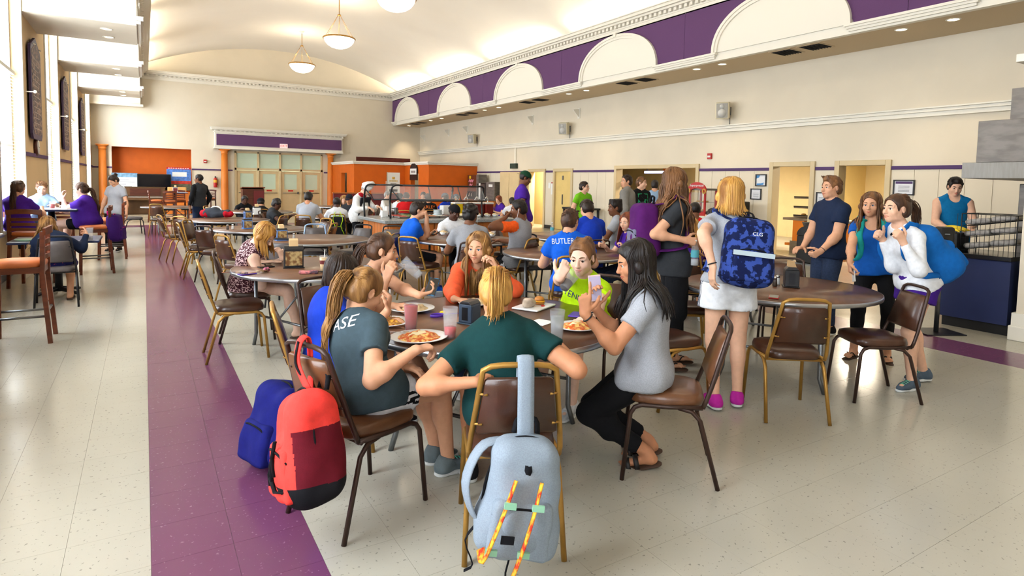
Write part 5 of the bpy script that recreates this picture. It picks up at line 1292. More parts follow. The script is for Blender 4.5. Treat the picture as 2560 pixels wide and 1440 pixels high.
# girl in light grey with long black hair
chair('dark', 2.515, 2.40, math.atan2(.676, -.736)-math.pi/2, 'dark brown chair at right of the near table, under the black-haired girl')
yaw = math.atan2(.64, -.77); f, r = dirv(yaw); P = A(2.42, 2.47, .565)
J6 = person('girl with long straight black hair in light grey tee holding up a phone', P, yaw, pxd(1586, 655, 3.36), unit(A(-.84, .46, -.28)),
    [(pxd(1462, 785, 3.16), unit(A(.05, .1, 1)), unit(A(.55, .8, .1)), 'point'), (pxd(1488, 770, 3.36), unit(A(-.05, .1, 1)), unit(A(-.3, -.9, 0)), 'phone')],
    [(P-f*.02-r*.02+A(0, 0, -.475), unit(f+A(0, 0, -.25))), (P-f*.04+r*.15+A(0, 0, -.475), unit(f+A(0, 0, -.25)))], tone='tan', wt=1.12, h=1.66, top=dict(kind='tee', mat=c_ltgrey, hem=.07), bottom=dict(mat=c_black, len=1.84, g=.008, name='ripped_jeans'),
    hair=dict(style='long', col='black', len=.34, n=190, amax=2.2, flare=.002), shoes=sandal, seed=7, elbows=(A(-.1, -.1, -1), A(-.1, .1, -1)), knees=(f+A(0, 0, .25), f+A(0, 0, .25)))
# girl in dark green, back to the camera
chair('gold', 1.42, 2.31, math.atan2(.91, .42)-math.pi/2, 'gold chair with a grey backpack, nearest to the camera')
yaw = math.atan2(.91, .42); f, r = dirv(yaw); P = A(1.46, 2.40, .56)
J7 = person('girl in dark green tee with short blonde ponytail, her back to the camera', P, yaw, pxd(1240, 735, 2.98), unit(A(.5, .85, -.45)),
    [(pxz(1190, 955, .72), unit(f+r*.6), A(0, 0, -1), 'relaxed'), (pxz(1395, 862, .80), unit(f*.9-r*.4), A(0, 0, -1), 'relaxed')], seatfeet(P, f, r, .40, .16), tone='tan', wt=1.12, h=1.70, top=dict(kind='tee', mat=c_forest, hem=.16), bottom=dict(mat=c_black, len=.5, name='shorts'),
    hair=dict(style='pony', col='golden', len=.24, n=70, tie=(0, -.09, .075), dir=(0, -1, .25), wave=.004), shoes=sn_black, seed=8, elbows=(-r*.9-A(0, 0, .5)-f*.2, r*.9-A(0, 0, .5)-f*.2))
# ================================================================== phone girl at the left table
yaw = math.atan2(-.10, .98); f, r = dirv(yaw); P = A(.84, 6.52, .56)
chair('darkb', .88, 6.52, yaw-math.pi/2, 'dark chair under the blonde girl reading her phone')
J8 = person('girl with shoulder-length blonde hair in patterned strap top bent over her phone', P, yaw, pxd(662, 588, 5.92), unit(A(.62, -.45, -.75)),
    [(pxz(705, 648, .79), unit(A(-.25, .1, .9)), unit(A(-.4, .5, 0)), 'cheek'), (pxz(655, 655, .785), unit(A(.95, -.1, 0)), A(0, 0, -1), 'flat')], [(A(1.36, 6.44, .085), unit(A(1, -.4, 0))), (A(1.30, 6.24, .085), unit(A(1, -.5, 0)))], tone='pale', top=dict(kind='tank', mat=c_floral, neck=.10, name='strap_top'), bottom=dict(mat=c_floral, len=.34, name='romper_shorts'),
    hair=dict(style='long', col='golden', len=.17, n=150, amax=2.4, front=.6), shoes=thong, seed=9, elbows=(A(.5, .2, -1), A(-.8, -.4, -.4)))
# ================================================================== standing group on the right
yaw = math.atan2(.80, .60)
feet9 = [(A(3.50, 2.88, .082), unit(A(.35, .9, 0))), (A(3.70, 2.84, .082), unit(A(.75, .6, 0)))]
f, r = dirv(yaw); P9 = A(3.60, 2.88, .90)
J9 = person('standing girl with straight golden hair, white shorts and pink sneakers', P9, yaw, A(3.67, 2.95, 1.555), unit(A(.55, .80, -.05)),
    [(pxd(1783, 668, 4.12), A(.0, .03, -1), unit(A(.9, -.3, 0)), 'relaxed'), (P9+r*.10+f*.30+A(0, 0, .14), unit(f), A(0, 0, 1), 'relaxed')], feet9, h=1.66, tone='fair', top=dict(kind='tee', mat=c_ltgrey, hem=-.01), bottom=dict(mat=c_white, len=.40, name='shorts', stripe=c_navy, flare=1.5, g=.02),
    hair=dict(style='long', col='golden', len=.17, n=170, amax=2.2), shoes=sn_pink, seed=10, wt=1.04, elbows=(-f*.8-r*.4, None))
yaw = math.atan2(-.42, .90); f, r = dirv(yaw)
J10 = standing('tall standing girl with very long wavy brown hair and purple backpack', 1690, 452, 5.22, yaw, 1.76, hands=lambda P, f, r, s: [(P+f*.22-r*.10+A(0, 0, .12), unit(f+r*.5), -r, 'relaxed'), (pxd(1712, 600, 5.05), unit(f+r*.1-A(0, 0, .15)), unit(-r-A(0, 0, .3)), 'grip')],
    look=unit(A(.88, -.35, -.08)), tone='light', top=dict(kind='tee', mat=c_charc, hem=.12), bottom=dict(mat=c_black, len=1.9, name='trousers', flare=2), hair=dict(style='long', col='ltbrown', len=.52, n=190, amax=2.5, wave=.014, front=.35, part=.01), shoes=thong, seed=11, step=.14, elbows=(None, -f*.9-A(0, 0, .6)))
yaw = math.atan2(.34, -.94); f, r = dirv(yaw)
J11 = standing('standing man in navy tee seen from the side, hair brushed up', 2078, 468, 6.6, yaw, 1.74, hands=lambda P, f, r, s: [(pxd(2052, 628, 6.40), unit(f-A(0, 0, .5)), unit(r), 'fist'), (P+f*.2+r*.15, unit(f-r*.4), A(0, 0, -1), 'relaxed')], sex='m', wt=1.12,
    look=unit(A(-.95, .30, .02)), tone='light', top=dict(kind='tee', mat=c_navy), bottom=dict(mat=c_jean, len=1.96), hair=dict(style='short', col='ltbrown', top=.012), shoes=sn_black, lod=0, seed=12, elbows=(-f*.6-A(0, 0, .8), None))
yaw = math.atan2(-.45, -.89); f, r = dirv(yaw); P = A(5.92, 3.06, .86)
J12 = person('standing girl in blue scoop-neck tee and black leggings holding a phone', P, yaw, pxd(2178, 512, 5.72), unit(A(-.90, -.25, -.05)),
    [(P-r*.22+A(0, 0, -.05), A(0, 0, -1), r, 'relaxed'), (pxd(2122, 672, 5.45), unit(A(-.1, -.2, -1)), unit(A(.6, -.6, 0)), 'grip')], [(A(5.97, 2.94, .08), unit(A(-.7, -.5, 0))), (A(5.80, 3.16, .08), unit(A(-.9, -.1, 0)))], h=1.62, tone='light', top=dict(kind='cap', mat=c_blue, neck=.10, hem=.06), bottom=dict(mat=c_black, len=1.62, g=.005, name='leggings'),
    hair=dict(style='long', col='ltbrown', len=.26, n=120, amax=2.2, wave=.010, front=.5), shoes=thong, seed=13, eyes='blue')
yaw = math.atan2(.42, -.9); f, r = dirv(yaw); P = A(5.36, 2.44, .88)
J13 = person('girl in white long-sleeved shirt leaning forward with a blue backpack', P, yaw, pxd(2240, 522, 4.82), unit(A(-.93, .36, .02)),
    [(pxd(2258, 606, 4.62), unit(A(-.55, .2, .8)), unit(r*.8+A(0, 0, .1)), 'fist'), (P+f*.26+r*.08+A(0, 0, .32), unit(f+A(0, 0, .7)), -r, 'fist')], [(A(5.28, 2.40, .082), unit(A(-.95, .1, 0))), (A(5.60, 2.46, .082), unit(A(-.9, .35, 0)))], h=1.68, tone='fair', top=dict(kind='long', mat=c_white, hem=.045, fold=.005, g=.010, loose=.85), bottom=dict(mat=c_pshort, len=.40, name='shorts', flare=1.5, g=.018),
    hair=dict(style='pony', col='brown', len=.20, n=34, tie=(0, -.10, .045), tiecol=(150, 220, 80)), shoes=sn_slate, seed=14, elbows=(-f*.7-A(0, 0, .6), -f*.5-A(0, 0, .8)))
yaw = math.atan2(-.6, -.8)
J14 = standing('young man in blue tank top working behind the dark blue counter', 2388, 462, 8.45, yaw, 1.80, hands=lambda P, f, r, s: [(P+f*.30-r*.12+A(0, 0, .12), unit(f), A(0, 0, -1), 'relaxed'), (P+f*.30+r*.12+A(0, 0, .12), unit(f), A(0, 0, -1), 'relaxed')], sex='m', look=unit(A(-.7, -.55, -.3)), tone='fair', top=dict(kind='tank', mat=c_teal, neck=.07), bottom=dict(mat=c_dkteal, len=.8, name='shorts'), hair=dict(style='short', col='black', top=.02), lod=1, seed=15)
# ================================================================== middle tables
def cheekhand(P, f, r, Hd): return None
def tp(px, py, z=.79): return pxz(px, py, z)
# BUTLER shirt, back to the camera
JB = seated('bearded man in bright blue shirt lettered on the back, seated from behind', 1426, 552, 6.5, (4.75, 6.6), lean=.12, kind='gold', chlabel='gold chair under the bright blue lettered shirt', lod=1, sex='m', tone='light', h=1.74, wt=1.1, top=dict(kind='tee', mat=c_bblue), bottom=dict(mat=c_khaki, len=.8, name='shorts'), hair=dict(style='short', col='brown', top=.004), shoes=sn_white, seed=21, look=unit(A(.85, .45, -.1)))
shirt_text(JB, 'BUTLER', .085, m_wtext, JB['C']+JB['sp']*.10-JB['cr']*.075, JB['cf'], up=JB['sp'], sx=.80)
seated('man in royal blue shirt with dark hair seen from behind', 1466, 516, 8.4, (5.6, 8.6), lean=.14, kind='darkb', chlabel='chair under the royal blue shirt in the middle', lod=1, sex='m', tone='light', h=1.76, wt=1.1, top=dict(kind='tee', mat=c_royal), bottom=dict(mat=c_jean, len=1.9), hair=dict(style='short', col='dkbrown'), shoes=sn_black, seed=22)
seated('young man with flat-top hair in grey tee facing left', 1537, 520, 9.3, (5.0, 8.3), lean=.05, kind='gold', chlabel='chair under the flat-top young man', lod=1, sex='m', tone='brown', h=1.74, top=dict(kind='tee', mat=c_ltgrey), bottom=dict(mat=c_black, len=.8, name='shorts'), hair=dict(style='flattop', col='black'), shoes=sn_black, seed=23, look=unit(A(-.9, .25, -.05)))
JR = seated('red-haired girl peeking out behind the purple backpack, holding a red drink', 1567, 555, 7.6, (4.2, 6.0), lean=.10, kind='gold', chlabel='chair under the red-haired girl behind the purple backpack', lod=1, tone='fair', h=1.64, top=dict(kind='tee', mat=c_purple), bottom=dict(mat=c_jean, len=1.9), hair=dict(style='long', col='red', len=.26, n=90, front=.5), shoes=sn_white, seed=24, look=unit(A(-.9, -.2, -.1)),
    hands=lambda P, f, r: [(pxd(1518, 680, 6.55), unit(A(-.1, 0, 1)), unit(A(-.6, .6, 0)), 'phone'), (P+f*.34+r*.1+A(0, 0, .27), unit(f+A(0, 0, .3)), -r, 'grip')])
JG = seated('young man with earphones in grey shirt with orange sleeves, hand to mouth', 1296, 523, 8.15, (3.6, 8.3), lean=-.02, kind='gold', chlabel='gold chair under the orange-sleeved man', lod=1, sex='m', tone='brown', h=1.80, top=dict(kind='tee', mat=c_heather, mat2=c_orng), bottom=dict(mat=c_black, len=.85, name='shorts', stripe=c_white), hair=dict(style='short', col='black', vol=1.1), shoes=sn_black, seed=25, look=unit(A(-.88, .42, -.12)),
    hands=lambda P, f, r: [(pxd(1262, 545, 8.05), unit(A(.55, .1, .4)), unit(A(.4, .3, .5)), 'fist'), (P+f*.36+r*.15+A(0, 0, .24), unit(f-r*.4), A(0, 0, -1), 'relaxed')], feet=lambda P, f, r: [(A(P[0], P[1], .085)-f*.02-r*.25, unit(f-r*.2)), (A(P[0], P[1], .085)+f*.30+r*.15, f)])
JC = seated('young man with black curly hair in grey tee and earphones, seen from behind', 1176, 538, 7.75, (4.25, 8.6), lean=.10, kind='darkb', chlabel='dark chair under the curly-haired man in grey', lod=1, sex='m', tone='brown', h=1.74, top=dict(kind='tee', mat=c_heather), bottom=dict(mat=c_black, len=1.9), hair=dict(style='curly', col='black', vol=1.15), shoes=sn_white, seed=26, look=unit(A(.75, .62, -.15)))
JW = seated('young man in white tee with black cap turned backwards', 1136, 531, 9.85, (4.1, 7.2), lean=.06, kind='gold', chlabel='gold chair behind the man with the backwards cap', lod=1, sex='m', tone='dark', h=1.76, top=dict(kind='tee', mat=c_white), bottom=dict(mat=c_black, len=1.9), hair=dict(style='buzz', col='black'), shoes=sn_black, seed=27, look=unit(A(.15, -.95, -.3)))
JU = seated('man in blue tee at the left of the table, looking at his phone hand', 1045, 526, 8.75, (4.4, 8.0), lean=.16, kind='gold', chlabel='chair under the man in blue before the salad bar', lod=1, sex='m', tone='light', h=1.80, wt=1.05, top=dict(kind='tee', mat=c_bblue), bottom=dict(mat=c_black, len=.9, name='shorts'), hair=dict(style='short', col='dkbrown'), shoes=SN('blue', (30, 90, 200)), seed=28, look=unit(A(.95, -.25, -.12)),
    hands=lambda P, f, r: [(pxd(1067, 545, 8.75), unit(A(-.2, 0, .9)), unit(A(-.7, .5, 0)), 'fist'), (tp(1070, 588, .80), unit(A(.9, -.2, .1)), unit(A(0, .5, .8)), 'phone')])
# back of a long blonde head, red shirt and glasses behind the floral backpack
seated('girl with very long blonde hair from behind, next to the floral backpack girl', 1728, 572, 6.9, (6.2, 5.4), lean=.08, kind='gold', chlabel='gold chair under the long blonde hair from behind', lod=1, tone='fair', h=1.62, top=dict(kind='tee', mat=c_purple), bottom=dict(mat=c_jean, len=1.9), hair=dict(style='long', col='golden', len=.42, n=130, amax=1.9), shoes=sn_white, seed=29)
seated('person in red tee and dark cap with back to the camera', 1737, 527, 9.3, (8.4, 7.6), lean=.08, kind='darkb', chlabel='chair under the red tee and dark cap', lod=1, sex='m', tone='brown', h=1.72, top=dict(kind='tee', mat=c_red), bottom=dict(mat=c_black, len=1.9), hair=dict(style='buzz', col='black'), seed=30)
seated('dark-haired young man with glasses in grey shirt, half hidden by the floral backpack', 1782, 545, 8.3, (5.6, 4.8), lean=.1, kind='darkb', chlabel='chair under the young man with glasses', lod=1, sex='m', tone='light', h=1.72, top=dict(kind='tee', mat=c_charc), bottom=dict(mat=c_black, len=1.9), hair=dict(style='short', col='black', top=.01), seed=31, look=unit(A(-.5, -.8, -.3)),
    hands=lambda P, f, r: [(pxd(1772, 558, 8.1), unit(A(0, 0, 1)), r, 'fist'), (P+f*.38+r*.15+A(0, 0, .24), f, A(0, 0, -1), 'relaxed')])
# ================================================================== standing, middle and back
yaw = math.atan2(-.5, .86)
JK = standing('standing man in purple tee with dark green cap worn backwards', 1313, 455, 11.0, yaw, 1.82, sex='m', tone='brown', lod=1, top=dict(kind='tee', mat=c_purple), bottom=dict(mat=c_jean, len=1.95), hair=dict(style='buzz', col='black'), shoes=sn_black, seed=41, look=unit(A(.75, -.5, -.35)))
JL = standing('standing man in lime green tee with glasses by the wall', 1461, 467, 13.3, math.atan2(-.85, .1), 1.66, sex='m', tone='fair', lod=1, wt=1.08, top=dict(kind='tee', mat=c_lime), bottom=dict(mat=c_navy, len=1.95), hair=dict(style='short', col='dkbrown'), shoes=sn_black, seed=42, look=unit(A(.5, -.8, .02)))
standing('standing man in grey hooded sweatshirt seen from behind', 1566, 452, 11.6, math.atan2(.75, -.5), 1.80, sex='m', tone='light', lod=1, wt=1.12, top=dict(kind='long', mat=c_hood, g=.022, fold=.01), bottom=dict(mat=c_black, len=1.95), hair=dict(style='short', col='dkbrown'), shoes=sn_black, seed=43, look=unit(A(-.85, .2, 0)), extra=None)
JX = standing('standing young man in black tee with green print near the servery', 1604, 460, 12.3, math.atan2(-.8, -.1), 1.78, sex='m', tone='fair', lod=1, top=dict(kind='tee', mat=c_black), bottom=dict(mat=c_jean, len=1.95), hair=dict(style='short', col='ltbrown'), shoes=sn_black, seed=44, look=unit(A(.35, -.85, -.05)))
standing('person with dark hair in light blue shirt inside the servery opening', 1637, 462, 14.6, math.atan2(.6, .6), 1.74, sex='m', tone='light', lod=2, top=dict(kind='tee', mat=c_ltblue), bottom=dict(mat=c_jean, len=1.95), hair=dict(style='short', col='black'), seed=45, detail=False)
yaw = math.atan2(-.80, .45)
JCF = standing('chef in white jacket, white hat and red neckerchief bending over the salad bar', 914, 474, 12.6, yaw, 1.66, fwd=.20, tone='fair', lod=1, wt=1.15, top=dict(kind='long', mat=c_chef, g=.02, hem=.22), bottom=dict(mat=c_black, len=1.95), hair=dict(style='buzz', col='grey'), shoes=sn_black, seed=46, look=unit(A(.55, -.6, -.6)), hands=lambda P, f, r, s: [(P+f*.42-r*.12+A(0, 0, .16), unit(f-A(0, 0, .3)), A(0, 0, -1), 'relaxed'), (P+f*.42+r*.14+A(0, 0, .14), unit(f-A(0, 0, .3)), A(0, 0, -1), 'relaxed')])
JM = standing('standing man in grey shirt with black sleeves by the far tables', 497, 457, 16.2, math.atan2(.8, -.55), 1.66, sex='m', tone='brown', lod=1, top=dict(kind='long', mat=c_charc, mat2=c_black), bottom=dict(mat=c_navy, len=1.95), hair=dict(style='buzz', col='black'), shoes=sn_black, seed=47, look=unit(A(-.9, .4, 0)))
# ================================================================== by the windows
yaw = math.atan2(.9, .42)
seated('girl in purple tee with long brown ponytail nearest the window', 46, 472, 9.0, (-1.2, 13.2), lean=.02, kind=None, pz=.83, lod=1, tone='light', h=1.66, top=dict(kind='tee', mat=c_purple), bottom=dict(mat=c_jean, len=1.9), hair=dict(style='pony', col='brown', len=.42, n=36, tie=(0, -.1, .05)), seed=51, hands=lambda P, f, r: ontable(P, f, r, 1.085, .34), feet=lambda P, f, r: [(P+f*.34-r*.1-A(0, 0, .44), f), (P+f*.34+r*.1-A(0, 0, .44), f)])
seated('woman facing the camera in the window glare at the high table', 104, 470, 10.6, (-1.25, 11.4), lean=.02, kind=None, pz=.83, lod=1, tone='pale', h=1.66, top=dict(kind='tee', mat=c_ltblue), bottom=dict(mat=c_jean, len=1.9), hair=dict(style='short', col='ltbrown'), seed=52, hands=lambda P, f, r: ontable(P, f, r, 1.085, .34), feet=lambda P, f, r: [(P+f*.34-r*.1-A(0, 0, .44), f), (P+f*.34+r*.1-A(0, 0, .44), f)])
seated('heavier girl in purple tee with long ponytail holding a phone', 203, 474, 9.9, (-1.5, 12.4), lean=.10, kind=None, pz=.83, lod=1, tone='pale', h=1.68, wt=1.35, top=dict(kind='tee', mat=c_purple), bottom=dict(mat=c_black, len=.6, name='shorts'), hair=dict(style='pony', col='brown', len=.42, n=36, tie=(0, -.1, .0), dir=(0, -1, -.3)), shoes=sn_white, seed=53, look=unit(A(-.9, .2, -.15)), hands=lambda P, f, r: [(pxd(158, 497, 9.9), unit(A(-.2, 0, 1)), unit(A(.6, .3, 0)), 'phone'), (P+f*.36+r*.16+A(0, 0, .26), unit(f), A(0, 0, -1), 'relaxed')], feet=lambda P, f, r: [(P+f*.36-r*.1-A(0, 0, .44), f), (P+f*.36+r*.1-A(0, 0, .44), f)])
standing('standing girl in light grey tee and wide dark trousers, looking down', 284, 470, 12.6, math.atan2(-.75, -.35), 1.60, tone='light', lod=1, top=dict(kind='tee', mat=c_ltgrey), bottom=dict(mat=c_black, len=1.95, flare=4), hair=dict(style='bun', col='dkbrown', tie=(0, -.09, .06)), shoes=sn_black, seed=54, look=unit(A(-.6, -.5, -.6)))
chair('black', -.93, 9.16, math.radians(4), 'grey-backed chair under the curly blonde girl in navy')
yaw = math.radians(92); f, r = dirv(yaw); P = A(-.94, 9.16, .56)
person('girl with long curly blonde hair in navy cardigan bent over the low table', P, yaw, pxd(118, 566, 7.55), unit(A(-.1, .9, -.55)), [(P+f*.36-r*.2+A(0, 0, .24), unit(f), A(0, 0, -1), 'relaxed'), (P+f*.44+r*.30+A(0, 0, .26), unit(f+A(0, 0, .2)), -r, 'grip')], seatfeet(P, f, r, .34), elbows=(-A(0, 0, 1)-f*.6, -A(0, 0, 1)-f*.6), h=1.62, tone='light', lod=0, top=dict(kind='long', mat=c_navy, g=.018, fold=.009), bottom=dict(mat=c_skirt, len=.9, name='skirt', g=.03), hair=dict(style='long', col='dblonde', len=.34, n=130, wave=.016, amax=2.2, flare=.010), shoes=('thong', m_leather, m_cork), seed=55)
# ================================================================== far tables
far = [('man in black tee with dark green cap seen from behind', 652, 509, 14.6, T11, dict(sex='m', tone='light', top=dict(kind='tee', mat=c_black), hair=dict(style='buzz', col='black')), 'gold'),
 ('man with black hair in black shirt facing the camera', 612, 502, 16.4, T11, dict(sex='m', tone='dark', top=dict(kind='tee', mat=c_black), hair=dict(style='short', col='black')), None),
 ('person with round curly black hair in a dark patterned shirt', 692, 511, 13.6, (3.6, 13.9), dict(sex='m', tone='dark', top=dict(kind='tee', mat=c_charc), hair=dict(style='curly', col='black')), 'darkb'),
 ('young man in pale grey tee seated side-on near the doors', 772, 490, 12.6, T12, dict(sex='m', tone='tan', top=dict(kind='tee', mat=c_ltgrey), hair=dict(style='short', col='black')), 'gold'),
 ('man in white tee from behind with a neon backpack on his chair', 842, 508, 13.2, (3.9, 14.6), dict(sex='m', tone='dark', top=dict(kind='tee', mat=c_white), hair=dict(style='buzz', col='black')), 'gold'),
 ('man with dark cap and glasses beside the chef', 873, 498, 15.2, T12, dict(sex='m', tone='tan', top=dict(kind='tee', mat=c_charc), hair=dict(style='buzz', col='black')), 'darkb'),
 ('blonde woman hidden beside the man with dark cap', 860, 500, 15.8, T12, dict(tone='fair', top=dict(kind='tee', mat=c_navy), hair=dict(style='long', col='blonde', len=.2, n=60)), None),
 ('elderly cook in white with white hair behind the salad bar', 969, 488, 17.5, T13, dict(tone='fair', top=dict(kind='long', mat=c_chef), hair=dict(style='short', col='grey')), 'darkb'),
 ('woman in white tee behind the sneeze guard', 1000, 494, 16.4, T13, dict(tone='tan', top=dict(kind='tee', mat=c_white), hair=dict(style='bun', col='dkbrown')), 'darkb'),
 ('diner in red tee seen from behind the sneeze guard', 1016, 493, 15.4, T13, dict(sex='m', tone='light', top=dict(kind='tee', mat=c_red), hair=dict(style='buzz', col='brown')), 'gold'),
 ('fair young man facing the camera behind the salad bar', 1058, 490, 18.2, T13, dict(sex='m', tone='light', top=dict(kind='tee', mat=c_khaki), hair=dict(style='short', col='brown')), None),
 ('diner in black tee with orange lettering from behind', 1069, 496, 15.8, T13, dict(sex='m', tone='light', top=dict(kind='tee', mat=c_black), hair=dict(style='buzz', col='brown')), 'gold'),
 ('diner in blue tee with white print under the sneeze guard', 1112, 494, 16.6, (6.4, 16.8), dict(sex='m', tone='light', top=dict(kind='tee', mat=c_royal), hair=dict(style='short', col='brown')), 'darkb'),
 ('man with grey cap at the end of the sneeze guard', 1140, 496, 17.8, (6.9, 17.0), dict(sex='m', tone='light', top=dict(kind='tee', mat=c_jean), hair=dict(style='buzz', col='grey')), None),
 ('red-haired woman in purple with a yellow cup by the drink machine', 1246, 500, 17.6, (8.6, 15.2), dict(tone='fair', top=dict(kind='tee', mat=c_purple), hair=dict(style='long', col='red', len=.3, n=60, front=.5)), 'darkb'),
 ('dark-haired diner beside the standing man in purple', 1280, 505, 16.2, (9.0, 15.5), dict(sex='m', tone='light', top=dict(kind='tee', mat=c_white), hair=dict(style='short', col='black')), 'gold')]
JF = {}
for i, (lb, px, py, dp, tgt, kw, ck) in enumerate(far):
    JF[px] = seated(lb, px, py, dp, tgt, lean=.10, kind=ck, chlabel='chair of the '+lb, lod=2, detail=False, h=1.62, bottom=dict(mat=c_black, len=1.9), seed=60+i, **kw)
# ------------------------------------------------------------------ bags
def soft(name, fn, lo, hi, h, m, parent, R=None, idx=None):
    f = field_for(A(*lo), A(*hi), h); fn(f); V, Q = f.mesh(); mi = None if idx is None else idx(V[Q].mean(1))
    if R is not None: V = V@np.asarray(R).T
    return mesh_obj(name, V, Q, m, parent, mi=mi)
def ltube(mb, R, pts, r, **k):
    up = k.pop('up', None)
    return mb.tube((np.array(pts, float)@np.asarray(R).T), r, up=None if up is None else np.asarray(R)@np.array(up, float), **k)
def backpack(name, label, c, R, w_, d_, h_, m, mp=None, mz=None, pocket=True, res=.009, group=None, ripple=.007, seed=1, bulge=.0, taper=.13, idx=None):
    """soft pack: local x across, y away from the wearer, z up; origin at its bottom centre"""
    r = thing(name, label, 'backpack', c); mz = mz or m_black; mp = mp or m
    def body(f):
        f.rbox((0, 0, h_*.48), (w_/2, d_/2, h_*.48), min(w_, d_)*.36, k=.03, taper=taper); f.ell((0, d_*.12, h_*.30), (w_*.50, d_*(.52+bulge), h_*.32), k=.05)
        f.ripple(ripple, 30, seed)
    e = .07
    bo = soft('body', body, (-w_/2-e, -d_/2-e, -e), (w_/2+e, d_*(.7+bulge)+e, h_+e), res, m, r, R, idx)
    zb = MB(); ltube(zb, R, smooth_path([(-w_*.47, d_*.05, h_*.25), (-w_*.46, d_*.08, h_*.62), (-w_*.30, d_*.05, h_*.90), (0, d_*.02, h_*.975), (w_*.30, d_*.05, h_*.90), (w_*.46, d_*.08, h_*.62), (w_*.47, d_*.05, h_*.25)], 24), .006, n=6); zb.build('zipper', mz, bo)
    if pocket:
        po = soft('front_pocket', lambda f: (f.rbox((0, d_*.5, h_*.28), (w_*.38, d_*.16, h_*.24), d_*.12, k=.02, taper=.08), f.ripple(ripple*.7, 34, seed+5)), (-w_/2-e, 0, -e), (w_/2+e, d_*.8+e, h_*.62), res, mp, r, R)
        zb = MB(); ltube(zb, R, smooth_path([(-w_*.37, d_*.56, h_*.40), (-w_*.2, d_*.66, h_*.475), (w_*.2, d_*.66, h_*.475), (w_*.37, d_*.56, h_*.40)], 12), .005, n=6); zb.build('zipper', mz, po)
    hb = MB(); ltube(hb, R, smooth_path([(-.05, -d_*.35, h_*.94), (-.035, -d_*.42, h_+.03), (.035, -d_*.42, h_+.03), (.05, -d_*.35, h_*.94)], 10), .012, n=6, flat=(1, .4)); hb.build('top_handle', mz, r)
    return r
def frame_of(out, up=(0, 0, 1)):
    y = unit(out); z = unit(np.asarray(up, float)-y*(np.asarray(up, float)@y)); return np.stack([np.cross(y, z), y, z], 1)
def worn_straps(r, J, c, R, h_, m, sides=(-1, 1), wd=.030):
    """shoulder straps from the pack over the wearer's shoulders"""
    for sd in sides:
        S = J['Sl'] if sd < 0 else J['Sr']; cr, cf, sp = J['cr'], J['cf'], J['sp']; up = A(0, 0, 1)
        top = np.asarray(c)+R@A(0, -.06, h_*.92)+cr*sd*.06; bot = np.asarray(c)+R@A(0, -.05, h_*.12)+cr*sd*.12
        a = S-cr*sd*.055+sp*.055; b = S-cr*sd*.03+cf*.115-sp*.06; d = S-cr*sd*.015+cf*.125-sp*.19; e = S+cr*sd*.0+cf*.03-sp*.33
        P = smooth_path([top, a-cf*.05, a, a+cf*.06-sp*.01, b, d, e, bot], 34); tf = J.get('topf')
        if tf is not None:
            Q = []
            for p in P[4:-3]:
                for _ in range(5):
                    if any(p[q] < tf.ax[q][1] or p[q] > tf.ax[q][-2] for q in range(3)): break
                    dv, g = tf.value(p)
                    if dv > .011: p = p-g*min(dv-.011, .02)*.6
                    elif dv < .007: p = p+g*(.009-dv)
                    else: break
                Q.append(p)
            P[4:-3] = Q
        nrm = unit(cf)
        b_ = MB(); b_.tube(P-np.asarray(c), wd, n=8, flat=(.26, 1.0), up=up); b_.build('shoulder_strap', m, r)
m_coral = cloth('coral_nylon', (250, 70, 62), bump=.1); m_coraldk = cloth('maroon_mesh', (104, 20, 34)); m_navyn = cloth('navy_nylon', (22, 26, 104), bump=.1); m_greyn = cloth('heather_grey_canvas', (150, 162, 174), var=.12, vscale=200); m_blkn = cloth('black_nylon', (24, 24, 28)); m_flor = cloth('blue_floral_nylon', (18, 28, 70), (54, 78, 156), vscale=22, lo=.50, hi=.54, bump=.08); m_bluen = cloth('blue_nylon', (18, 100, 178)); m_plum = cloth('plum_nylon', (80, 22, 92)); m_pgrey = cloth('mesh_grey', (120, 118, 140)); m_tealn = cloth('teal_strap', (40, 176, 168)); m_neonn = cloth('neon_strap', (190, 230, 30)); m_viol = cloth('violet_nylon', (60, 26, 104)); m_belt = cloth('floral_webbing', (216, 60, 40), (240, 190, 60), vscale=40)
def chair_back(x, y, yaw): 
    f, r = dirv(yaw); return A(x, y, 0)-f*.315+A(0, 0, .865), f, r
# coral backpack hung on the dark chair
tb, f, r_ = chair_back(.89, 2.84, math.atan2(.37, .93)); R = frame_of(unit(rotz(-.32)@(-f)+A(0, 0, .04))); R = rot_axis(unit(-f), .20)@R
c = tb-f*.075+A(0, 0, -.60)+r_*.17
bp = backpack('backpack', 'coral backpack with black stripes hanging from the dark brown chair', c, R, .32, .22, .46, [m_coral, m_coraldk, m_blkn], m_coral, m_blkn, seed=3, ripple=.013, bulge=.06, taper=.40, idx=lambda c: np.where((c[:, 2] < .085) & (c[:, 0] < .03), 2, np.where((c[:, 0] < -.098) & (c[:, 2] < .30) & (c[:, 1] < .10), 1, 0)))
sb = MB(); sb.tube(smooth_path([A(.0, -.02, .42)@R.T, (tb-c)-f*.035-r_*.0+A(0, 0, -.08), (tb-c)-f*.025+A(0, 0, .02), (tb-c)+f*.02+A(0, 0, .025), (tb-c)+f*.03+A(0, 0, -.15), (tb-c)+f*.02+A(0, 0, -.34)], 20), .022, n=8, flat=(1, .25), up=r_); sb.build('hanging_strap', m_coral, bp)
sb = MB(); sb.tube(smooth_path([A(.0, -.035, .42)@R.T, (tb-c)-f*.045+A(0, 0, -.08), (tb-c)-f*.033+A(0, 0, .024)], 10), .010, n=6, flat=(1, .25), up=r_); sb.build('strap_stripe', m_blkn, bp)
pr = MB()
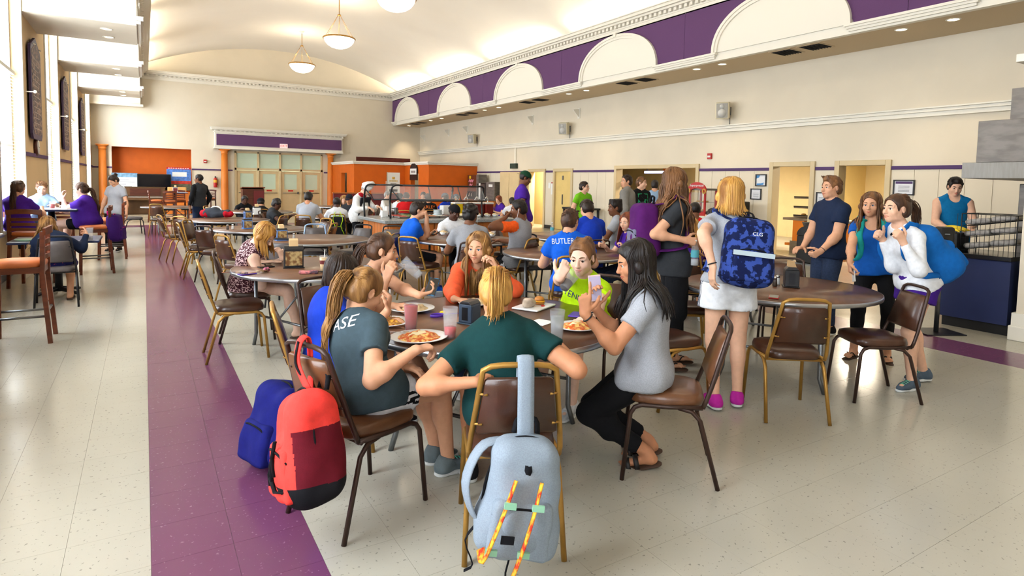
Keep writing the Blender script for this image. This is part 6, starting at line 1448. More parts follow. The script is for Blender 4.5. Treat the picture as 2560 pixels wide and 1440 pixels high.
for k in range(3): ltube(pr, R, [(-.06+.035*k, .150, .27-.05*k), (-.02+.035*k, .158, .20-.04*k), (-.05+.04*k, .160, .13-.025*k)], .009, n=5, flat=(1, .5), up=(0, 1, 0))
ltube(pr, R, [(-.10, .138, .075), (-.03, .158, .065), (.035, .158, .11)], .010, n=5, flat=(1, .5), up=(0, 1, 0)); pr.build('black_stripes', m_blkn, bp)['kind'] = 'stuff'
# navy backpack on the floor
c = pxz(668, 1178, 0)+A(.04, .06, .012); R = rot_axis((0, 0, 1), 1.9)@rot_axis((1, 0, 0), .20)
backpack('backpack', 'dark blue backpack standing on the purple floor band behind the coral one', c, R, .33, .24, .46, m_navyn, m_navyn, m_blkn, seed=7, ripple=.012)
# grey backpack hung on the gold chair
tb, f, r_ = chair_back(1.42, 2.31, math.atan2(.91, .42)); R = rot_axis(unit(-f), -.13)@frame_of(unit(-f+A(0, 0, .02)))
c = tb-f*.075+A(0, 0, -.72)-r_*.03
gp = backpack('backpack', 'light grey backpack with floral webbing hanging from the nearest gold chair', c, R, .31, .19, .47, m_greyn, m_greyn, m_blkn, seed=11, ripple=.013, bulge=.04, taper=.24)
sb = MB(); top_ = (tb-c)+r_*.02; sb.tube(smooth_path([A(.0, -.03, .40)@R.T, top_-f*.045+A(0, 0, -.24), top_-f*.032+A(0, 0, -.08), top_-f*.016+A(0, 0, .022), top_+f*.02+A(0, 0, .022), top_+f*.028+A(0, 0, -.12)], 24), .036, n=8, flat=(1, .22), up=r_); sb.build('hanging_strap', m_greyn, gp)
sb = MB(); ltube(sb, R, smooth_path([(.04, -.06, .42), (.17, -.02, .40), (.225, .02, .27), (.18, .02, .14), (.12, .0, .10)], 18), .034, n=8, flat=(1, .22), up=(0, 1, 0)); sb.build('shoulder_strap', m_greyn, gp)
sb = MB(); ltube(sb, R, smooth_path([(.15, .0, .10), (.19, .0, .02), (.15, .02, -.06), (.18, .02, -.09)], 10), .012, n=6, flat=(1, .25), up=(0, 1, 0)); sb.build('loose_webbing', m_blkn, gp); sb = MB(); ltube(sb, R, smooth_path([(.02, .08, .01), (.03, .10, -.05), (.01, .11, -.10)], 6), .004, n=5); sb.build('zipper_cord', m_blkn, gp)
for x0, x1, t1 in ((-.055, .0, -.07), (.045, .13, .06)):
    sb = MB(); ltube(sb, R, smooth_path([(x0, .115, .33), ((x0+x1)/2, .165, .20), (x1, .165, .05), (x1+.012, .12, t1)], 14), .019, n=6, flat=(1, .3), up=(0, 1, 0)); w0 = sb.build('floral_webbing', m_belt, gp)
    for t, z in ((.2, .255), (.75, .075)):
        xx = x0+(x1-x0)*t; MB().box(A(xx, .165, z)@R.T, (.045, .012, .022), R=R).build('buckle', mat('mint_plastic', (150, 206, 170), .4), w0)
MB().box(A(.055, .172, .13)@R.T, (.050, .006, .030), R=R).build('brand_patch', m_blkn, gp)
lp = MB(); ltube(lp, R, smooth_path([(-.03, .06, .385), (.0, .10, .36), (.03, .06, .385)], 8), .022, n=6, flat=(1, .4)); lp.build('haul_loop', m_blkn, gp)
# floral backpack on the girl in white shorts
J = J9; R = rot_axis(J['cf'], .10)@frame_of(unit(-J['cf']*1+A(0, 0, .08))); c = J['C']-J['cf']*.225+A(0, 0, -.335)+J['cr']*.045
fp = backpack('backpack', 'blue floral-patterned backpack worn by the girl in white shorts', c, R, .33, .21, .49, m_flor, m_flor, m_blkn, seed=5, ripple=.006, bulge=.03)
worn_straps(fp, J, c, R, .49, m_flor)
MB().box(A(.0, .158, .205)@R.T, (.27, .008, .032), R=R).build('reflective_band', mat('silver_tape', (190, 206, 214), .35), fp)
text('CLG', .035, m_wtext, fp, np.stack([-R[:, 0], R[:, 2], R[:, 1]], 1), A(-.02, .132, .345)@R.T, extrude=.0015)
# blue backpack on the white-sleeved girl
J = J13; R = frame_of(unit(-J['cf']*1+A(0, 0, .42)), J['sp']); c = J['C']-J['cf']*.20-J['sp']*.36-A(0, 0, .02)
bb = backpack('backpack', 'large bright blue backpack on the back of the white-sleeved girl', c, R, .36, .27, .54, m_bluen, m_bluen, m_blkn, seed=9, ripple=.012, bulge=.12); worn_straps(bb, J, c, R, .54, m_bluen, wd=.026)
# purple backpack on the tall girl
J = J10; R = frame_of(-J['cf']); c = J['C']-J['cf']*.215+A(0, 0, -.30)
pp = backpack('backpack', 'purple and dark plum backpack worn by the tall long-haired girl', c, R, .31, .20, .48, m_plum, m_pgrey, m_blkn, seed=13); worn_straps(pp, J, c, R, .48, m_plum)
# teal straps of the blue tee girl's pack
J = J12; R = frame_of(-J['cf']); c = J['C']-J['cf']*.20+A(0, 0, -.28)
tp_ = backpack('backpack', 'dark backpack with teal straps on the girl in blue', c, R, .29, .17, .42, m_blkn, m_blkn, m_blkn, seed=15, res=.012); worn_straps(tp_, J, c, R, .42, m_tealn)
# neon-strapped backpack on a far chair
J = JF[842]; f = J['fw']; c = A(J['P'][0], J['P'][1], .40)-f*.36; R = frame_of(unit(-f+A(0, 0, .05)))
np_ = backpack('backpack', 'black backpack with neon yellow straps on the white shirt man\'s chair', c, R, .28, .18, .44, m_blkn, m_blkn, m_neonn, seed=17, res=.014)
sb = MB()
for sx in (-1, 1): ltube(sb, R, smooth_path([(sx*.05, -.04, .52), (sx*.10, .08, .36), (sx*.06, .13, .22), (sx*.13, .10, .05)], 12), .018, n=6, flat=(1, .35), up=(0, 1, 0))
sb.build('neon_strap', m_neonn, np_)
# violet backpack on the stool
c = A(-.70, 11.95, .52)+A(.29, -.06, 0); R = frame_of(A(1, -.25, .05))
vp = backpack('backpack', 'violet backpack with pink straps hanging from the wooden stool', c, R, .30, .2, .46, m_viol, m_viol, cloth('pink_webbing', (200, 30, 110)), seed=19, res=.012)
# bag lying on the third table
c = pxz(530, 545, .752)+A(.1, .1, 0); g = thing('duffel_bag', 'grey and red sports bag lying on the far round table', 'bag', c)
soft('body', lambda q: (q.cap((-.20, 0, .10), (.20, 0, .09), .105, .085, k=.03), q.ell((.0, .02, .13), (.12, .09, .08), k=.03), q.ripple(.03, 22, 3), q.cut(A(0, 0, .003), A(0, 0, -1))), (-.5, -.22, -.02), (.5, .22, .30), .014, cloth('dark_grey_bag', (62, 66, 74)), g, rotz(-.4))
for sx in (-1, 1): soft('end_panel', lambda q: (q.cap((sx*.20, 0, .10), (sx*.26, 0, .09), .095, .075, k=.03), q.ripple(.02, 24, 5), q.cut(A(0, 0, .004), A(0, 0, -1))), (-.55, -.2, -.02), (.55, .2, .3), .014, cloth('red_bag', (190, 24, 40)), g, rotz(-.4))
sb = MB(); sb.tube(smooth_path([(-.12, -.05, .16), (-.06, -.06, .23), (.06, -.06, .23), (.12, -.05, .16)], 10)@rotz(-.4).T, .015, n=6, flat=(1, .4)); sb.build('handle', m_white, g)
# white plastic carrier bag
c = pxz(1490, 616, .752); g = thing('carrier_bag', 'white plastic carrier bag with tied handles on the table by the BUTLER shirt', 'bag', c)
soft('bag', lambda q: (q.ell((0, 0, .085), (.10, .08, .095), k=.03), q.cap((-.07, 0, .13), (-.035, 0, .25), .030, .014, k=.03), q.cap((.07, 0, .13), (.035, 0, .25), .030, .014, k=.03), q.cap((-.035, 0, .25), (.035, 0, .25), .014, k=.02), q.ripple(.008, 60, 4), q.cut(A(0, 0, .003), A(0, 0, -1))), (-.16, -.14, -.02), (.16, .14, .30), .007, mat('white_film', (240, 240, 238), .35), g, rotz(-.5))
# ------------------------------------------------------------------ things on the tables
m_china = mat('white_china', (244, 242, 238), .18, spec=.6); m_pasta = mat('pasta_sauce', (206, 88, 24), .4, rgb2=(240, 196, 110), vscale=45, bump=.6, bscale=60, lo=.45, hi=.6); m_stew = mat('meat_sauce', (150, 84, 28), .4, rgb2=(224, 168, 60), vscale=55, bump=.6, bscale=70); m_tort = mat('flour_wrap', (228, 196, 146), .7, var=.2, vscale=18); m_bun = mat('bun_crust', (208, 132, 52), .5, var=.3, vscale=10); m_cup = mat('clear_plastic', (238, 238, 240), .30, alpha=.16, spec=.4); m_clear = mat('clear_glazing', (235, 240, 240), .12, alpha=.07); m_redj = mat('red_juice', (214, 14, 30), .15, spec=.4); m_cola = mat('cola', (28, 14, 10), .08); m_water = mat('iced_water', (224, 230, 236), .3, alpha=.45, spec=.4); m_tissue = mat('kraft_napkin', (226, 190, 140), .8); m_holder = mat('dark_holder', (34, 34, 38), .35); m_card = mat('printed_card', (196, 170, 116), .5, rgb2=(120, 80, 40), vscale=26); m_silver = mat('cutlery_steel', (206, 206, 208), .18, 1.0)
def on(px, py, z=TZ+.002): return pxz(px, py, z)
def plate(px, py, label, rad=.135, food=None, oval=1.0, fz=.02, group='plates on the near table', fr=.72):
    p = on(px, py); r = thing('dinner_plate', label, 'plate', p, 0, group)
    MB().lathe([(0, .004), (rad*.55, .0), (rad*.62, .006), (rad*.98, .018), (rad, .021), (rad*.97, .0225), (rad*.66, .012), (0, .010)], n=40, sx=oval).build('dish', m_china, r)
    if food:
        k_ = sum(map(ord, label)) % 97
        fm = {m_pasta: 'pasta', m_stew: 'stew', m_tort: 'wrap'}[food]
        fo = soft('food', lambda q: (q.ell((0, 0, .012), (rad*fr*oval, rad*fr, fz), k=.01), *[q.ell((math.cos(i*2.4)*rad*.42*math.sqrt(i/14)*oval, math.sin(i*2.4)*rad*.42*math.sqrt(i/14), .018+fz*.4), (.022, .018, .013), k=.008) for i in range(14)], q.ripple(.004, 120, k_), q.cut(A(0, 0, .011), A(0, 0, -1))), (-.2, -.2, 0), (.2, .2, .09), .006, food, r); fo['label'] = fm+' on the plate'
        if food is m_pasta: soft('cheese_topping', lambda q: (q.ell((.01, .01, .022+fz*.4), (.045, .03, .012), k=.01), q.ell((-.03, -.01, .02+fz*.4), (.03, .022, .011), k=.01), q.ripple(.004, 100, 4)), (-.1, -.1, 0), (.1, .1, .08), .005, mat('melted_cheese', (244, 226, 180), .4), r)
    return r
def tumbler(px, py, label, liquid=None, level=.0, h=.165, r0=.032, r1=.042, p=None, R=None, tint=m_cup, group='plastic tumblers'):
    r = thing('tumbler', label, 'cup', on(px, py) if p is None else p, 0, group); R = np.eye(3) if R is None else R
    MB().lathe([(r0*.9, .004), (r0, .0), (r0+(r1-r0)*.5, h*.5), (r1, h), (r1-.003, h), (r0+(r1-r0)*.5-.003, h*.5), (r0-.003, .008), (0, .008)][1:], n=28, R=R, caps=False).build('cup_wall', tint, r)
    if liquid:
        t = level; ra = r0-.0032; rb = r0+(r1-r0)*t-.0032; MB().lathe([(0, .009), (ra, .009), (rb, h*t), (0, h*t)], n=24, R=R).build('drink', liquid, r)
    return r
plate(968, 811, 'oval plate of meat and cheese stew at the blue girl\'s place', .135, m_stew, 1.12)
plate(1047, 849, 'plate of red sauced pasta in front of the ponytailed girl', .145, m_pasta, 1.1)
plate(1030, 776, 'plate with a folded wrap in front of the drinking girl', .145, m_tort, 1.05, .016)
plate(1444, 822, 'plate of pasta in front of the black-haired girl', .13, m_pasta, 1.05)
plate(1188, 762, 'plate with a sandwich half hidden behind the blonde ponytail', .12, m_tort, 1.0)
tumbler(1027, 829, 'tumbler full of red juice', m_redj, .93, .16); tumbler(1125, 845, 'tumbler with a little red juice left', m_redj, .36, .17); tumbler(1392, 852, 'frosted tumbler of ice water beside the green shirt', m_water, .8, .17)
p = on(1335, 768); r = thing('square_plate', 'square white plate with a small burger and crumpled wrapper', 'plate', p, .5)
MB().prism([(-.14, -.10), (.14, -.10), (.14, .10), (-.14, .10)], .0, .012).build('dish', m_china, r, .008); MB().lathe([(0, 0), (.09, -.0), (.10, .01)], c=(0, 0, -.001), n=24, sx=1.5).build('saucer', m_china, r)
bg_ = MB(); bg_.lathe([(0, .014), (.034, .014), (.036, .024), (.032, .03), (0, .03)], c=(.06, -.01, 0), n=20); bo = bg_.build('burger', m_bun, r); MB().lathe([(.037, .030), (.040, .034), (.037, .040)], c=(.06, -.01, 0), n=20).build('cheese_slice', mat('cheddar', (236, 170, 40), .5), bo); MB().lathe([(.035, .04), (.036, .046), (.028, .062), (.012, .069), (0, .070)], c=(.06, -.01, 0), n=20).build('bun_top', m_bun, bo)
soft('crumpled_wrapper', lambda q: (q.ell((-.06, .02, .04), (.055, .045, .032), k=.01), q.ripple(.022, 75, 6), q.cut(A(0, 0, .013), A(0, 0, -1))), (-.16, -.1, 0), (.04, .12, .11), .006, mat('foil_paper', (206, 184, 160), .45, var=.3, vscale=20), r); soft('ketchup', lambda q: (q.ell((.015, -.06, .014), (.020, .014, .007)),), (-.03, -.1, 0), (.06, -.02, .04), .004, mat('ketchup', (178, 22, 18), .3), r)
def napkin_holder(px, py, label, rz, sc=1.0, front=m_holder, side=None, kraft=True, p=None):
    r = thing('napkin_holder', label, 'napkin holder', on(px, py) if p is None else p, rz, 'napkin holders')
    w_, d_, h_ = .13*sc, .10*sc, .125*sc
    b = MB(); b.box((0, 0, .004), (w_+.02, d_+.02, .008)); b.box((0, 0, .008+h_/2), (w_, d_, h_)); b.build('case', front, r, .006)
    MB().prism([(-d_/2, h_+.008), (d_/2, h_+.008), (d_*.3, h_+.03*sc), (-d_*.3, h_+.03*sc)], -w_/2, w_/2, fn=lambda y, z, x: (x, y, z)).build('lid', m_holder, r, .004)
    for sy in (-1, 1): MB().box((0, sy*(d_/2+.001), .008+h_/2), (w_*.86, .003, h_*.8)).build('card_panel', side or m_card, r)
    for sx in (-1, 1): MB().box((sx*(w_/2+.001), 0, .008+h_*.5), (.003, d_*.45, h_*.7)).build('slot_plate', m_blackf, r)
    if kraft: 
        nb = MB(); nb.prism([(-.045*sc, 0), (.045*sc, .004), (.03*sc, .05*sc), (-.035*sc, .04*sc)], -.03*sc, .03*sc, fn=lambda y, z, x: (x, y*.7+z*.2, z+h_+.028*sc)); nb.build('napkin', m_tissue, r)
    return r
napkin_holder(1174, 806, 'dark napkin holder beside the blonde ponytail on the near table', .55, .88, mat('slate_holder', (58, 72, 90), .4), mat('slate_card', (64, 78, 98), .5), kraft=False)
napkin_holder(734, 668, 'brown napkin holder with a printed card in front of the phone girl', -.15, 1.35, m_holder)
napkin_holder(1977, 716, 'black napkin holder on the right-hand table', .7, 1.12, m_holder, m_holder)
napkin_holder(703, 601, 'blue napkin holder with kraft napkins behind the phone girl', .1, 1.1, mat('blue_holder', (90, 130, 190), .4)); napkin_holder(618, 572, 'pale blue napkin holder beside the shakers', .15, 1.1, mat('blue_holder', (90, 130, 190), .4), kraft=False)
napkin_holder(588, 540, 'white napkin holder at the black shirts\' table', .1, 1.2, m_white, m_white, p=A(2.25, 15.2, TZ+.002)); napkin_holder(0, 0, 'napkin holder on the far high table', 0, 1.2, m_white, m_maroon, p=A(.95, 24.6, 1.052)); napkin_holder(0, 0, 'light blue napkin holder on the bag table', .2, 1.1, mat('blue_holder', (90, 130, 190), .4), p=A(1.85, 13.7, TZ+.002))
def shaker(px, py, label, m=m_white, p=None):
    r = thing('shaker', label, 'shaker', on(px, py) if p is None else p, 0, 'salt and pepper shakers')
    MB().lathe([(0, 0), (.020, 0), (.021, .01), (.017, .055), (.015, .062)], n=16).build('bottle', m, r); MB().lathe([(.0165, .060), (.0165, .078), (.010, .084), (0, .085)], n=16).build('cap', m_chrome, r)
m_pepper = mat('pepper_glass', (70, 58, 50), .2); m_saltg = mat('salt_glass', (224, 222, 216), .2)
shaker(1937, 715, 'pepper shaker on the right-hand table', m_pepper); shaker(1944, 711, 'salt shaker on the right-hand table', m_saltg); shaker(569, 574, 'pepper shaker on the shaker table', m_pepper); shaker(582, 573, 'white salt shaker on the shaker table', m_saltg); shaker(735, 598, 'salt shaker beside the blue napkin holder', m_saltg)
def phone(label, p, R, m, ms=None):
    r = thing('phone', label, 'phone', p, 0); MB().box((0, 0, 0), (.072, .145, .009), R=R).build('case', m, r, .003); MB().box(np.asarray(R)@A(0, 0, .005), (.064, .130, .001), R=R).build('screen', ms or mat('dark_screen', (16, 16, 22), .08), r); return r
flat_R = lambda a: rotz(a)
m_pcase = mat('purple_case', (84, 44, 160), .4)
phone('purple phone lying on the near table', on(1440, 788)+A(0, 0, .005), flat_R(-.9), m_pcase, m_pcase); phone('phone under the reading girl\'s hand', on(665, 668)+A(0, 0, .004), flat_R(-1.4), m_black); phone('small purple phone beside the keys', on(618, 686)+A(0, 0, .005), flat_R(-1.2), m_pcase); phone('phone in red case on the right-hand table', on(1935, 744)+A(0, 0, .005), flat_R(-1.0), m_red)
# things held in hands
h = J3['arms'][0]; phone('phone in blue striped case in the drinking girl\'s outstretched hand', h[2]+h[3]*.10+A(0, 0, .03), rot_axis((0, 1, 0), -.5)@rot_axis((1, 0, 0), .6)@rotz(-.9), mat('striped_case', (40, 110, 150), .4, rgb2=(20, 30, 50), vscale=60))
h = J6['arms'][1]; n_ = unit(h[4]); phone('pale phone held upright by the black-haired girl', h[2]+h[3]*.115+n_*.022, np.stack([np.cross(h[3], n_), h[3], n_], 1), mat('rose_case', (226, 196, 196), .3), mat('bright_screen', (200, 190, 220), .2))
h = J12['arms'][1]; n_ = unit(h[4]-h[3]*(h[4]@h[3])); phone('white phone in the lowered hand of the girl in blue', h[2]+h[3]*.10+n_*.022, np.stack([np.cross(h[3], n_), h[3], n_], 1), m_white)
h = JU['arms'][1]; phone('phone in the hand of the man in blue', h[2]+h[3]*.10+A(0, 0, .025), rot_axis((1, 0, 0), .5)@rotz(-1.2), m_black)
def tilted(d): 
    z = unit(d); x = unit(np.cross((0, 1, .2), z)); return np.stack([x, np.cross(z, x), z], 1)
mouth = J3['hp'](0, .112, -.068); d = unit(unit(A(.80, -.50, .45))); R = tilted(-d*1.0); cupd = unit(A(.62, -.42, -.66))
tumbler(0, 0, 'clear plastic cup tipped to the drinking girl\'s mouth', m_water, .25, .165, p=mouth+cupd*.168+J3['HR'][:, 1]*.034+A(0, 0, .012), R=tilted(-cupd))
mouth = J5['hp'](0, .115, -.068); cupd = unit(A(-.78, -.30, -.55)); tumbler(0, 0, 'clear glass of dark cola tipped to the neon shirt girl\'s mouth', m_cola, .42, .16, p=mouth+cupd*.165+J5['HR'][:, 1]*.036+A(0, 0, .010), R=tilted(-cupd))
# water bottle in the tall girl's hand
h = J10['arms'][1]; p = h[2]+unit(h[3])*.09+A(0, 0, -.20); r = thing('water_bottle', 'clear water bottle held low by the tall girl', 'bottle', p); MB().lathe([(0, 0), (.030, 0), (.033, .02), (.031, .06), (.033, .12), (.030, .15), (.014, .185), (.013, .20)], n=20).build('bottle', m_cup, r); MB().lathe([(.0335, .07), (.0335, .13)], n=20, caps=False).build('label_wrap', mat('teal_label', (90, 176, 190), .5), r); MB().lathe([(.0145, .198), (.0145, .215), (0, .216)], n=16).build('cap', m_white, r); MB().lathe([(0, .004), (.029, .004), (.029, .055), (0, .055)], n=16).build('water', m_water, r)
# coffee cup, keys and pouch on the phone girl's table
p = on(810, 679); r = thing('iced_coffee_cup', 'tall iced coffee cup with lid and straw', 'cup', p); MB().lathe([(0, 0), (.030, 0), (.040, .13), (0, .131)], n=24).build('cup', mat('latte', (226, 196, 150), .4), r); MB().lathe([(.0365, .072), (.0395, .108)], n=24, caps=False).build('logo_band', mat('maroon_logo', (110, 36, 34), .5), r); MB().lathe([(.042, .128), (.043, .135), (.036, .150), (0, .152)], n=24).build('lid', m_cup, r); MB().tube([(0, 0, .05), (.008, .0, .205)], .004).build('straw', m_white, r)
p = on(650, 682); r = thing('lanyard', 'colourful lanyard with a bunch of keys', 'lanyard', p)
MB().tube(smooth_path([(-.30, .12, .004), (-.2, .10, .004), (-.08, .03, .005), (.0, .0, .006)], 16), .010, n=6, flat=(.25, 1)).build('ribbon', mat('striped_ribbon', (60, 30, 60), .7, rgb2=(236, 150, 90), vscale=24), r)
kb = MB()
for k in range(7): a = k*.9; kb.box((.02+.03*math.cos(a), .0+.03*math.sin(a), .006+.003*k), (.05, .016, .0025), R=rotz(a)@rot_axis((1, 0, 0), .15))
kb.build('key_bunch', mat('brass_keys', (170, 150, 100), .3, .9), r); soft('pompom', lambda q: (q.ell((.06, .03, .022), (.03, .028, .022)), q.ripple(.008, 120, 1)), (0, -.03, -.01), (.12, .1, .07), .006, cloth('pink_floral', (220, 120, 150), (90, 60, 60), vscale=60), r)
p = on(772, 684); r = thing('pencil_pouch', 'small pink and grey striped pouch', 'pouch', p); soft('pouch', lambda q: (q.rbox((0, 0, .014), (.085, .035, .014), .012), q.ripple(.003, 60, 2)), (-.12, -.07, -.01), (.12, .07, .05), .006, cloth('pink_stripe', (230, 140, 140), (90, 70, 80), vscale=24), r, rotz(-.3)); MB().tube(smooth_path([(.08, -.02, .015), (.12, .0, .01), (.13, .04, .008), (.09, .05, .006)], 10), .004, n=5).build('wrist_loop', m_black, r)
# purple lanyard loop, fork, napkins on the near table
p = on(1093, 792); r = thing('wristband', 'purple lettered lanyard curled on the near table', 'lanyard', p); MB().tube([(.045*math.cos(t), .03*math.sin(t), .010) for t in np.linspace(0, 6.28, 25)[:-1]], .010, n=6, flat=(1, .18), closed=True, up=(0, 0, 1)).build('band', m_pcase, r); MB().tube(smooth_path([(.04, .01, .008), (.12, .02, .006), (.20, .0, .006)], 8), .009, n=6, flat=(.2, 1)).build('tail', m_pcase, r); MB().sphere((.06, .05, .012), (.022, .014, .012)).build('charm', mat('yellow_charm', (236, 200, 40), .4), r)
def fork(label, p0, p1):
    p0 = np.asarray(p0, float); p1 = np.asarray(p1, float); r = thing('fork', label, 'fork', p0); d = p1-p0; u = unit(d); s_ = unit(np.cross(u, A(0, 0, 1)))
    MB().tube([A(0, 0, 0), d*.65], [.0035, .0022], n=6).build('handle', m_silver, r); b = MB()
    for q in (-1.5, -.5, .5, 1.5): b.tube([d*.65, d*.75+s_*q*.006, d+s_*q*.006], .0015, n=5)
    b.build('tines', m_silver, r)
fork('fork resting on the pasta plate', on(968, 836)+A(0, 0, .012), on(1020, 842)+A(0, 0, .028))
h = J2['arms'][1]; fork('fork held over the stew by the girl in blue', h[2]+h[3]*.11+A(0, 0, .02), on(975, 806)+A(0, 0, .03))
p = on(1352, 806); r = thing('paper_napkin', 'white paper napkin beside the ice water', 'napkin', p); MB().box((0, 0, .001), (.14, .12, .002), R=rotz(.4)).build('sheet', m_paper, r)
h = J6['arms'][0]
for J_, i, nm, m_ in ((J6, 0, 'dark hair tie on the black-haired girl\'s wrist', m_black), (J5, 0, 'black wristwatch on the neon shirt girl', m_black), (J8, 1, 'black hair tie on the phone girl\'s wrist', m_black), (J9, 0, 'dark bracelet on the standing girl\'s wrist', m_black), (J11, 0, 'dark bracelet on the navy shirt man', m_black)):
    S, E, W, hd, hn, st, sd = J_['arms'][i]; ax = unit(W-E); c_ = W-ax*.025; u_ = unit(np.cross(ax, A(.3, .2, 1))); v_ = np.cross(ax, u_)
    b = MB(); b.tube([c_+(u_*math.cos(t)+v_*math.sin(t))*.0285*J_['s']-J_['org'] for t in np.linspace(0, 6.28, 21)[:-1]], .0045 if 'watch' not in nm else .008, n=6, closed=True, flat=(1, .5) if 'watch' in nm else None); b.build('watch' if 'watch' in nm else 'bracelet', m_, J_['body'])
def bowl(px, py, label, p=None):
    r = thing('bowl', label, 'bowl', on(px, py) if p is None else p, 0, 'bowls'); MB().lathe([(0, .004), (.035, .0), (.05, .008), (.072, .05), (.070, .05), (.048, .012), (0, .010)], n=24).build('dish', m_china, r)
    soft('food', lambda q: (q.ell((0, 0, .045), (.062, .062, .03)), q.ripple(.01, 80, 3), q.cut(A(0, 0, .03), A(0, 0, -1))), (-.09, -.09, 0), (.09, .09, .1), .008, m_tort, r)
bowl(1110, 588, 'bowl of snacks in front of the backwards cap man'); bowl(1228, 592, 'white bowl and plate in front of the orange-sleeved man')
tumbler(1233, 592, 'pinkish tumbler beside the white bowl', m_water, .4); tumbler(1548, 628, 'tumbler of red drink before the red-haired girl', m_redj, .35, .18); tumbler(1766, 616, 'clear pitcher-like cup behind the floral backpack', m_water, .2, .19); tumbler(1778, 618, 'second clear cup behind the floral backpack', m_water, .2, .19)
tumbler(205, 0, 'clear cup held by the curly blonde', m_water, .3, p=A(-.62, 9.66, .742)); tumbler(0, 0, 'red drink on the high table in the window glare', m_redj, .6, .12, p=A(-1.25, 12.0, 1.052))
plate(0, 0, 'temp', .10) if False else None
r = thing('green_plate', 'pale green tray plate on the low table at left', 'plate', A(-1.28, 9.85, .742)); MB().lathe([(0, .0), (.12, .0), (.15, .015), (.147, .017), (0, .006)], n=28).build('dish', mat('pale_green_plastic', (150, 190, 160), .4), r)
def bottle(px, py, label, p=None, z=TZ+.002):
    r = thing('water_bottle', label, 'bottle', on(px, py) if p is None else p); MB().lathe([(0, 0), (.030, 0), (.033, .02), (.033, .13), (.030, .15), (.014, .185), (.013, .20)], n=16).build('bottle', m_cup, r); MB().lathe([(.0335, .08), (.0335, .13)], n=16, caps=False).build('label_wrap', mat('teal_label', (90, 176, 190), .5), r); MB().lathe([(.0145, .198), (.0145, .215), (0, .216)], n=12).build('cap', m_white, r)
bottle(1380, 588, 'water bottle on the table before the royal blue shirt')
# headgear and small wearables
def cap_hat(J, m, back=True, name='cap', vis=True):
    hp, HR, hs, org = J['hp'], J['HR'], J['hs'], J['org']; Hd = J['Hd']
    f = field_for(Hd-.17, Hd+.17, .008); f.ell(hp(0, -.012, .036), A(.090, .108, .096)*hs, HR, k=.0); f.cut(hp(0, 0, .036), -(HR@A(0, -.12 if not back else .12, 1))); V, Q = f.mesh(); o = mesh_obj(name, V, Q, m, J['body'], org)
    if vis:
        sg = -1 if back else 1; P = []
        for k in range(13):
            t = -1+2*k/12; P.append((t*.072, sg*(.085+.075*(1-t*t)), .040-.012*(1-t*t)))
        b = MB(); top = [hp(*p)-org for p in P]+[hp(t*.072, sg*(.060+.03*math.sqrt(1-t*t)), .044)-org for t in np.linspace(1, -1, 13)]; n_ = len(top); bot = [p-HR@A(0, 0, .004) for p in top]
        b.add(top+bot, [tuple(range(n_)), tuple(range(n_, 2*n_))[::-1]]+[(i, (i+1) % n_, n_+(i+1) % n_, n_+i) for i in range(n_)]); b.build('visor', m, o)
    return o
cap_hat(JW, cloth('black_cap', (22, 22, 26))); cap_hat(JK, cloth('green_cap', (24, 66, 44))); cap_hat(JF[652], cloth('black_cap', (22, 22, 26)), False); cap_hat(JF[873], cloth('dark_cap', (30, 32, 44)), False); cap_hat(JF[1112], cloth('grey_cap', (120, 120, 124))); cap_hat(JF[1140], cloth('grey_cap', (120, 120, 124)))
J = JCF; hp, org = J['hp'], J['org']
soft('chef_hat', lambda q: (q.cap(hp(0, -.01, .06)-org, hp(0, -.01, .10)-org, .095, k=.01, flat=True), q.ell(hp(0, -.01, .15)-org, (.13, .13, .065), k=.03), q.ripple(.02, 34, 2)), tuple(J['Hd']-org-.2), tuple(J['Hd']-org+.28), .012, c_chef, J['body'])
soft('neckerchief', lambda q: (q.cap(J['N']-org-J['cr']*.06, J['N']-org+J['cr']*.06+J['cf']*.02, .062, k=.02), q.cap(J['N']-org+J['cf']*.07, J['N']-org+J['cf']*.11-J['sp']*.14, .04, .02, k=.02)), tuple(J['N']-org-.25), tuple(J['N']-org+.25), .012, c_redk, J['body'])
soft('apron', lambda q: (q.rbox(J['Wp']-org+J['cf']*.135, (.15, .02, .26), .015, np.stack([J['cr'], J['cf'], J['sp']], 1)), q.ripple(.008, 30, 2)), tuple(J['Wp']-org-.5), tuple(J['Wp']-org+.5), .012, c_apron, J['body'])
def glasses(J):
    hp, org = J['hp'], J['org']; b = MB()
    for sd in (-1, 1):
        b.tube([hp(sd*.032+.021*math.cos(t), .098-.008*abs(math.cos(t)), .016*math.sin(t))-org for t in np.linspace(0, 6.28, 15)[:-1]], .0022, n=5, closed=True); b.tube([hp(sd*.053, .090, .004)-org, hp(sd*.078, .0, .004)-org], .0022, n=5)
    b.tube([hp(-.011, .1, .004)-org, hp(.011, .1, .004)-org], .0022, n=5); b.build('glasses', m_black, J['body'])
glasses(JL); glasses(JB)
for J in (JG, JC):
    hp, org = J['hp'], J['org']; b = MB()
    for sd in (-1, 1): b.tube(smooth_path([hp(sd*.088, .006, -.008)-org, hp(sd*.088, .02, -.05)-org, hp(sd*.06, .06, -.16)-org, J['C']+J['cf']*.15-org], 14), .003, n=5); b.sphere(hp(sd*.088, .006, -.004)-org, .009, 8)
    b.build('earphones', m_white, J['body'])
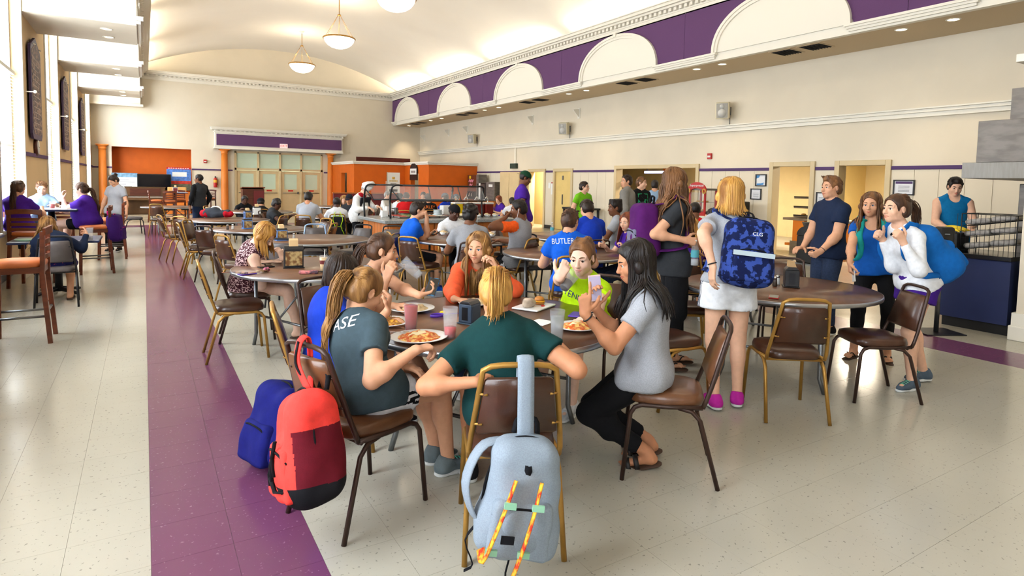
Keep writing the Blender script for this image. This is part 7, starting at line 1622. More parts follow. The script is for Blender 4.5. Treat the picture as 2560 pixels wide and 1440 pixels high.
# prints on shirts
t_ = mat('green_print', (20, 150, 96), .7); decal(JX, rect_mesh(.24, .20), t_, JX['C']+JX['sp']*.02, -JX['cf'], np.cross(-JX['cf'], A(0, 0, 1)), A(0, 0, 1))
decal(JL, rect_mesh(.20, .09), m_wtext, JL['C']+JL['sp']*.0-JL['cr']*.05, -JL['cf'], np.cross(-JL['cf'], A(0, 0, 1)), A(0, 0, 1))
decal(JK, rect_mesh(.2, .2, shape=[(.1*math.cos(t)*(1 if i % 2 else .55), .1*math.sin(t)*(1 if i % 2 else .55)) for i, t in enumerate(np.linspace(0, 6.28, 17)[:-1])]), m_wtext, JK['C']-JK['cr']*.03, -JK['cf'], np.cross(-JK['cf'], A(0, 0, 1)), A(0, 0, 1))
shirt_text(J5, 'TENNIS', .062, m_dktext, J5['C']+J5['sp']*.05, -J5['cf'], up=J5['sp'])
J = JF[1069]; shirt_text(J, 'ARLEY', .12, mat('orange_print', (232, 120, 30), .7), J['C']+J['sp']*.06, J['cf'], up=J['sp'])
# ------------------------------------------------------------------ serving counter and hood on the right
ct = thing('serving_counter', 'dark blue serving counter with black top on the far right', 'counter', (8.2, 1.0, 0))
MB().bx(.0, .75, 1.80, 2.50, .12, .84).build('body', m_navyp, ct); MB().bx(.05, .72, 1.80, 2.46, 0, .12).build('toe_kick', m_black, ct); MB().bx(-.04, .8, 1.79, 2.54, .84, .89).build('countertop', mat('black_granite', (26, 26, 30), .2, var=.3, vscale=60), ct, .006)
hd_ = thing('extractor_hood', 'large stainless extractor hood above the serving counter', 'extractor hood', (9.0, .2, 0))
MB().bx(.02, 2.0, 2.55, 3.32, 1.98, 2.50).build('canopy', m_steel, hd_, .006); MB().bx(.0, 2.05, 2.5, 3.46, 1.78, 1.98).build('skirt', mat('pale_steel', (150, 146, 140), .55, .6, var=.1, vscale=5, stretch=(1, 8, 1)), hd_, .004); MB().bx(.6, 1.6, 2.55, 3.2, 2.50, 2.95).build('duct', m_steel, hd_)
ck = thing('steel_cabinet', 'grey stainless steel oven cabinet under the hood', 'cabinet', (9.45, .3, 0)); MB().bx(0, 1.0, 0, 2.9, 0, 1.72).build('body', m_steel, ck, .01)
for y in (.06, 1.0, 1.95): MB().bx(-.02, 0, y, y+.88, .95, 1.66).build('door', mat('pale_steel', (150, 146, 140), .55, .6, var=.1, vscale=5, stretch=(1, 8, 1)), ck, .006)
# wire rack with wrapped packets
RL = .54
wr = thing('wire_rack', 'black wire snack rack with slanted shelves on the blue counter', 'rack', (8.30, 2.80, .89))
fm = MB()
for x in (0, .42):
    for y in (0, RL): fm.tube([(x, y, 0), (x, y, .46)], .006, n=6)
fm.tube([(0, 0, .46), (0, RL, .46), (.42, RL, .46), (.42, 0, .46), (0, 0, .46)], .006, n=6); fm.build('rack_frame', m_black, wr)
for k, z in enumerate((.03, .17, .31)):
    sv = MB()
    for q in range(9): x = q*.0525; sv.tube([(x, 0, z+.10), (x, RL, z)], .003, n=4)
    sv.tube([(0, 0, z+.10), (.42, 0, z+.10)], .004, n=4); sv.tube([(0, RL, z), (.42, RL, z)], .004, n=4); sv.tube([(0, RL, z+.05), (.42, RL, z+.05)], .004, n=4); tag(sv.build('shelf', m_black, wr), kind='stuff')
pk = MB()
for q in range(13): y = .02+q*.047; pk.tube([(0, y, 0), (0, y, .46)], .0028, n=4)
tag(pk.build('front_wires', m_black, wr), kind='stuff')
m_film = mat('clear_wrapped_bread', (176, 170, 164), .35, var=.3, vscale=24, spec=.5)
kk = 0
for k, z in enumerate((.03, .17, .31)):
    for q in range(2):
        kk += 1; y0 = .16+q*.29; zz = .89+z+.10-y0*.1667+.040
        w_ = thing('wrapped_loaf', '%s wrapped loaf on the %s shelf of the wire rack' % (('right-hand', 'left-hand')[q], ('lowest', 'middle', 'highest')[k]), 'loaf', (8.51, 2.80+y0*.9, zz), 0, 'wrapped loaves')
        soft('loaf', lambda g: (g.rbox((0, 0, 0), (.17, .13, .03), .025, rot_axis((1, 0, 0), -.16)), g.ripple(.006, 50, kk)), (-.22, -.18, -.08), (.22, .18, .08), .014, m_film, w_)
cr_ = thing('counter_crate', 'small black crate under the bananas on the blue counter', 'crate', (8.42, 3.44, .89)); MB().bx(-.16, .16, -.08, .08, 0, .22).build('crate', m_black, cr_, .01)
bn = thing('banana_bunch', 'bunch of yellow bananas lying on the small black crate', 'bananas', (8.40, 3.44, 1.11))
m_ban = mat('ripe_banana', (232, 200, 30), .45, rgb2=(150, 120, 20), vscale=16, lo=.6, hi=.8)
for k in range(7):
    a = -.5+.16*k; R_ = rotz(a); P = smooth_path([A(0, .13, .03), A(.015, .07, .045), A(.02, -.02, .035), A(.0, -.12, .012)], 10)@R_.T+A(.03*k-.09, .0, .008*(k % 3)+.008)
    MB().tube(P, [.004, .010, .016, .018, .019, .019, .018, .015, .009, .003], n=8).build('banana', m_ban, bn)
# sanitizer stand
st = thing('sanitizer_stand', 'black hand sanitizer dispenser on a pole stand beside the blue backpack', 'sanitizer stand', (7.70, 3.28, 0))
MB().box((0, 0, .006), (.46, .34, .012), R=rotz(-.5)).build('base_plate', m_blackf, st); MB().cyl((0, 0, .01), (0, 0, .98), .025).build('pole', m_dsteel, st)
MB().box((0, -.02, 1.08), (.17, .13, .26), R=rotz(-.5)).build('dispenser', m_black, st, .03); MB().box((0, -.02, .93), (.12, .11, .06), R=rotz(-.5)).build('nozzle_box', m_black, st, .01); MB().box((-.055, -.075, 1.13), (.05, .004, .012), R=rotz(-.5-.5)).build('logo_strip', m_dsteel, st)
# tall litter bin between the doorways
tb_ = thing('litter_bin', 'black litter bin with steel domed top between the doorways', 'litter bin', (12.15, 7.62, 0)); MB().bx(-.22, .22, -.22, .22, .03, .62).build('body', m_black, tb_, .03); MB().bx(-.23, .23, -.23, .23, 0, .03).build('plinth', m_dsteel, tb_)
dm = MB(); dm.prism([(-.22, .62)]+[(-.22*math.cos(t), .62+.20*math.sin(t)) for t in np.linspace(0, math.pi, 14)]+[(.22, .62)], -.22, .22, fn=lambda y, z, x: (x, y, z)); dm.build('dome_top', m_black, tb_); MB().box((-.10, .0, .80), (.26, .26, .02), R=rot_axis((0, 1, 0), .9)).build('flap', m_steel, tb_)
# framed certificates
m_frm = mat('black_picture_frame', (26, 24, 26), .4); m_cert = mat('certificate_paper', (236, 236, 238), .6); m_certb = mat('blue_print', (70, 140, 200), .6); m_line = mat('grey_print', (130, 130, 138), .6)
def framed(label, y, z, w_, h_, blue=False, head=None):
    r = thing('picture_frame', label, 'picture frame', (XR-.013, y, z), 0, 'framed certificates'); b = MB()
    for s_ in (-1, 1): b.bx(-.03, 0, s_*w_/2-.012, s_*w_/2+.012, -h_/2-.012, h_/2+.012); b.bx(-.03, 0, -w_/2, w_/2, s_*h_/2-.012, s_*h_/2+.012)
    b.build('frame', m_frm, r); p = MB().bx(-.012, -.004, -w_/2, w_/2, -h_/2, h_/2).build('sheet', m_cert, r)
    t = MB()
    for k in range(5): t.bx(-.014, -.0121, -w_*.28, w_*.28, h_*(.10-.10*k)-.004, h_*(.10-.10*k)+.004)
    if not blue: t.build('printed_lines', m_line, p)
    if head: MB().bx(-.014, -.0121, -w_*.42, w_*.42, h_*.26, h_*.42).build('heading', head, p)
    if blue:
        q = MB(); q.prism([(w_*.45, h_*.45), (w_*.1, h_*.45), (w_*.2, h_*.25), (w_*.45, h_*.15)], -.015, -.0122, fn=lambda a, b_, c: (c, a, b_)); q.prism([(w_*.4, -h_*.45), (-w_*.25, -h_*.40), (-w_*.3, -h_*.2), (w_*.0, -h_*.28), (w_*.4, -h_*.3)], -.015, -.0122, fn=lambda a, b_, c: (c, a, b_)); q.build('blue_print', m_certb, p)
framed('framed certificate with blue swirls right of the golden hair', 9.18, 1.79, .27, .26, True); framed('plain framed certificate below the blue swirl one', 9.30, 1.46, .27, .24); framed('framed certificate above the red arched machine', 10.16, 1.66, .34, .26); framed('framed certificate with purple heading near the tank top man', 6.02, 1.67, .36, .27, head=m_purpled); framed('small framed notice behind the navy shirt man', 7.66, 1.40, .22, .26)
# notices and switches
nt_ = thing('notice_sheets', 'printed notices with red header between the two narrow doors', 'notice', (XR-.013, 17.83, 1.45)); MB().bx(-.008, 0, -.20, -.01, -.22, .22).build('sheet', m_paper, nt_); MB().bx(-.008, 0, .04, .16, .0, .2).build('sheet', m_paper, nt_)
q = MB()
for k in range(6): q.bx(-.0095, -.0081, -.18, -.13, .12-.06*k, .15-.06*k)
q.build('printed_figures', m_black, nt_); MB().bx(-.0095, -.0081, -.20, -.02, .18, .215).build('red_header', m_red, nt_)
# beige cabinet by the door, console table with basket
bc = thing('tall_cabinet', 'tall beige cabinet left of the open yellow doorway', 'cabinet', (12.1, 20.1, 0)); MB().bx(0, .38, -.72, .72, 0, 2.04).build('body', m_door, bc, .01)
for s_ in (-1, 1): MB().bx(-.015, 0, min(s_*.02, s_*.70), max(s_*.02, s_*.70), .08, 1.98).build('door', m_door, bc, .005)
ctb = thing('console_table', 'black console table with a wire basket behind the lime shirt man', 'table', (12.05, 15.5, 0)); MB().bx(-.28, .28, -.65, .65, .80, .86).build('top', m_black, ctb, .006)
for sx in (-.24, .24):
    for sy in (-.58, .58): MB().bx(sx-.03, sx+.03, sy-.03, sy+.03, 0, .80).build('leg', m_black, ctb)
MB().bx(-.24, .24, -.58, .58, .30, .33).build('shelf', m_black, ctb)
bk_ = thing('wire_basket', 'tiered wire basket standing on the black console table', 'basket', (12.0, 15.25, .86)); q = MB()
for z, r0 in ((.05, .12), (.13, .15), (.30, .10), (.38, .16), (.46, .18)): q.tube([(r0*math.cos(t), r0*math.sin(t), z) for t in np.linspace(0, 6.28, 17)[:-1]], .005, n=4, closed=True)
for k in range(8): a = k*math.pi/4; q.tube([(.08*math.cos(a), .08*math.sin(a), .0), (.15*math.cos(a), .15*math.sin(a), .13)], .004, n=4); q.tube([(.08*math.cos(a), .08*math.sin(a), .28), (.18*math.cos(a), .18*math.sin(a), .46)], .004, n=4)
q.tube([(0, 0, 0), (0, 0, .3)], .01, n=6); q.build('wires', m_dsteel, bk_)
# pretzel warmer on a table
pt_ = thing('serving_table', 'beige serving table under the red arched machine', 'table', (11.85, 10.2, 0)); MB().bx(-.35, .35, -.9, .9, .84, .90).build('top', m_trimw, pt_, .005)
for sx in (-.3, .3):
    for sy in (-.82, .82): MB().bx(sx-.03, sx+.03, sy-.03, sy+.03, 0, .84).build('leg', m_dsteel, pt_)
pw = thing('pretzel_warmer', 'red arched glass display warmer for pretzels', 'food warmer', (11.85, 10.35, .90)); W_, H_ = .52, .62
MB().bx(-.22, .22, -W_/2, W_/2, 0, .10).build('base', m_red, pw, .01)
q = MB()
for sx in (-.21, .18):
    for sy in (-W_/2, W_/2-.05): q.bx(sx, sx+.03, sy, sy+.05, .10, H_)
q.build('posts', m_red, pw); arc = [(W_/2*1.12*math.cos(t), H_-.02+.22*math.sin(t)) for t in np.linspace(0, math.pi, 18)]; ar2 = [(W_/2*.82*math.cos(t), H_-.05+.10*math.sin(t)) for t in np.linspace(math.pi, 0, 18)]
q = MB(); q.prism(arc+ar2, -.24, -.20, fn=lambda y, z, x: (x, y, z)); ao = q.build('arch_sign', m_red, pw); text('Superpretzel', .085, m_wtext, ao, FACE_W, (-.242, 0, H_+.12), extrude=.001)
for s_ in (-1, 1): soft('pretzel_ornament', lambda g: [g.cap((-.25, s_*W_*.47+.045*math.cos(t), H_-.02+.05*math.sin(t)), (-.25, s_*W_*.47+.045*math.cos(t+.5), H_-.02+.05*math.sin(t+.5)), .016, k=.01) for t in np.arange(0, 6.28, .5)], (-.32, s_*W_*.47-.1, H_-.12), (-.18, s_*W_*.47+.1, H_+.08), .010, mat('baked_pretzel', (206, 156, 70), .5), pw)
for sy in (-W_/2+.002, W_/2-.006): MB().bx(-.2, .2, sy, sy+.004, .10, H_).build('pane', m_clear, pw)
MB().bx(-.215, -.211, -W_/2+.05, W_/2-.05, .10, H_-.05).build('pane', m_clear, pw); MB().bx(-.18, .18, -.2, .2, .32, .325).build('shelf', m_steel, pw); MB().bx(-.2, .2, -W_/2, W_/2, H_, H_+.05).build('roof', m_steel, pw)
for s_, z in ((-.1, .345), (.1, .345), (0, .13)): soft('pretzel', lambda g: [g.cap((-.02+.05*math.cos(t), s_+.06*math.sin(t), z), (-.02+.05*math.cos(t+.5), s_+.06*math.sin(t+.5), z), .018, k=.01) for t in np.arange(0, 6.28, .5)], (-.12, s_-.1, z-.04), (.08, s_+.1, z+.04), .010, mat('baked_pretzel', (206, 156, 70), .5), pw)
sg = thing('counter_sign', 'slanted white sign with orange emblem on a grey stand', 'sign', (11.85, 10.95, .90)); MB().bx(-.12, .12, -.13, .13, 0, .22).build('stand', m_dsteel, sg); MB().box((-.05, 0, .40), (.02, .28, .36), R=rot_axis((0, 1, 0), .25)).build('panel', m_paper, sg); MB().cyl((-.075, 0, .38), (-.08, 0, .38), .06, n=18).build('emblem', m_orange2, sg)
bx_ = thing('black_cabinet_box', 'black appliance box behind the floral backpack', 'appliance', (11.9, 9.45, .0)); MB().bx(-.25, .25, -.25, .25, 0, 1.28).build('body', m_black, bx_, .02)
# ------------------------------------------------------------------ rooms behind the doors
m_ora = mat('kitchen_orange_laminate', (234, 136, 28), .4, var=.06, vscale=3)
kc = thing('kitchen_counter', 'orange kitchen counter with grey top seen through the doorway', 'counter', (13.9, 8.4, 0)); MB().bx(0, .5, -1.4, -.15, .0, .82).build('body', m_ora, kc); MB().bx(-.05, .6, -1.45, 1.1, .82, .88).build('countertop', m_steel, kc); MB().bx(0, .12, .55, .85, .0, .82).build('leg_panel', m_ora, kc); MB().bx(0, .5, -.15, 1.05, .18, .24).build('shelf', m_ora, kc); MB().bx(-.02, .02, .5, .9, 0, .3).build('kick_plate', m_steel, kc)
sr = thing('display_shelf', 'stainless tiered food display with pastries in the doorway', 'display shelf', (14.1, 8.75, .88)); MB().bx(-.02, .16, -.28, -.18, 0, .62).build('column', m_steel, sr)
for k, z in enumerate((.02, .24, .48)):
    MB().bx(-.12, .34, -.45, .55, z, z+.035).build('shelf', m_steel, sr); MB().bx(-.13, -.11, -.1, .55, z+.03, z+.06).build('price_rail', m_black, sr)
m_past = mat('pastries', (206, 150, 70), .5, var=.4, vscale=20)
for k in range(6): soft('pastry', lambda g: (g.ell((.02+.12*(k % 2), -.05+.1*k, .085), (.06, .045, .03)), g.ripple(.006, 60, k)), (-.1, -.2, .03), (.3, .6, .14), .014, m_past, sr)
gl = thing('utensil_rack', 'rack of steel ladles hanging on the kitchen wall', 'utensils', (18.25, 10.9, 1.3)); q = MB()
for k in range(9): q.tube([(0, -.5+.12*k, .3), (0, -.5+.12*k, -.25)], .015, n=5)
q.build('ladles', m_dsteel, gl); MB().bx(-.02, .02, -.6, .6, .3, .34).build('rail', m_steel, gl)
fz = thing('white_freezer', 'tall white freezer seen through the doorway', 'freezer', (15.6, 7.6, 0)); MB().bx(0, .7, -.35, .35, 0, 1.9).build('body', m_white, fz, .02); MB().bx(-.02, 0, -.33, .33, .1, 1.85).build('door', m_steel, fz, .01)
ks = thing('hot_food_counter', 'hot food counter with bread under heat lamps in the right doorway', 'counter', (13.7, 6.0, 0)); MB().bx(0, .7, -1.0, 1.0, 0, .86).build('body', m_steel, ks); MB().bx(-.05, .75, -1.05, 1.05, .86, .90).build('countertop', m_steel, ks); MB().bx(.1, .6, -.9, .9, 1.18, 1.21).build('shelf', mat('gilt_shelf', (220, 180, 90), .3, .6), ks)
for y in (-.9, .9): MB().bx(.1, .13, y-.015, y+.015, .90, 1.18).build('post', m_dsteel, ks)
MB().box((.0, .2, 1.12), (.02, .03, .42), R=rot_axis((1, 0, 0), .9)).build('guard_arm', m_black, ks)
for k in range(7): soft('bread_roll', lambda g: (g.ell((.25+.1*(k % 2), -.6+.2*k, .945), (.08, .07, .045)), g.ripple(.005, 60, k)), (.1, -.75+.0*k, .88), (.5, .75, 1.03), .02, m_past, ks)
for k, (x, y, wd) in enumerate(((13.75, 6.42, 'left'), (13.75, 6.20, 'right'))):
    l_ = thing('heat_lamp', '%s brass heat lamp hanging in the right doorway' % wd, 'heat lamp', (x, y, 0), 0, 'heat lamps'); MB().tube([(0, 0, 1.72), (0, 0, 2.6)], .012).build('cord', m_black, l_); MB().cyl((0, 0, 2.1), (0, 0, 2.22), .10).build('canopy', m_gold, l_); MB().lathe([(.10, 1.42), (.085, 1.50), (.045, 1.62), (.02, 1.74)], n=20).build('shade', mat('polished_brass', (222, 190, 130), .12, 1.0), l_)
dkw = struct('wall_kitchen_dark', MB().bx(14.9, 15.0, 5.0, 7.2, 0, 2.75), mat('dark_kitchen_tile', (84, 74, 56), .5)); sh_ = MB().bx(-.2, 0, -1.2, .8, 1.6, 1.66); o = sh_.build('pot_shelf', m_steel); o.location = (14.9, 6.4, 0); o.parent = dkw
so = thing('orange_cabinet', 'orange partition cabinet inside the servery behind the tall girl', 'cabinet', (14.4, 11.2, 0)); MB().bx(0, .6, -.7, .55, 0, 1.45).build('body', m_ora, so); MB().bx(-.03, .63, -.73, .58, 1.45, 1.50).build('top', m_trimw, so)
op = struct('wall_servery_post', MB().bx(16.0, 16.25, 15.55, 15.85, 0, 2.75), m_orange)
lf_ = thing('hanging_lamp_bar', 'blue-lit hanging lamp bar in the servery opening', 'lamp', (13.6, 13.6, 2.0)); MB().bx(-.06, .06, -.62, .62, .0, .07).build('tube', mat('bluish_tube', (190, 200, 255), .4, emit=(200, 210, 255), estr=2.5), lf_); q = MB()
for y in (-.55, .55): q.tube([(0, y, .07), (0, y, .75)], .01, n=5)
q.tube([(0, -.5, 0), (0, -.5, -.55)], .015, n=5); q.build('hanger', m_black, lf_); MB().lathe([(.10, -.72), (.07, -.62), (.02, -.55)], c=(0, -.5, 0), n=16).build('shade', mat('polished_brass', (222, 190, 130), .12, 1.0), lf_)
# ------------------------------------------------------------------ salad bar
BX0, BX1, BY0, BY1, BZ = 3.66, 6.40, 10.25, 11.75, .90
sbr = thing('salad_bar', 'oak-panelled salad bar counter with grey stone top', 'salad bar', (BX0, BY0, 0)); L_, D_ = BX1-BX0, BY1-BY0
MB().bx(.06, L_-.06, .06, D_-.06, .0, .84).build('carcass', m_oak, sbr)
for k in range(6): a = .05+k*(L_-.1)/6; MB().bx(a+.01, a+(L_-.1)/6-.01, .03, .06, .08, .84).build('panel', m_oak, sbr, .006)
for k in range(4): a = .05+k*(D_-.1)/4; MB().bx(.03, .06, a+.01, a+(D_-.1)/4-.01, .08, .84).build('panel', m_oak, sbr, .006)
MB().bx(-.05, L_+.05, -.05, D_+.05, .84, .90).build('countertop', mat('grey_stone_top', (150, 152, 150), .25, var=.25, vscale=40), sbr, .01)
MB().bx(.35, L_-.75, .40, 1.10, .895, .905).build('well_frame', m_steel, sbr)
m_green = mat('salad_leaves', (86, 128, 50), .6, rgb2=(150, 60, 40), vscale=24)
fcs = [(206, 60, 40), (96, 140, 60), (232, 200, 120), (220, 120, 40), (240, 236, 220), (120, 60, 40), (190, 190, 90), (80, 110, 50)]
cn = 0
for j in range(2):
    for k in range(8):
        cn += 1; x = BX0+.42+k*.205; y = BY0+.48+j*.34
        r = thing('food_pan', 'steel salad pan %s from the left in the %s row' % (ordw[k].split(' from')[0].replace('nearest the camera', 'first').replace('second', 'second'), ('front', 'back')[j]), 'food pan', (x, y, .906), 0, 'pans of the salad bar')
        b = MB(); b.bx(0, .19, 0, .006, 0, .03); b.bx(0, .19, .294, .30, 0, .03); b.bx(0, .006, 0, .30, 0, .03); b.bx(.184, .19, 0, .30, 0, .03); b.bx(0, .19, 0, .30, 0, .004); b.build('pan', m_steel, r)
        soft('salad', lambda g: (g.rbox((.095, .15, .012), (.085, .135, .018), .012), g.ripple(.012, 60, cn)), (-.02, -.02, -.01), (.21, .32, .06), .016, mat('salad_%d' % (k), fcs[k], .5, var=.3, vscale=30), r)
def guard(name, label, x0, x1, y):
    r = thing(name, label, 'sneeze guard', (x0, y, .90), 0, 'sneeze guards'); L = x1-x0; q = MB(); T = .62
    q.tube(smooth_path([(0, .12, .0), (0, .16, .30), (0, .08, T-.07), (.06, .05, T), (.2, .05, T)], 14), .018, n=8); q.tube(smooth_path([(L, .12, .0), (L, .16, .30), (L, .08, T-.07), (L-.06, .05, T), (L-.2, .05, T)], 14), .018, n=8); q.tube([(.2, .05, T), (L-.2, .05, T)], .016, n=8)
    q.tube([(.08, -.16, .34), (L-.08, -.16, .34)], .014, n=8); q.tube([(.02, .10, T-.1), (.08, -.16, .34)], .012, n=6); q.tube([(L-.02, .10, T-.1), (L-.08, -.16, .34)], .012, n=6); q.tube([(L*.70, .07, T-.02), (L*.68, -.16, .34)], .012, n=6); q.build('tube_frame', m_black, r)
    MB().add([(.08, -.16, .35), (L-.08, -.16, .35), (L-.06, .06, T-.01), (.06, .06, T-.01), (.08, -.155, .355), (L-.08, -.155, .355), (L-.06, .065, T-.005), (.06, .065, T-.005)], [(0, 1, 2, 3), (7, 6, 5, 4)]).build('pane', m_clear, r)
guard('sneeze_guard', 'front glass sneeze guard with black tube frame over the salad bar', BX0+.25, BX1-.55, BY0+.38); guard('sneeze_guard', 'rear sneeze guard with black tube frame, nearer the chef', BX0-.02, BX1-.9, BY1-.42)
# on the bar: dressing containers, bowls, box
for x, y, c_, nm in ((5.55, 11.30, (236, 196, 20), 'yellow'), (5.78, 11.28, (150, 22, 20), 'red'), (6.02, 11.26, (100, 24, 20), 'maroon'), (6.24, 11.24, (110, 30, 22), 'dark maroon')):
    r = thing('dressing_jar', '%s dressing container with a chrome pump on the salad bar' % nm, 'dressing jar', (x, y, .90), 0, 'dressing containers'); MB().box((0, 0, .13), (.19, .19, .26)).build('jar', mat('jar_'+nm, c_, .25), r, .02); MB().box((0, 0, .27), (.2, .2, .03)).build('lid', m_white, r, .008); MB().tube(smooth_path([(0, 0, .28), (0, 0, .36), (-.06, -.05, .40), (-.13, -.10, .34)], 10), .012, n=6).build('pump', m_chrome, r)
r = thing('container_tub', 'large white plastic tub on the salad bar', 'tub', (5.30, 11.3, .90)); MB().box((0, 0, .11), (.22, .2, .22)).build('tub', m_white, r, .02)
r = thing('condiment_stack', 'white cartons by the chef at the bar corner', 'cartons', (4.0, 11.35, .90)); MB().box((0, 0, .06), (.12, .1, .12)).build('carton', m_white, r, .004); MB().box((.1, .06, .10), (.1, .1, .20)).build('carton', m_white, r, .004); MB().box((.24, .0, .09), (.06, .06, .18)).build('carton', m_dsteel, r, .01)
r = thing('bowl_stack', 'stack of pale grey bowls on the salad bar', 'bowls', (5.0, 11.05, .90)); 
for k in range(4): MB().lathe([(.05, .0+.03*k), (.095, .055+.03*k), (.092, .055+.03*k), (.045, .005+.03*k)], n=24).build('bowl', mat('pale_grey_china', (196, 204, 204), .3), r)
for k in range(5): bowl(0, 0, '%s small white bowl in a row near the jars' % ('first', 'second', 'third', 'fourth', 'fifth')[k], p=A(5.45+.19*k, 10.85, .902))
# ------------------------------------------------------------------ drink station along the right wall, before the partition
dc = thing('drink_counter', 'drink station counter along the wall beside the orange partition', 'counter', (11.85, 22.2, 0)); MB().bx(0, .6, -1.3, 1.2, 0, .88).build('body', m_oak, dc); MB().bx(-.04, .62, -1.34, 1.24, .88, .92).build('countertop', m_dsteel, dc)
dm_ = thing('drink_dispenser', 'brown drink dispenser with pink script sign on the drink station', 'drink dispenser', (11.95, 22.95, .92)); MB().bx(0, .4, -.40, .40, .30, 1.0).build('cabinet', mat('brown_panel', (104, 52, 30), .4), dm_, .01); MB().bx(0, .4, -.42, .42, 0, .30).build('base', m_black, dm_); MB().bx(.0, .38, -.62, -.42, .0, 1.02).build('side_cooler', m_steel, dm_)
q = MB(); q.tube(smooth_path([(-.012, .24, .70), (-.012, .16, .80), (-.012, .08, .70), (-.012, .0, .80), (-.012, -.08, .70), (-.012, -.16, .80)], 20), .028, n=6); q.tube(smooth_path([(-.012, .18, .55), (-.012, .10, .62), (-.012, .02, .54), (-.012, -.08, .62)], 14), .024, n=6); q.build('pink_script', mat('pink_script', (240, 150, 170), .5), dm_); MB().bx(-.012, 0, .08, .22, .84, .96).build('yellow_badge', mat('yellow_badge', (236, 200, 40), .5), dm_)
for k in range(3): q = MB(); q.tube(smooth_path([(.0, .25-.22*k, .26), (-.10, .22-.22*k, .22), (-.16, .16-.22*k, .10)], 8), .018, n=6); q.build('spout', m_chrome, dm_)
em = thing('coffee_brewer', 'grey steel coffee brewer with black controls on the drink station', 'coffee brewer', (11.95, 21.75, .92)); MB().bx(0, .45, -.75, -.05, 0, .72).build('cabinet', m_steel, em, .01); MB().bx(.0, .4, -.03, .42, 0, .68).build('control_unit', m_black, em, .01); MB().bx(-.01, 0, .05, .35, .48, .62).build('display', m_dsteel, em); MB().bx(-.01, 0, -.6, -.3, .52, .62).build('label_marks', m_white, em); MB().bx(0, .42, .44, .70, 0, .66).build('cup_stack', m_white, em, .02)
# signs before the partition
bs = thing('banner_stand', 'tall white printed banner in front of the orange partition', 'banner', (8.95, 24.3, 0)); MB().bx(-.28, .28, -.01, .01, .15, 1.95).build('banner', m_paper, bs); MB().bx(-.30, -.27, -.02, .02, .05, 1.97).build('pole', m_chrome, bs); MB().bx(-.3, .3, -.12, .12, 0, .05).build('base', m_dsteel, bs)
for z, w_, h_, c_ in ((1.72, .12, .10, (236, 190, 90)), (1.60, .36, .06, (240, 214, 150)), (1.48, .26, .03, (120, 110, 100)), (1.20, .36, .10, (60, 56, 62)), (1.06, .36, .12, (110, 104, 160)), (.60, .30, .3, (200, 220, 214))): MB().bx(-w_/2, w_/2, -.016, -.0105, z-h_/2, z+h_/2).build('print', mat('banner_%d' % c_[0], c_, .7, var=.3, vscale=14), bs)
as_ = thing('arched_sign', 'black arched sign with a white plate on the orange partition', 'sign', (10.18, 25.05, 2.0)); q = MB(); q.prism([(-.42, -.35)]+[(-.42*math.cos(t), .05+.36*math.sin(t)) for t in np.linspace(0, math.pi, 16)]+[(.42, -.35)], -.04, 0, fn=lambda y, z, x: (x, y, z)); q.build('board', m_black, as_); MB().bx(-.05, -.041, -.36, .36, -.10, .16).build('white_plate', m_paper, as_)
q = MB()
for k in range(6): q.bx(-.054, -.0501, -.24+.085*k, -.19+.085*k, -.03, .07)
q.build('dark_letters', m_dsteel, as_)
fr_ = thing('notice_board', 'small blue-grey notice board on the orange partition', 'notice board', (9.45, 26.17, 1.35)); MB().bx(-.17, .17, -.02, 0, -.24, .24).build('frame', m_paper, fr_); MB().bx(-.14, .14, -.025, -.02, -.21, .21).build('sheet', mat('blue_grey_sheet', (96, 118, 146), .6, var=.2, vscale=8), fr_)
bw = thing('booth_back', 'low maroon booth divider behind the salad bar', 'booth', (6.9, 21.5, 0)); MB().bx(-1.2, 1.2, -.05, .05, 0, 1.12).build('panel', m_maroon, bw, .01); MB().bx(-1.22, 1.22, -.06, .06, 1.12, 1.16).build('cap', m_oak, bw)
# ------------------------------------------------------------------ niche: piano, screen, posters; lectern
pn = thing('upright_piano', 'brown upright piano standing before the orange niche', 'piano', (.05, 29.55, 0)); m_wal = mat('walnut_piano', (96, 66, 38), .4, var=.2, vscale=4)
MB().bx(-.72, .72, -.05, .30, 0, 1.12).build('case', m_wal, pn, .01); MB().bx(-.72, .72, -.38, -.05, .60, .72).build('key_bed', m_wal, pn, .01); MB().bx(-.62, .62, -.36, -.12, .72, .735).build('keyboard', m_white, pn); MB().bx(-.74, .74, -.07, .32, 1.12, 1.15).build('lid', m_wal, pn, .005)
for s_ in (-1, 1): MB().bx(s_*.66-.05, s_*.66+.05, -.36, -.26, 0, .60).build('leg', m_wal, pn); MB().bx(min(s_*.62, s_*.72), max(s_*.62, s_*.72), -.38, -.05, .72, .80).build('cheek', m_wal, pn)
MB().bx(-.55, .55, -.065, -.05, .78, 1.08).build('music_desk', m_cherryd, pn)
tv = thing('flat_screen', 'large dark flat screen standing above the piano', 'screen', (.38, 29.72, 1.35)); MB().bx(-.62, .62, -.03, .03, -.34, .34).build('panel', m_black, tv, .008); MB().bx(-.59, .59, -.034, -.03, -.31, .31).build('glass', mat('tv_glass', (12, 12, 18), .08), tv); MB().bx(-.06, .06, -.02, .02, -.40, -.34).bx(-.25, .25, -.1, .1, -.42, -.40).build('foot', m_black, tv)
def poster(label, x, y, z, w_, h_, bands):
    r = thing('poster_board', label, 'poster', (x, y, z), 0, 'boards in the niche'); MB().bx(-w_/2, w_/2, -.01, .01, -h_/2, h_/2).build('board', m_paper, r)
    for a, b, c_ in bands: MB().bx(-w_*.5, w_*.5, -.014, -.0101, -h_/2+a*h_, -h_/2+b*h_).build('print_band', mat('band_%d_%d_%d' % c_, c_, .6, var=.35, vscale=9), r)
    return r
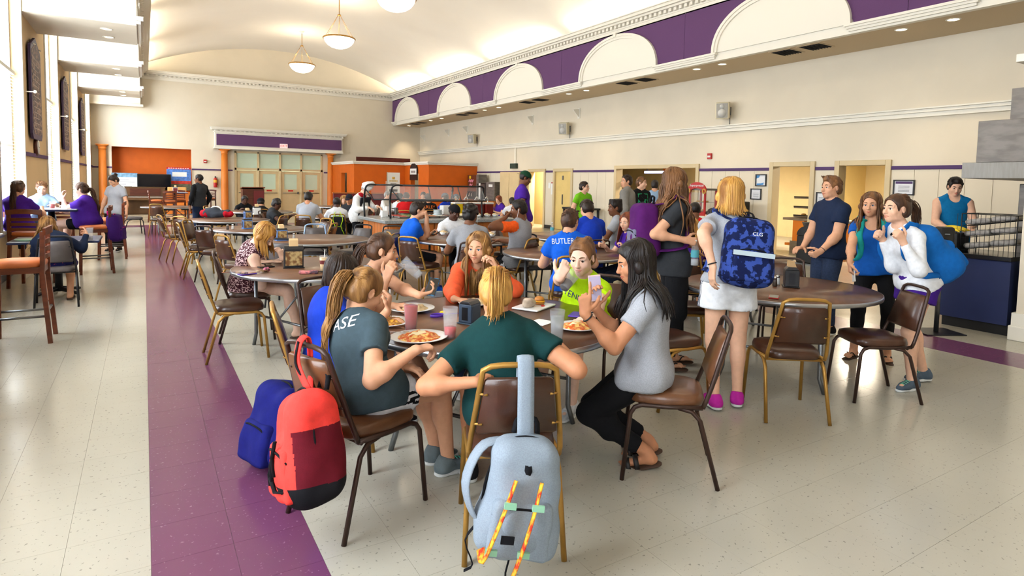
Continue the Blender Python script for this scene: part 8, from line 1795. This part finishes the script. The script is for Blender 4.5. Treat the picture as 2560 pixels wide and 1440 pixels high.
r = poster('white oversized cheque board left of the screen', -.68, 29.8, 1.40, .92, .62, ((.72, 1.0, (130, 170, 196)),))
q = MB()
for k, w_ in enumerate((.5, .7, .4, .6)): q.bx(-.35, -.35+w_, -.015, -.0102, .02-.09*k, .035-.09*k)
q.build('written_lines', m_line, r)
r = poster('blue and red printed poster right of the screen', 1.30, 29.95, 1.50, .92, 1.0, ((.92, 1.0, (214, 36, 44)), (.42, .92, (90, 140, 220)), (.28, .42, (210, 60, 44)), (.0, .28, (110, 110, 84))))
MB().bx(-.25, .30, -.016, -.0142, .10, .30).build('cloud_print', m_paper, r); q = MB()
for k in range(9): q.bx(-.40+.09*k, -.34+.09*k, -.016, -.0142, .445, .475)
q.build('white_lettering', m_wtext, r)
oc = thing('orange_bench_seat', 'orange bench below the poster in the niche', 'bench', (1.25, 29.4, 0)); MB().bx(-.45, .45, -.25, .25, 0, .48).build('base', m_orange2, oc, .02); MB().bx(-.45, .45, .12, .25, .48, .95).build('back', m_orange2, oc, .02); MB().bx(-.40, .30, -.1, .1, .96, 1.16).build('cushion', mat('tan_cushion', (226, 170, 100), .7), oc, .03)
lc = thing('lectern', 'maroon wooden lectern beside the middle orange column', 'lectern', (3.9, 27.4, 0)); MB().bx(-.42, .42, -.28, .28, 0, 1.15).build('body', m_cherryd, lc, .01); MB().bx(-.0, .40, -.30, -.28, .1, 1.08).build('front_panel', m_maroon, lc); MB().box((0, 0, 1.18), (.9, .62, .04), R=rot_axis((1, 0, 0), -.12)).build('desk_top', m_cherry, lc)
# ------------------------------------------------------------------ banners and clock on the left wall
m_bann = mat('dark_banner', (70, 58, 70), .6, rgb2=(150, 126, 112), vscale=7, stretch=(1, 1, 2.5), lo=.45, hi=.6); m_bannf = mat('banner_frame', (58, 44, 82), .5)
for k, (y0, wd) in enumerate(((14.75, 'nearest'), (19.95, 'second'), (25.1, 'third'))):
    b = thing('wall_banner', '%s dark peaked banner hanging between the left windows' % wd, 'banner', (XL, y0, 3.2), 0, 'banners on the left wall'); w_ = .62
    ol = [(-w_+.1, -.95), (w_-.1, -.95), (w_, -.85), (w_, .70), (w_-.05, .78), (0, .98), (-w_+.05, .78), (-w_, .70), (-w_, -.85)]
    MB().prism(ol, .03, .075, fn=lambda y, z, x: (x, y, z)).build('board', m_bannf, b, .006); MB().prism([(y*.86, z*.9) for y, z in ol], .075, .079, fn=lambda y, z, x: (x, y, z)).build('printed_panel', m_bann, b)
    q = MB()
    for j in range(14): q.bx(.079, .081, -.42, .42-.2*(j % 3)*.5, -.75+j*.1, -.74+j*.1)
    q.build('printed_lines', mat('pale_print', (196, 180, 176), .6), b); q = MB()
    for s_ in (-1, 1): q.tube([(0, s_*.35, .85), (.12, s_*.35, .80)], .012, n=5)
    q.build('bracket', m_trimw, b)
cl = thing('wall_clock', 'round dark clock under the nearest banner', 'clock', (XL, 14.9, 2.12)); MB().lathe([(0, .06), (.15, .06), (.17, .05), (.175, .0)], n=28, R=np.array([[0, 0, 1], [0, 1, 0], [-1, 0, 0]], float)).build('case', m_cherryd, cl); MB().lathe([(0, .064), (.14, .064), (.14, .058)], n=28, R=np.array([[0, 0, 1], [0, 1, 0], [-1, 0, 0]], float)).build('dial', m_paper, cl); MB().bx(.064, .068, -.006, .006, 0, .1).bx(.064, .068, 0, .08, -.005, .005).build('hands', m_black, cl)
for y, a in ((13.75, 1), (18.95, 1), (24.15, 1)):
    sp_ = thing('wall_lamp_arm', 'small white arm bracket %s by the left windows' % {13.75: 'nearest', 18.95: 'second', 24.15: 'third'}[y], 'bracket', (XL, y, 3.05), 0, 'arms by the windows'); MB().tube([(0, 0, 0), (.16, 0, .01)], .012, n=6).build('arm', m_trimw, sp_); MB().sphere((.17, 0, .01), .03, 10).build('knob', m_trimw, sp_)
# ------------------------------------------------------------------ pillar and corner pieces at the right edge
pl = thing('pillar_right', None, None, (8.1, 1.6, 0)); pl['kind'] = 'structure'; MB().bx(0, .9, -1.0, 1.09, 0, 3.0).build('shaft', m_wall, pl); MB().bx(-.05, .95, -1.05, 1.14, 0, .16).build('base', m_trimw, pl, .01); MB().bx(-.03, .93, -1.03, 1.12, .16, .30).build('plinth', m_trimw, pl); MB().bx(-.06, .96, -1.06, 1.15, 2.9, 3.0).bx(-.12, 1.02, -1.12, 1.21, 3.0, 3.08).build('capital', m_trimw, pl)
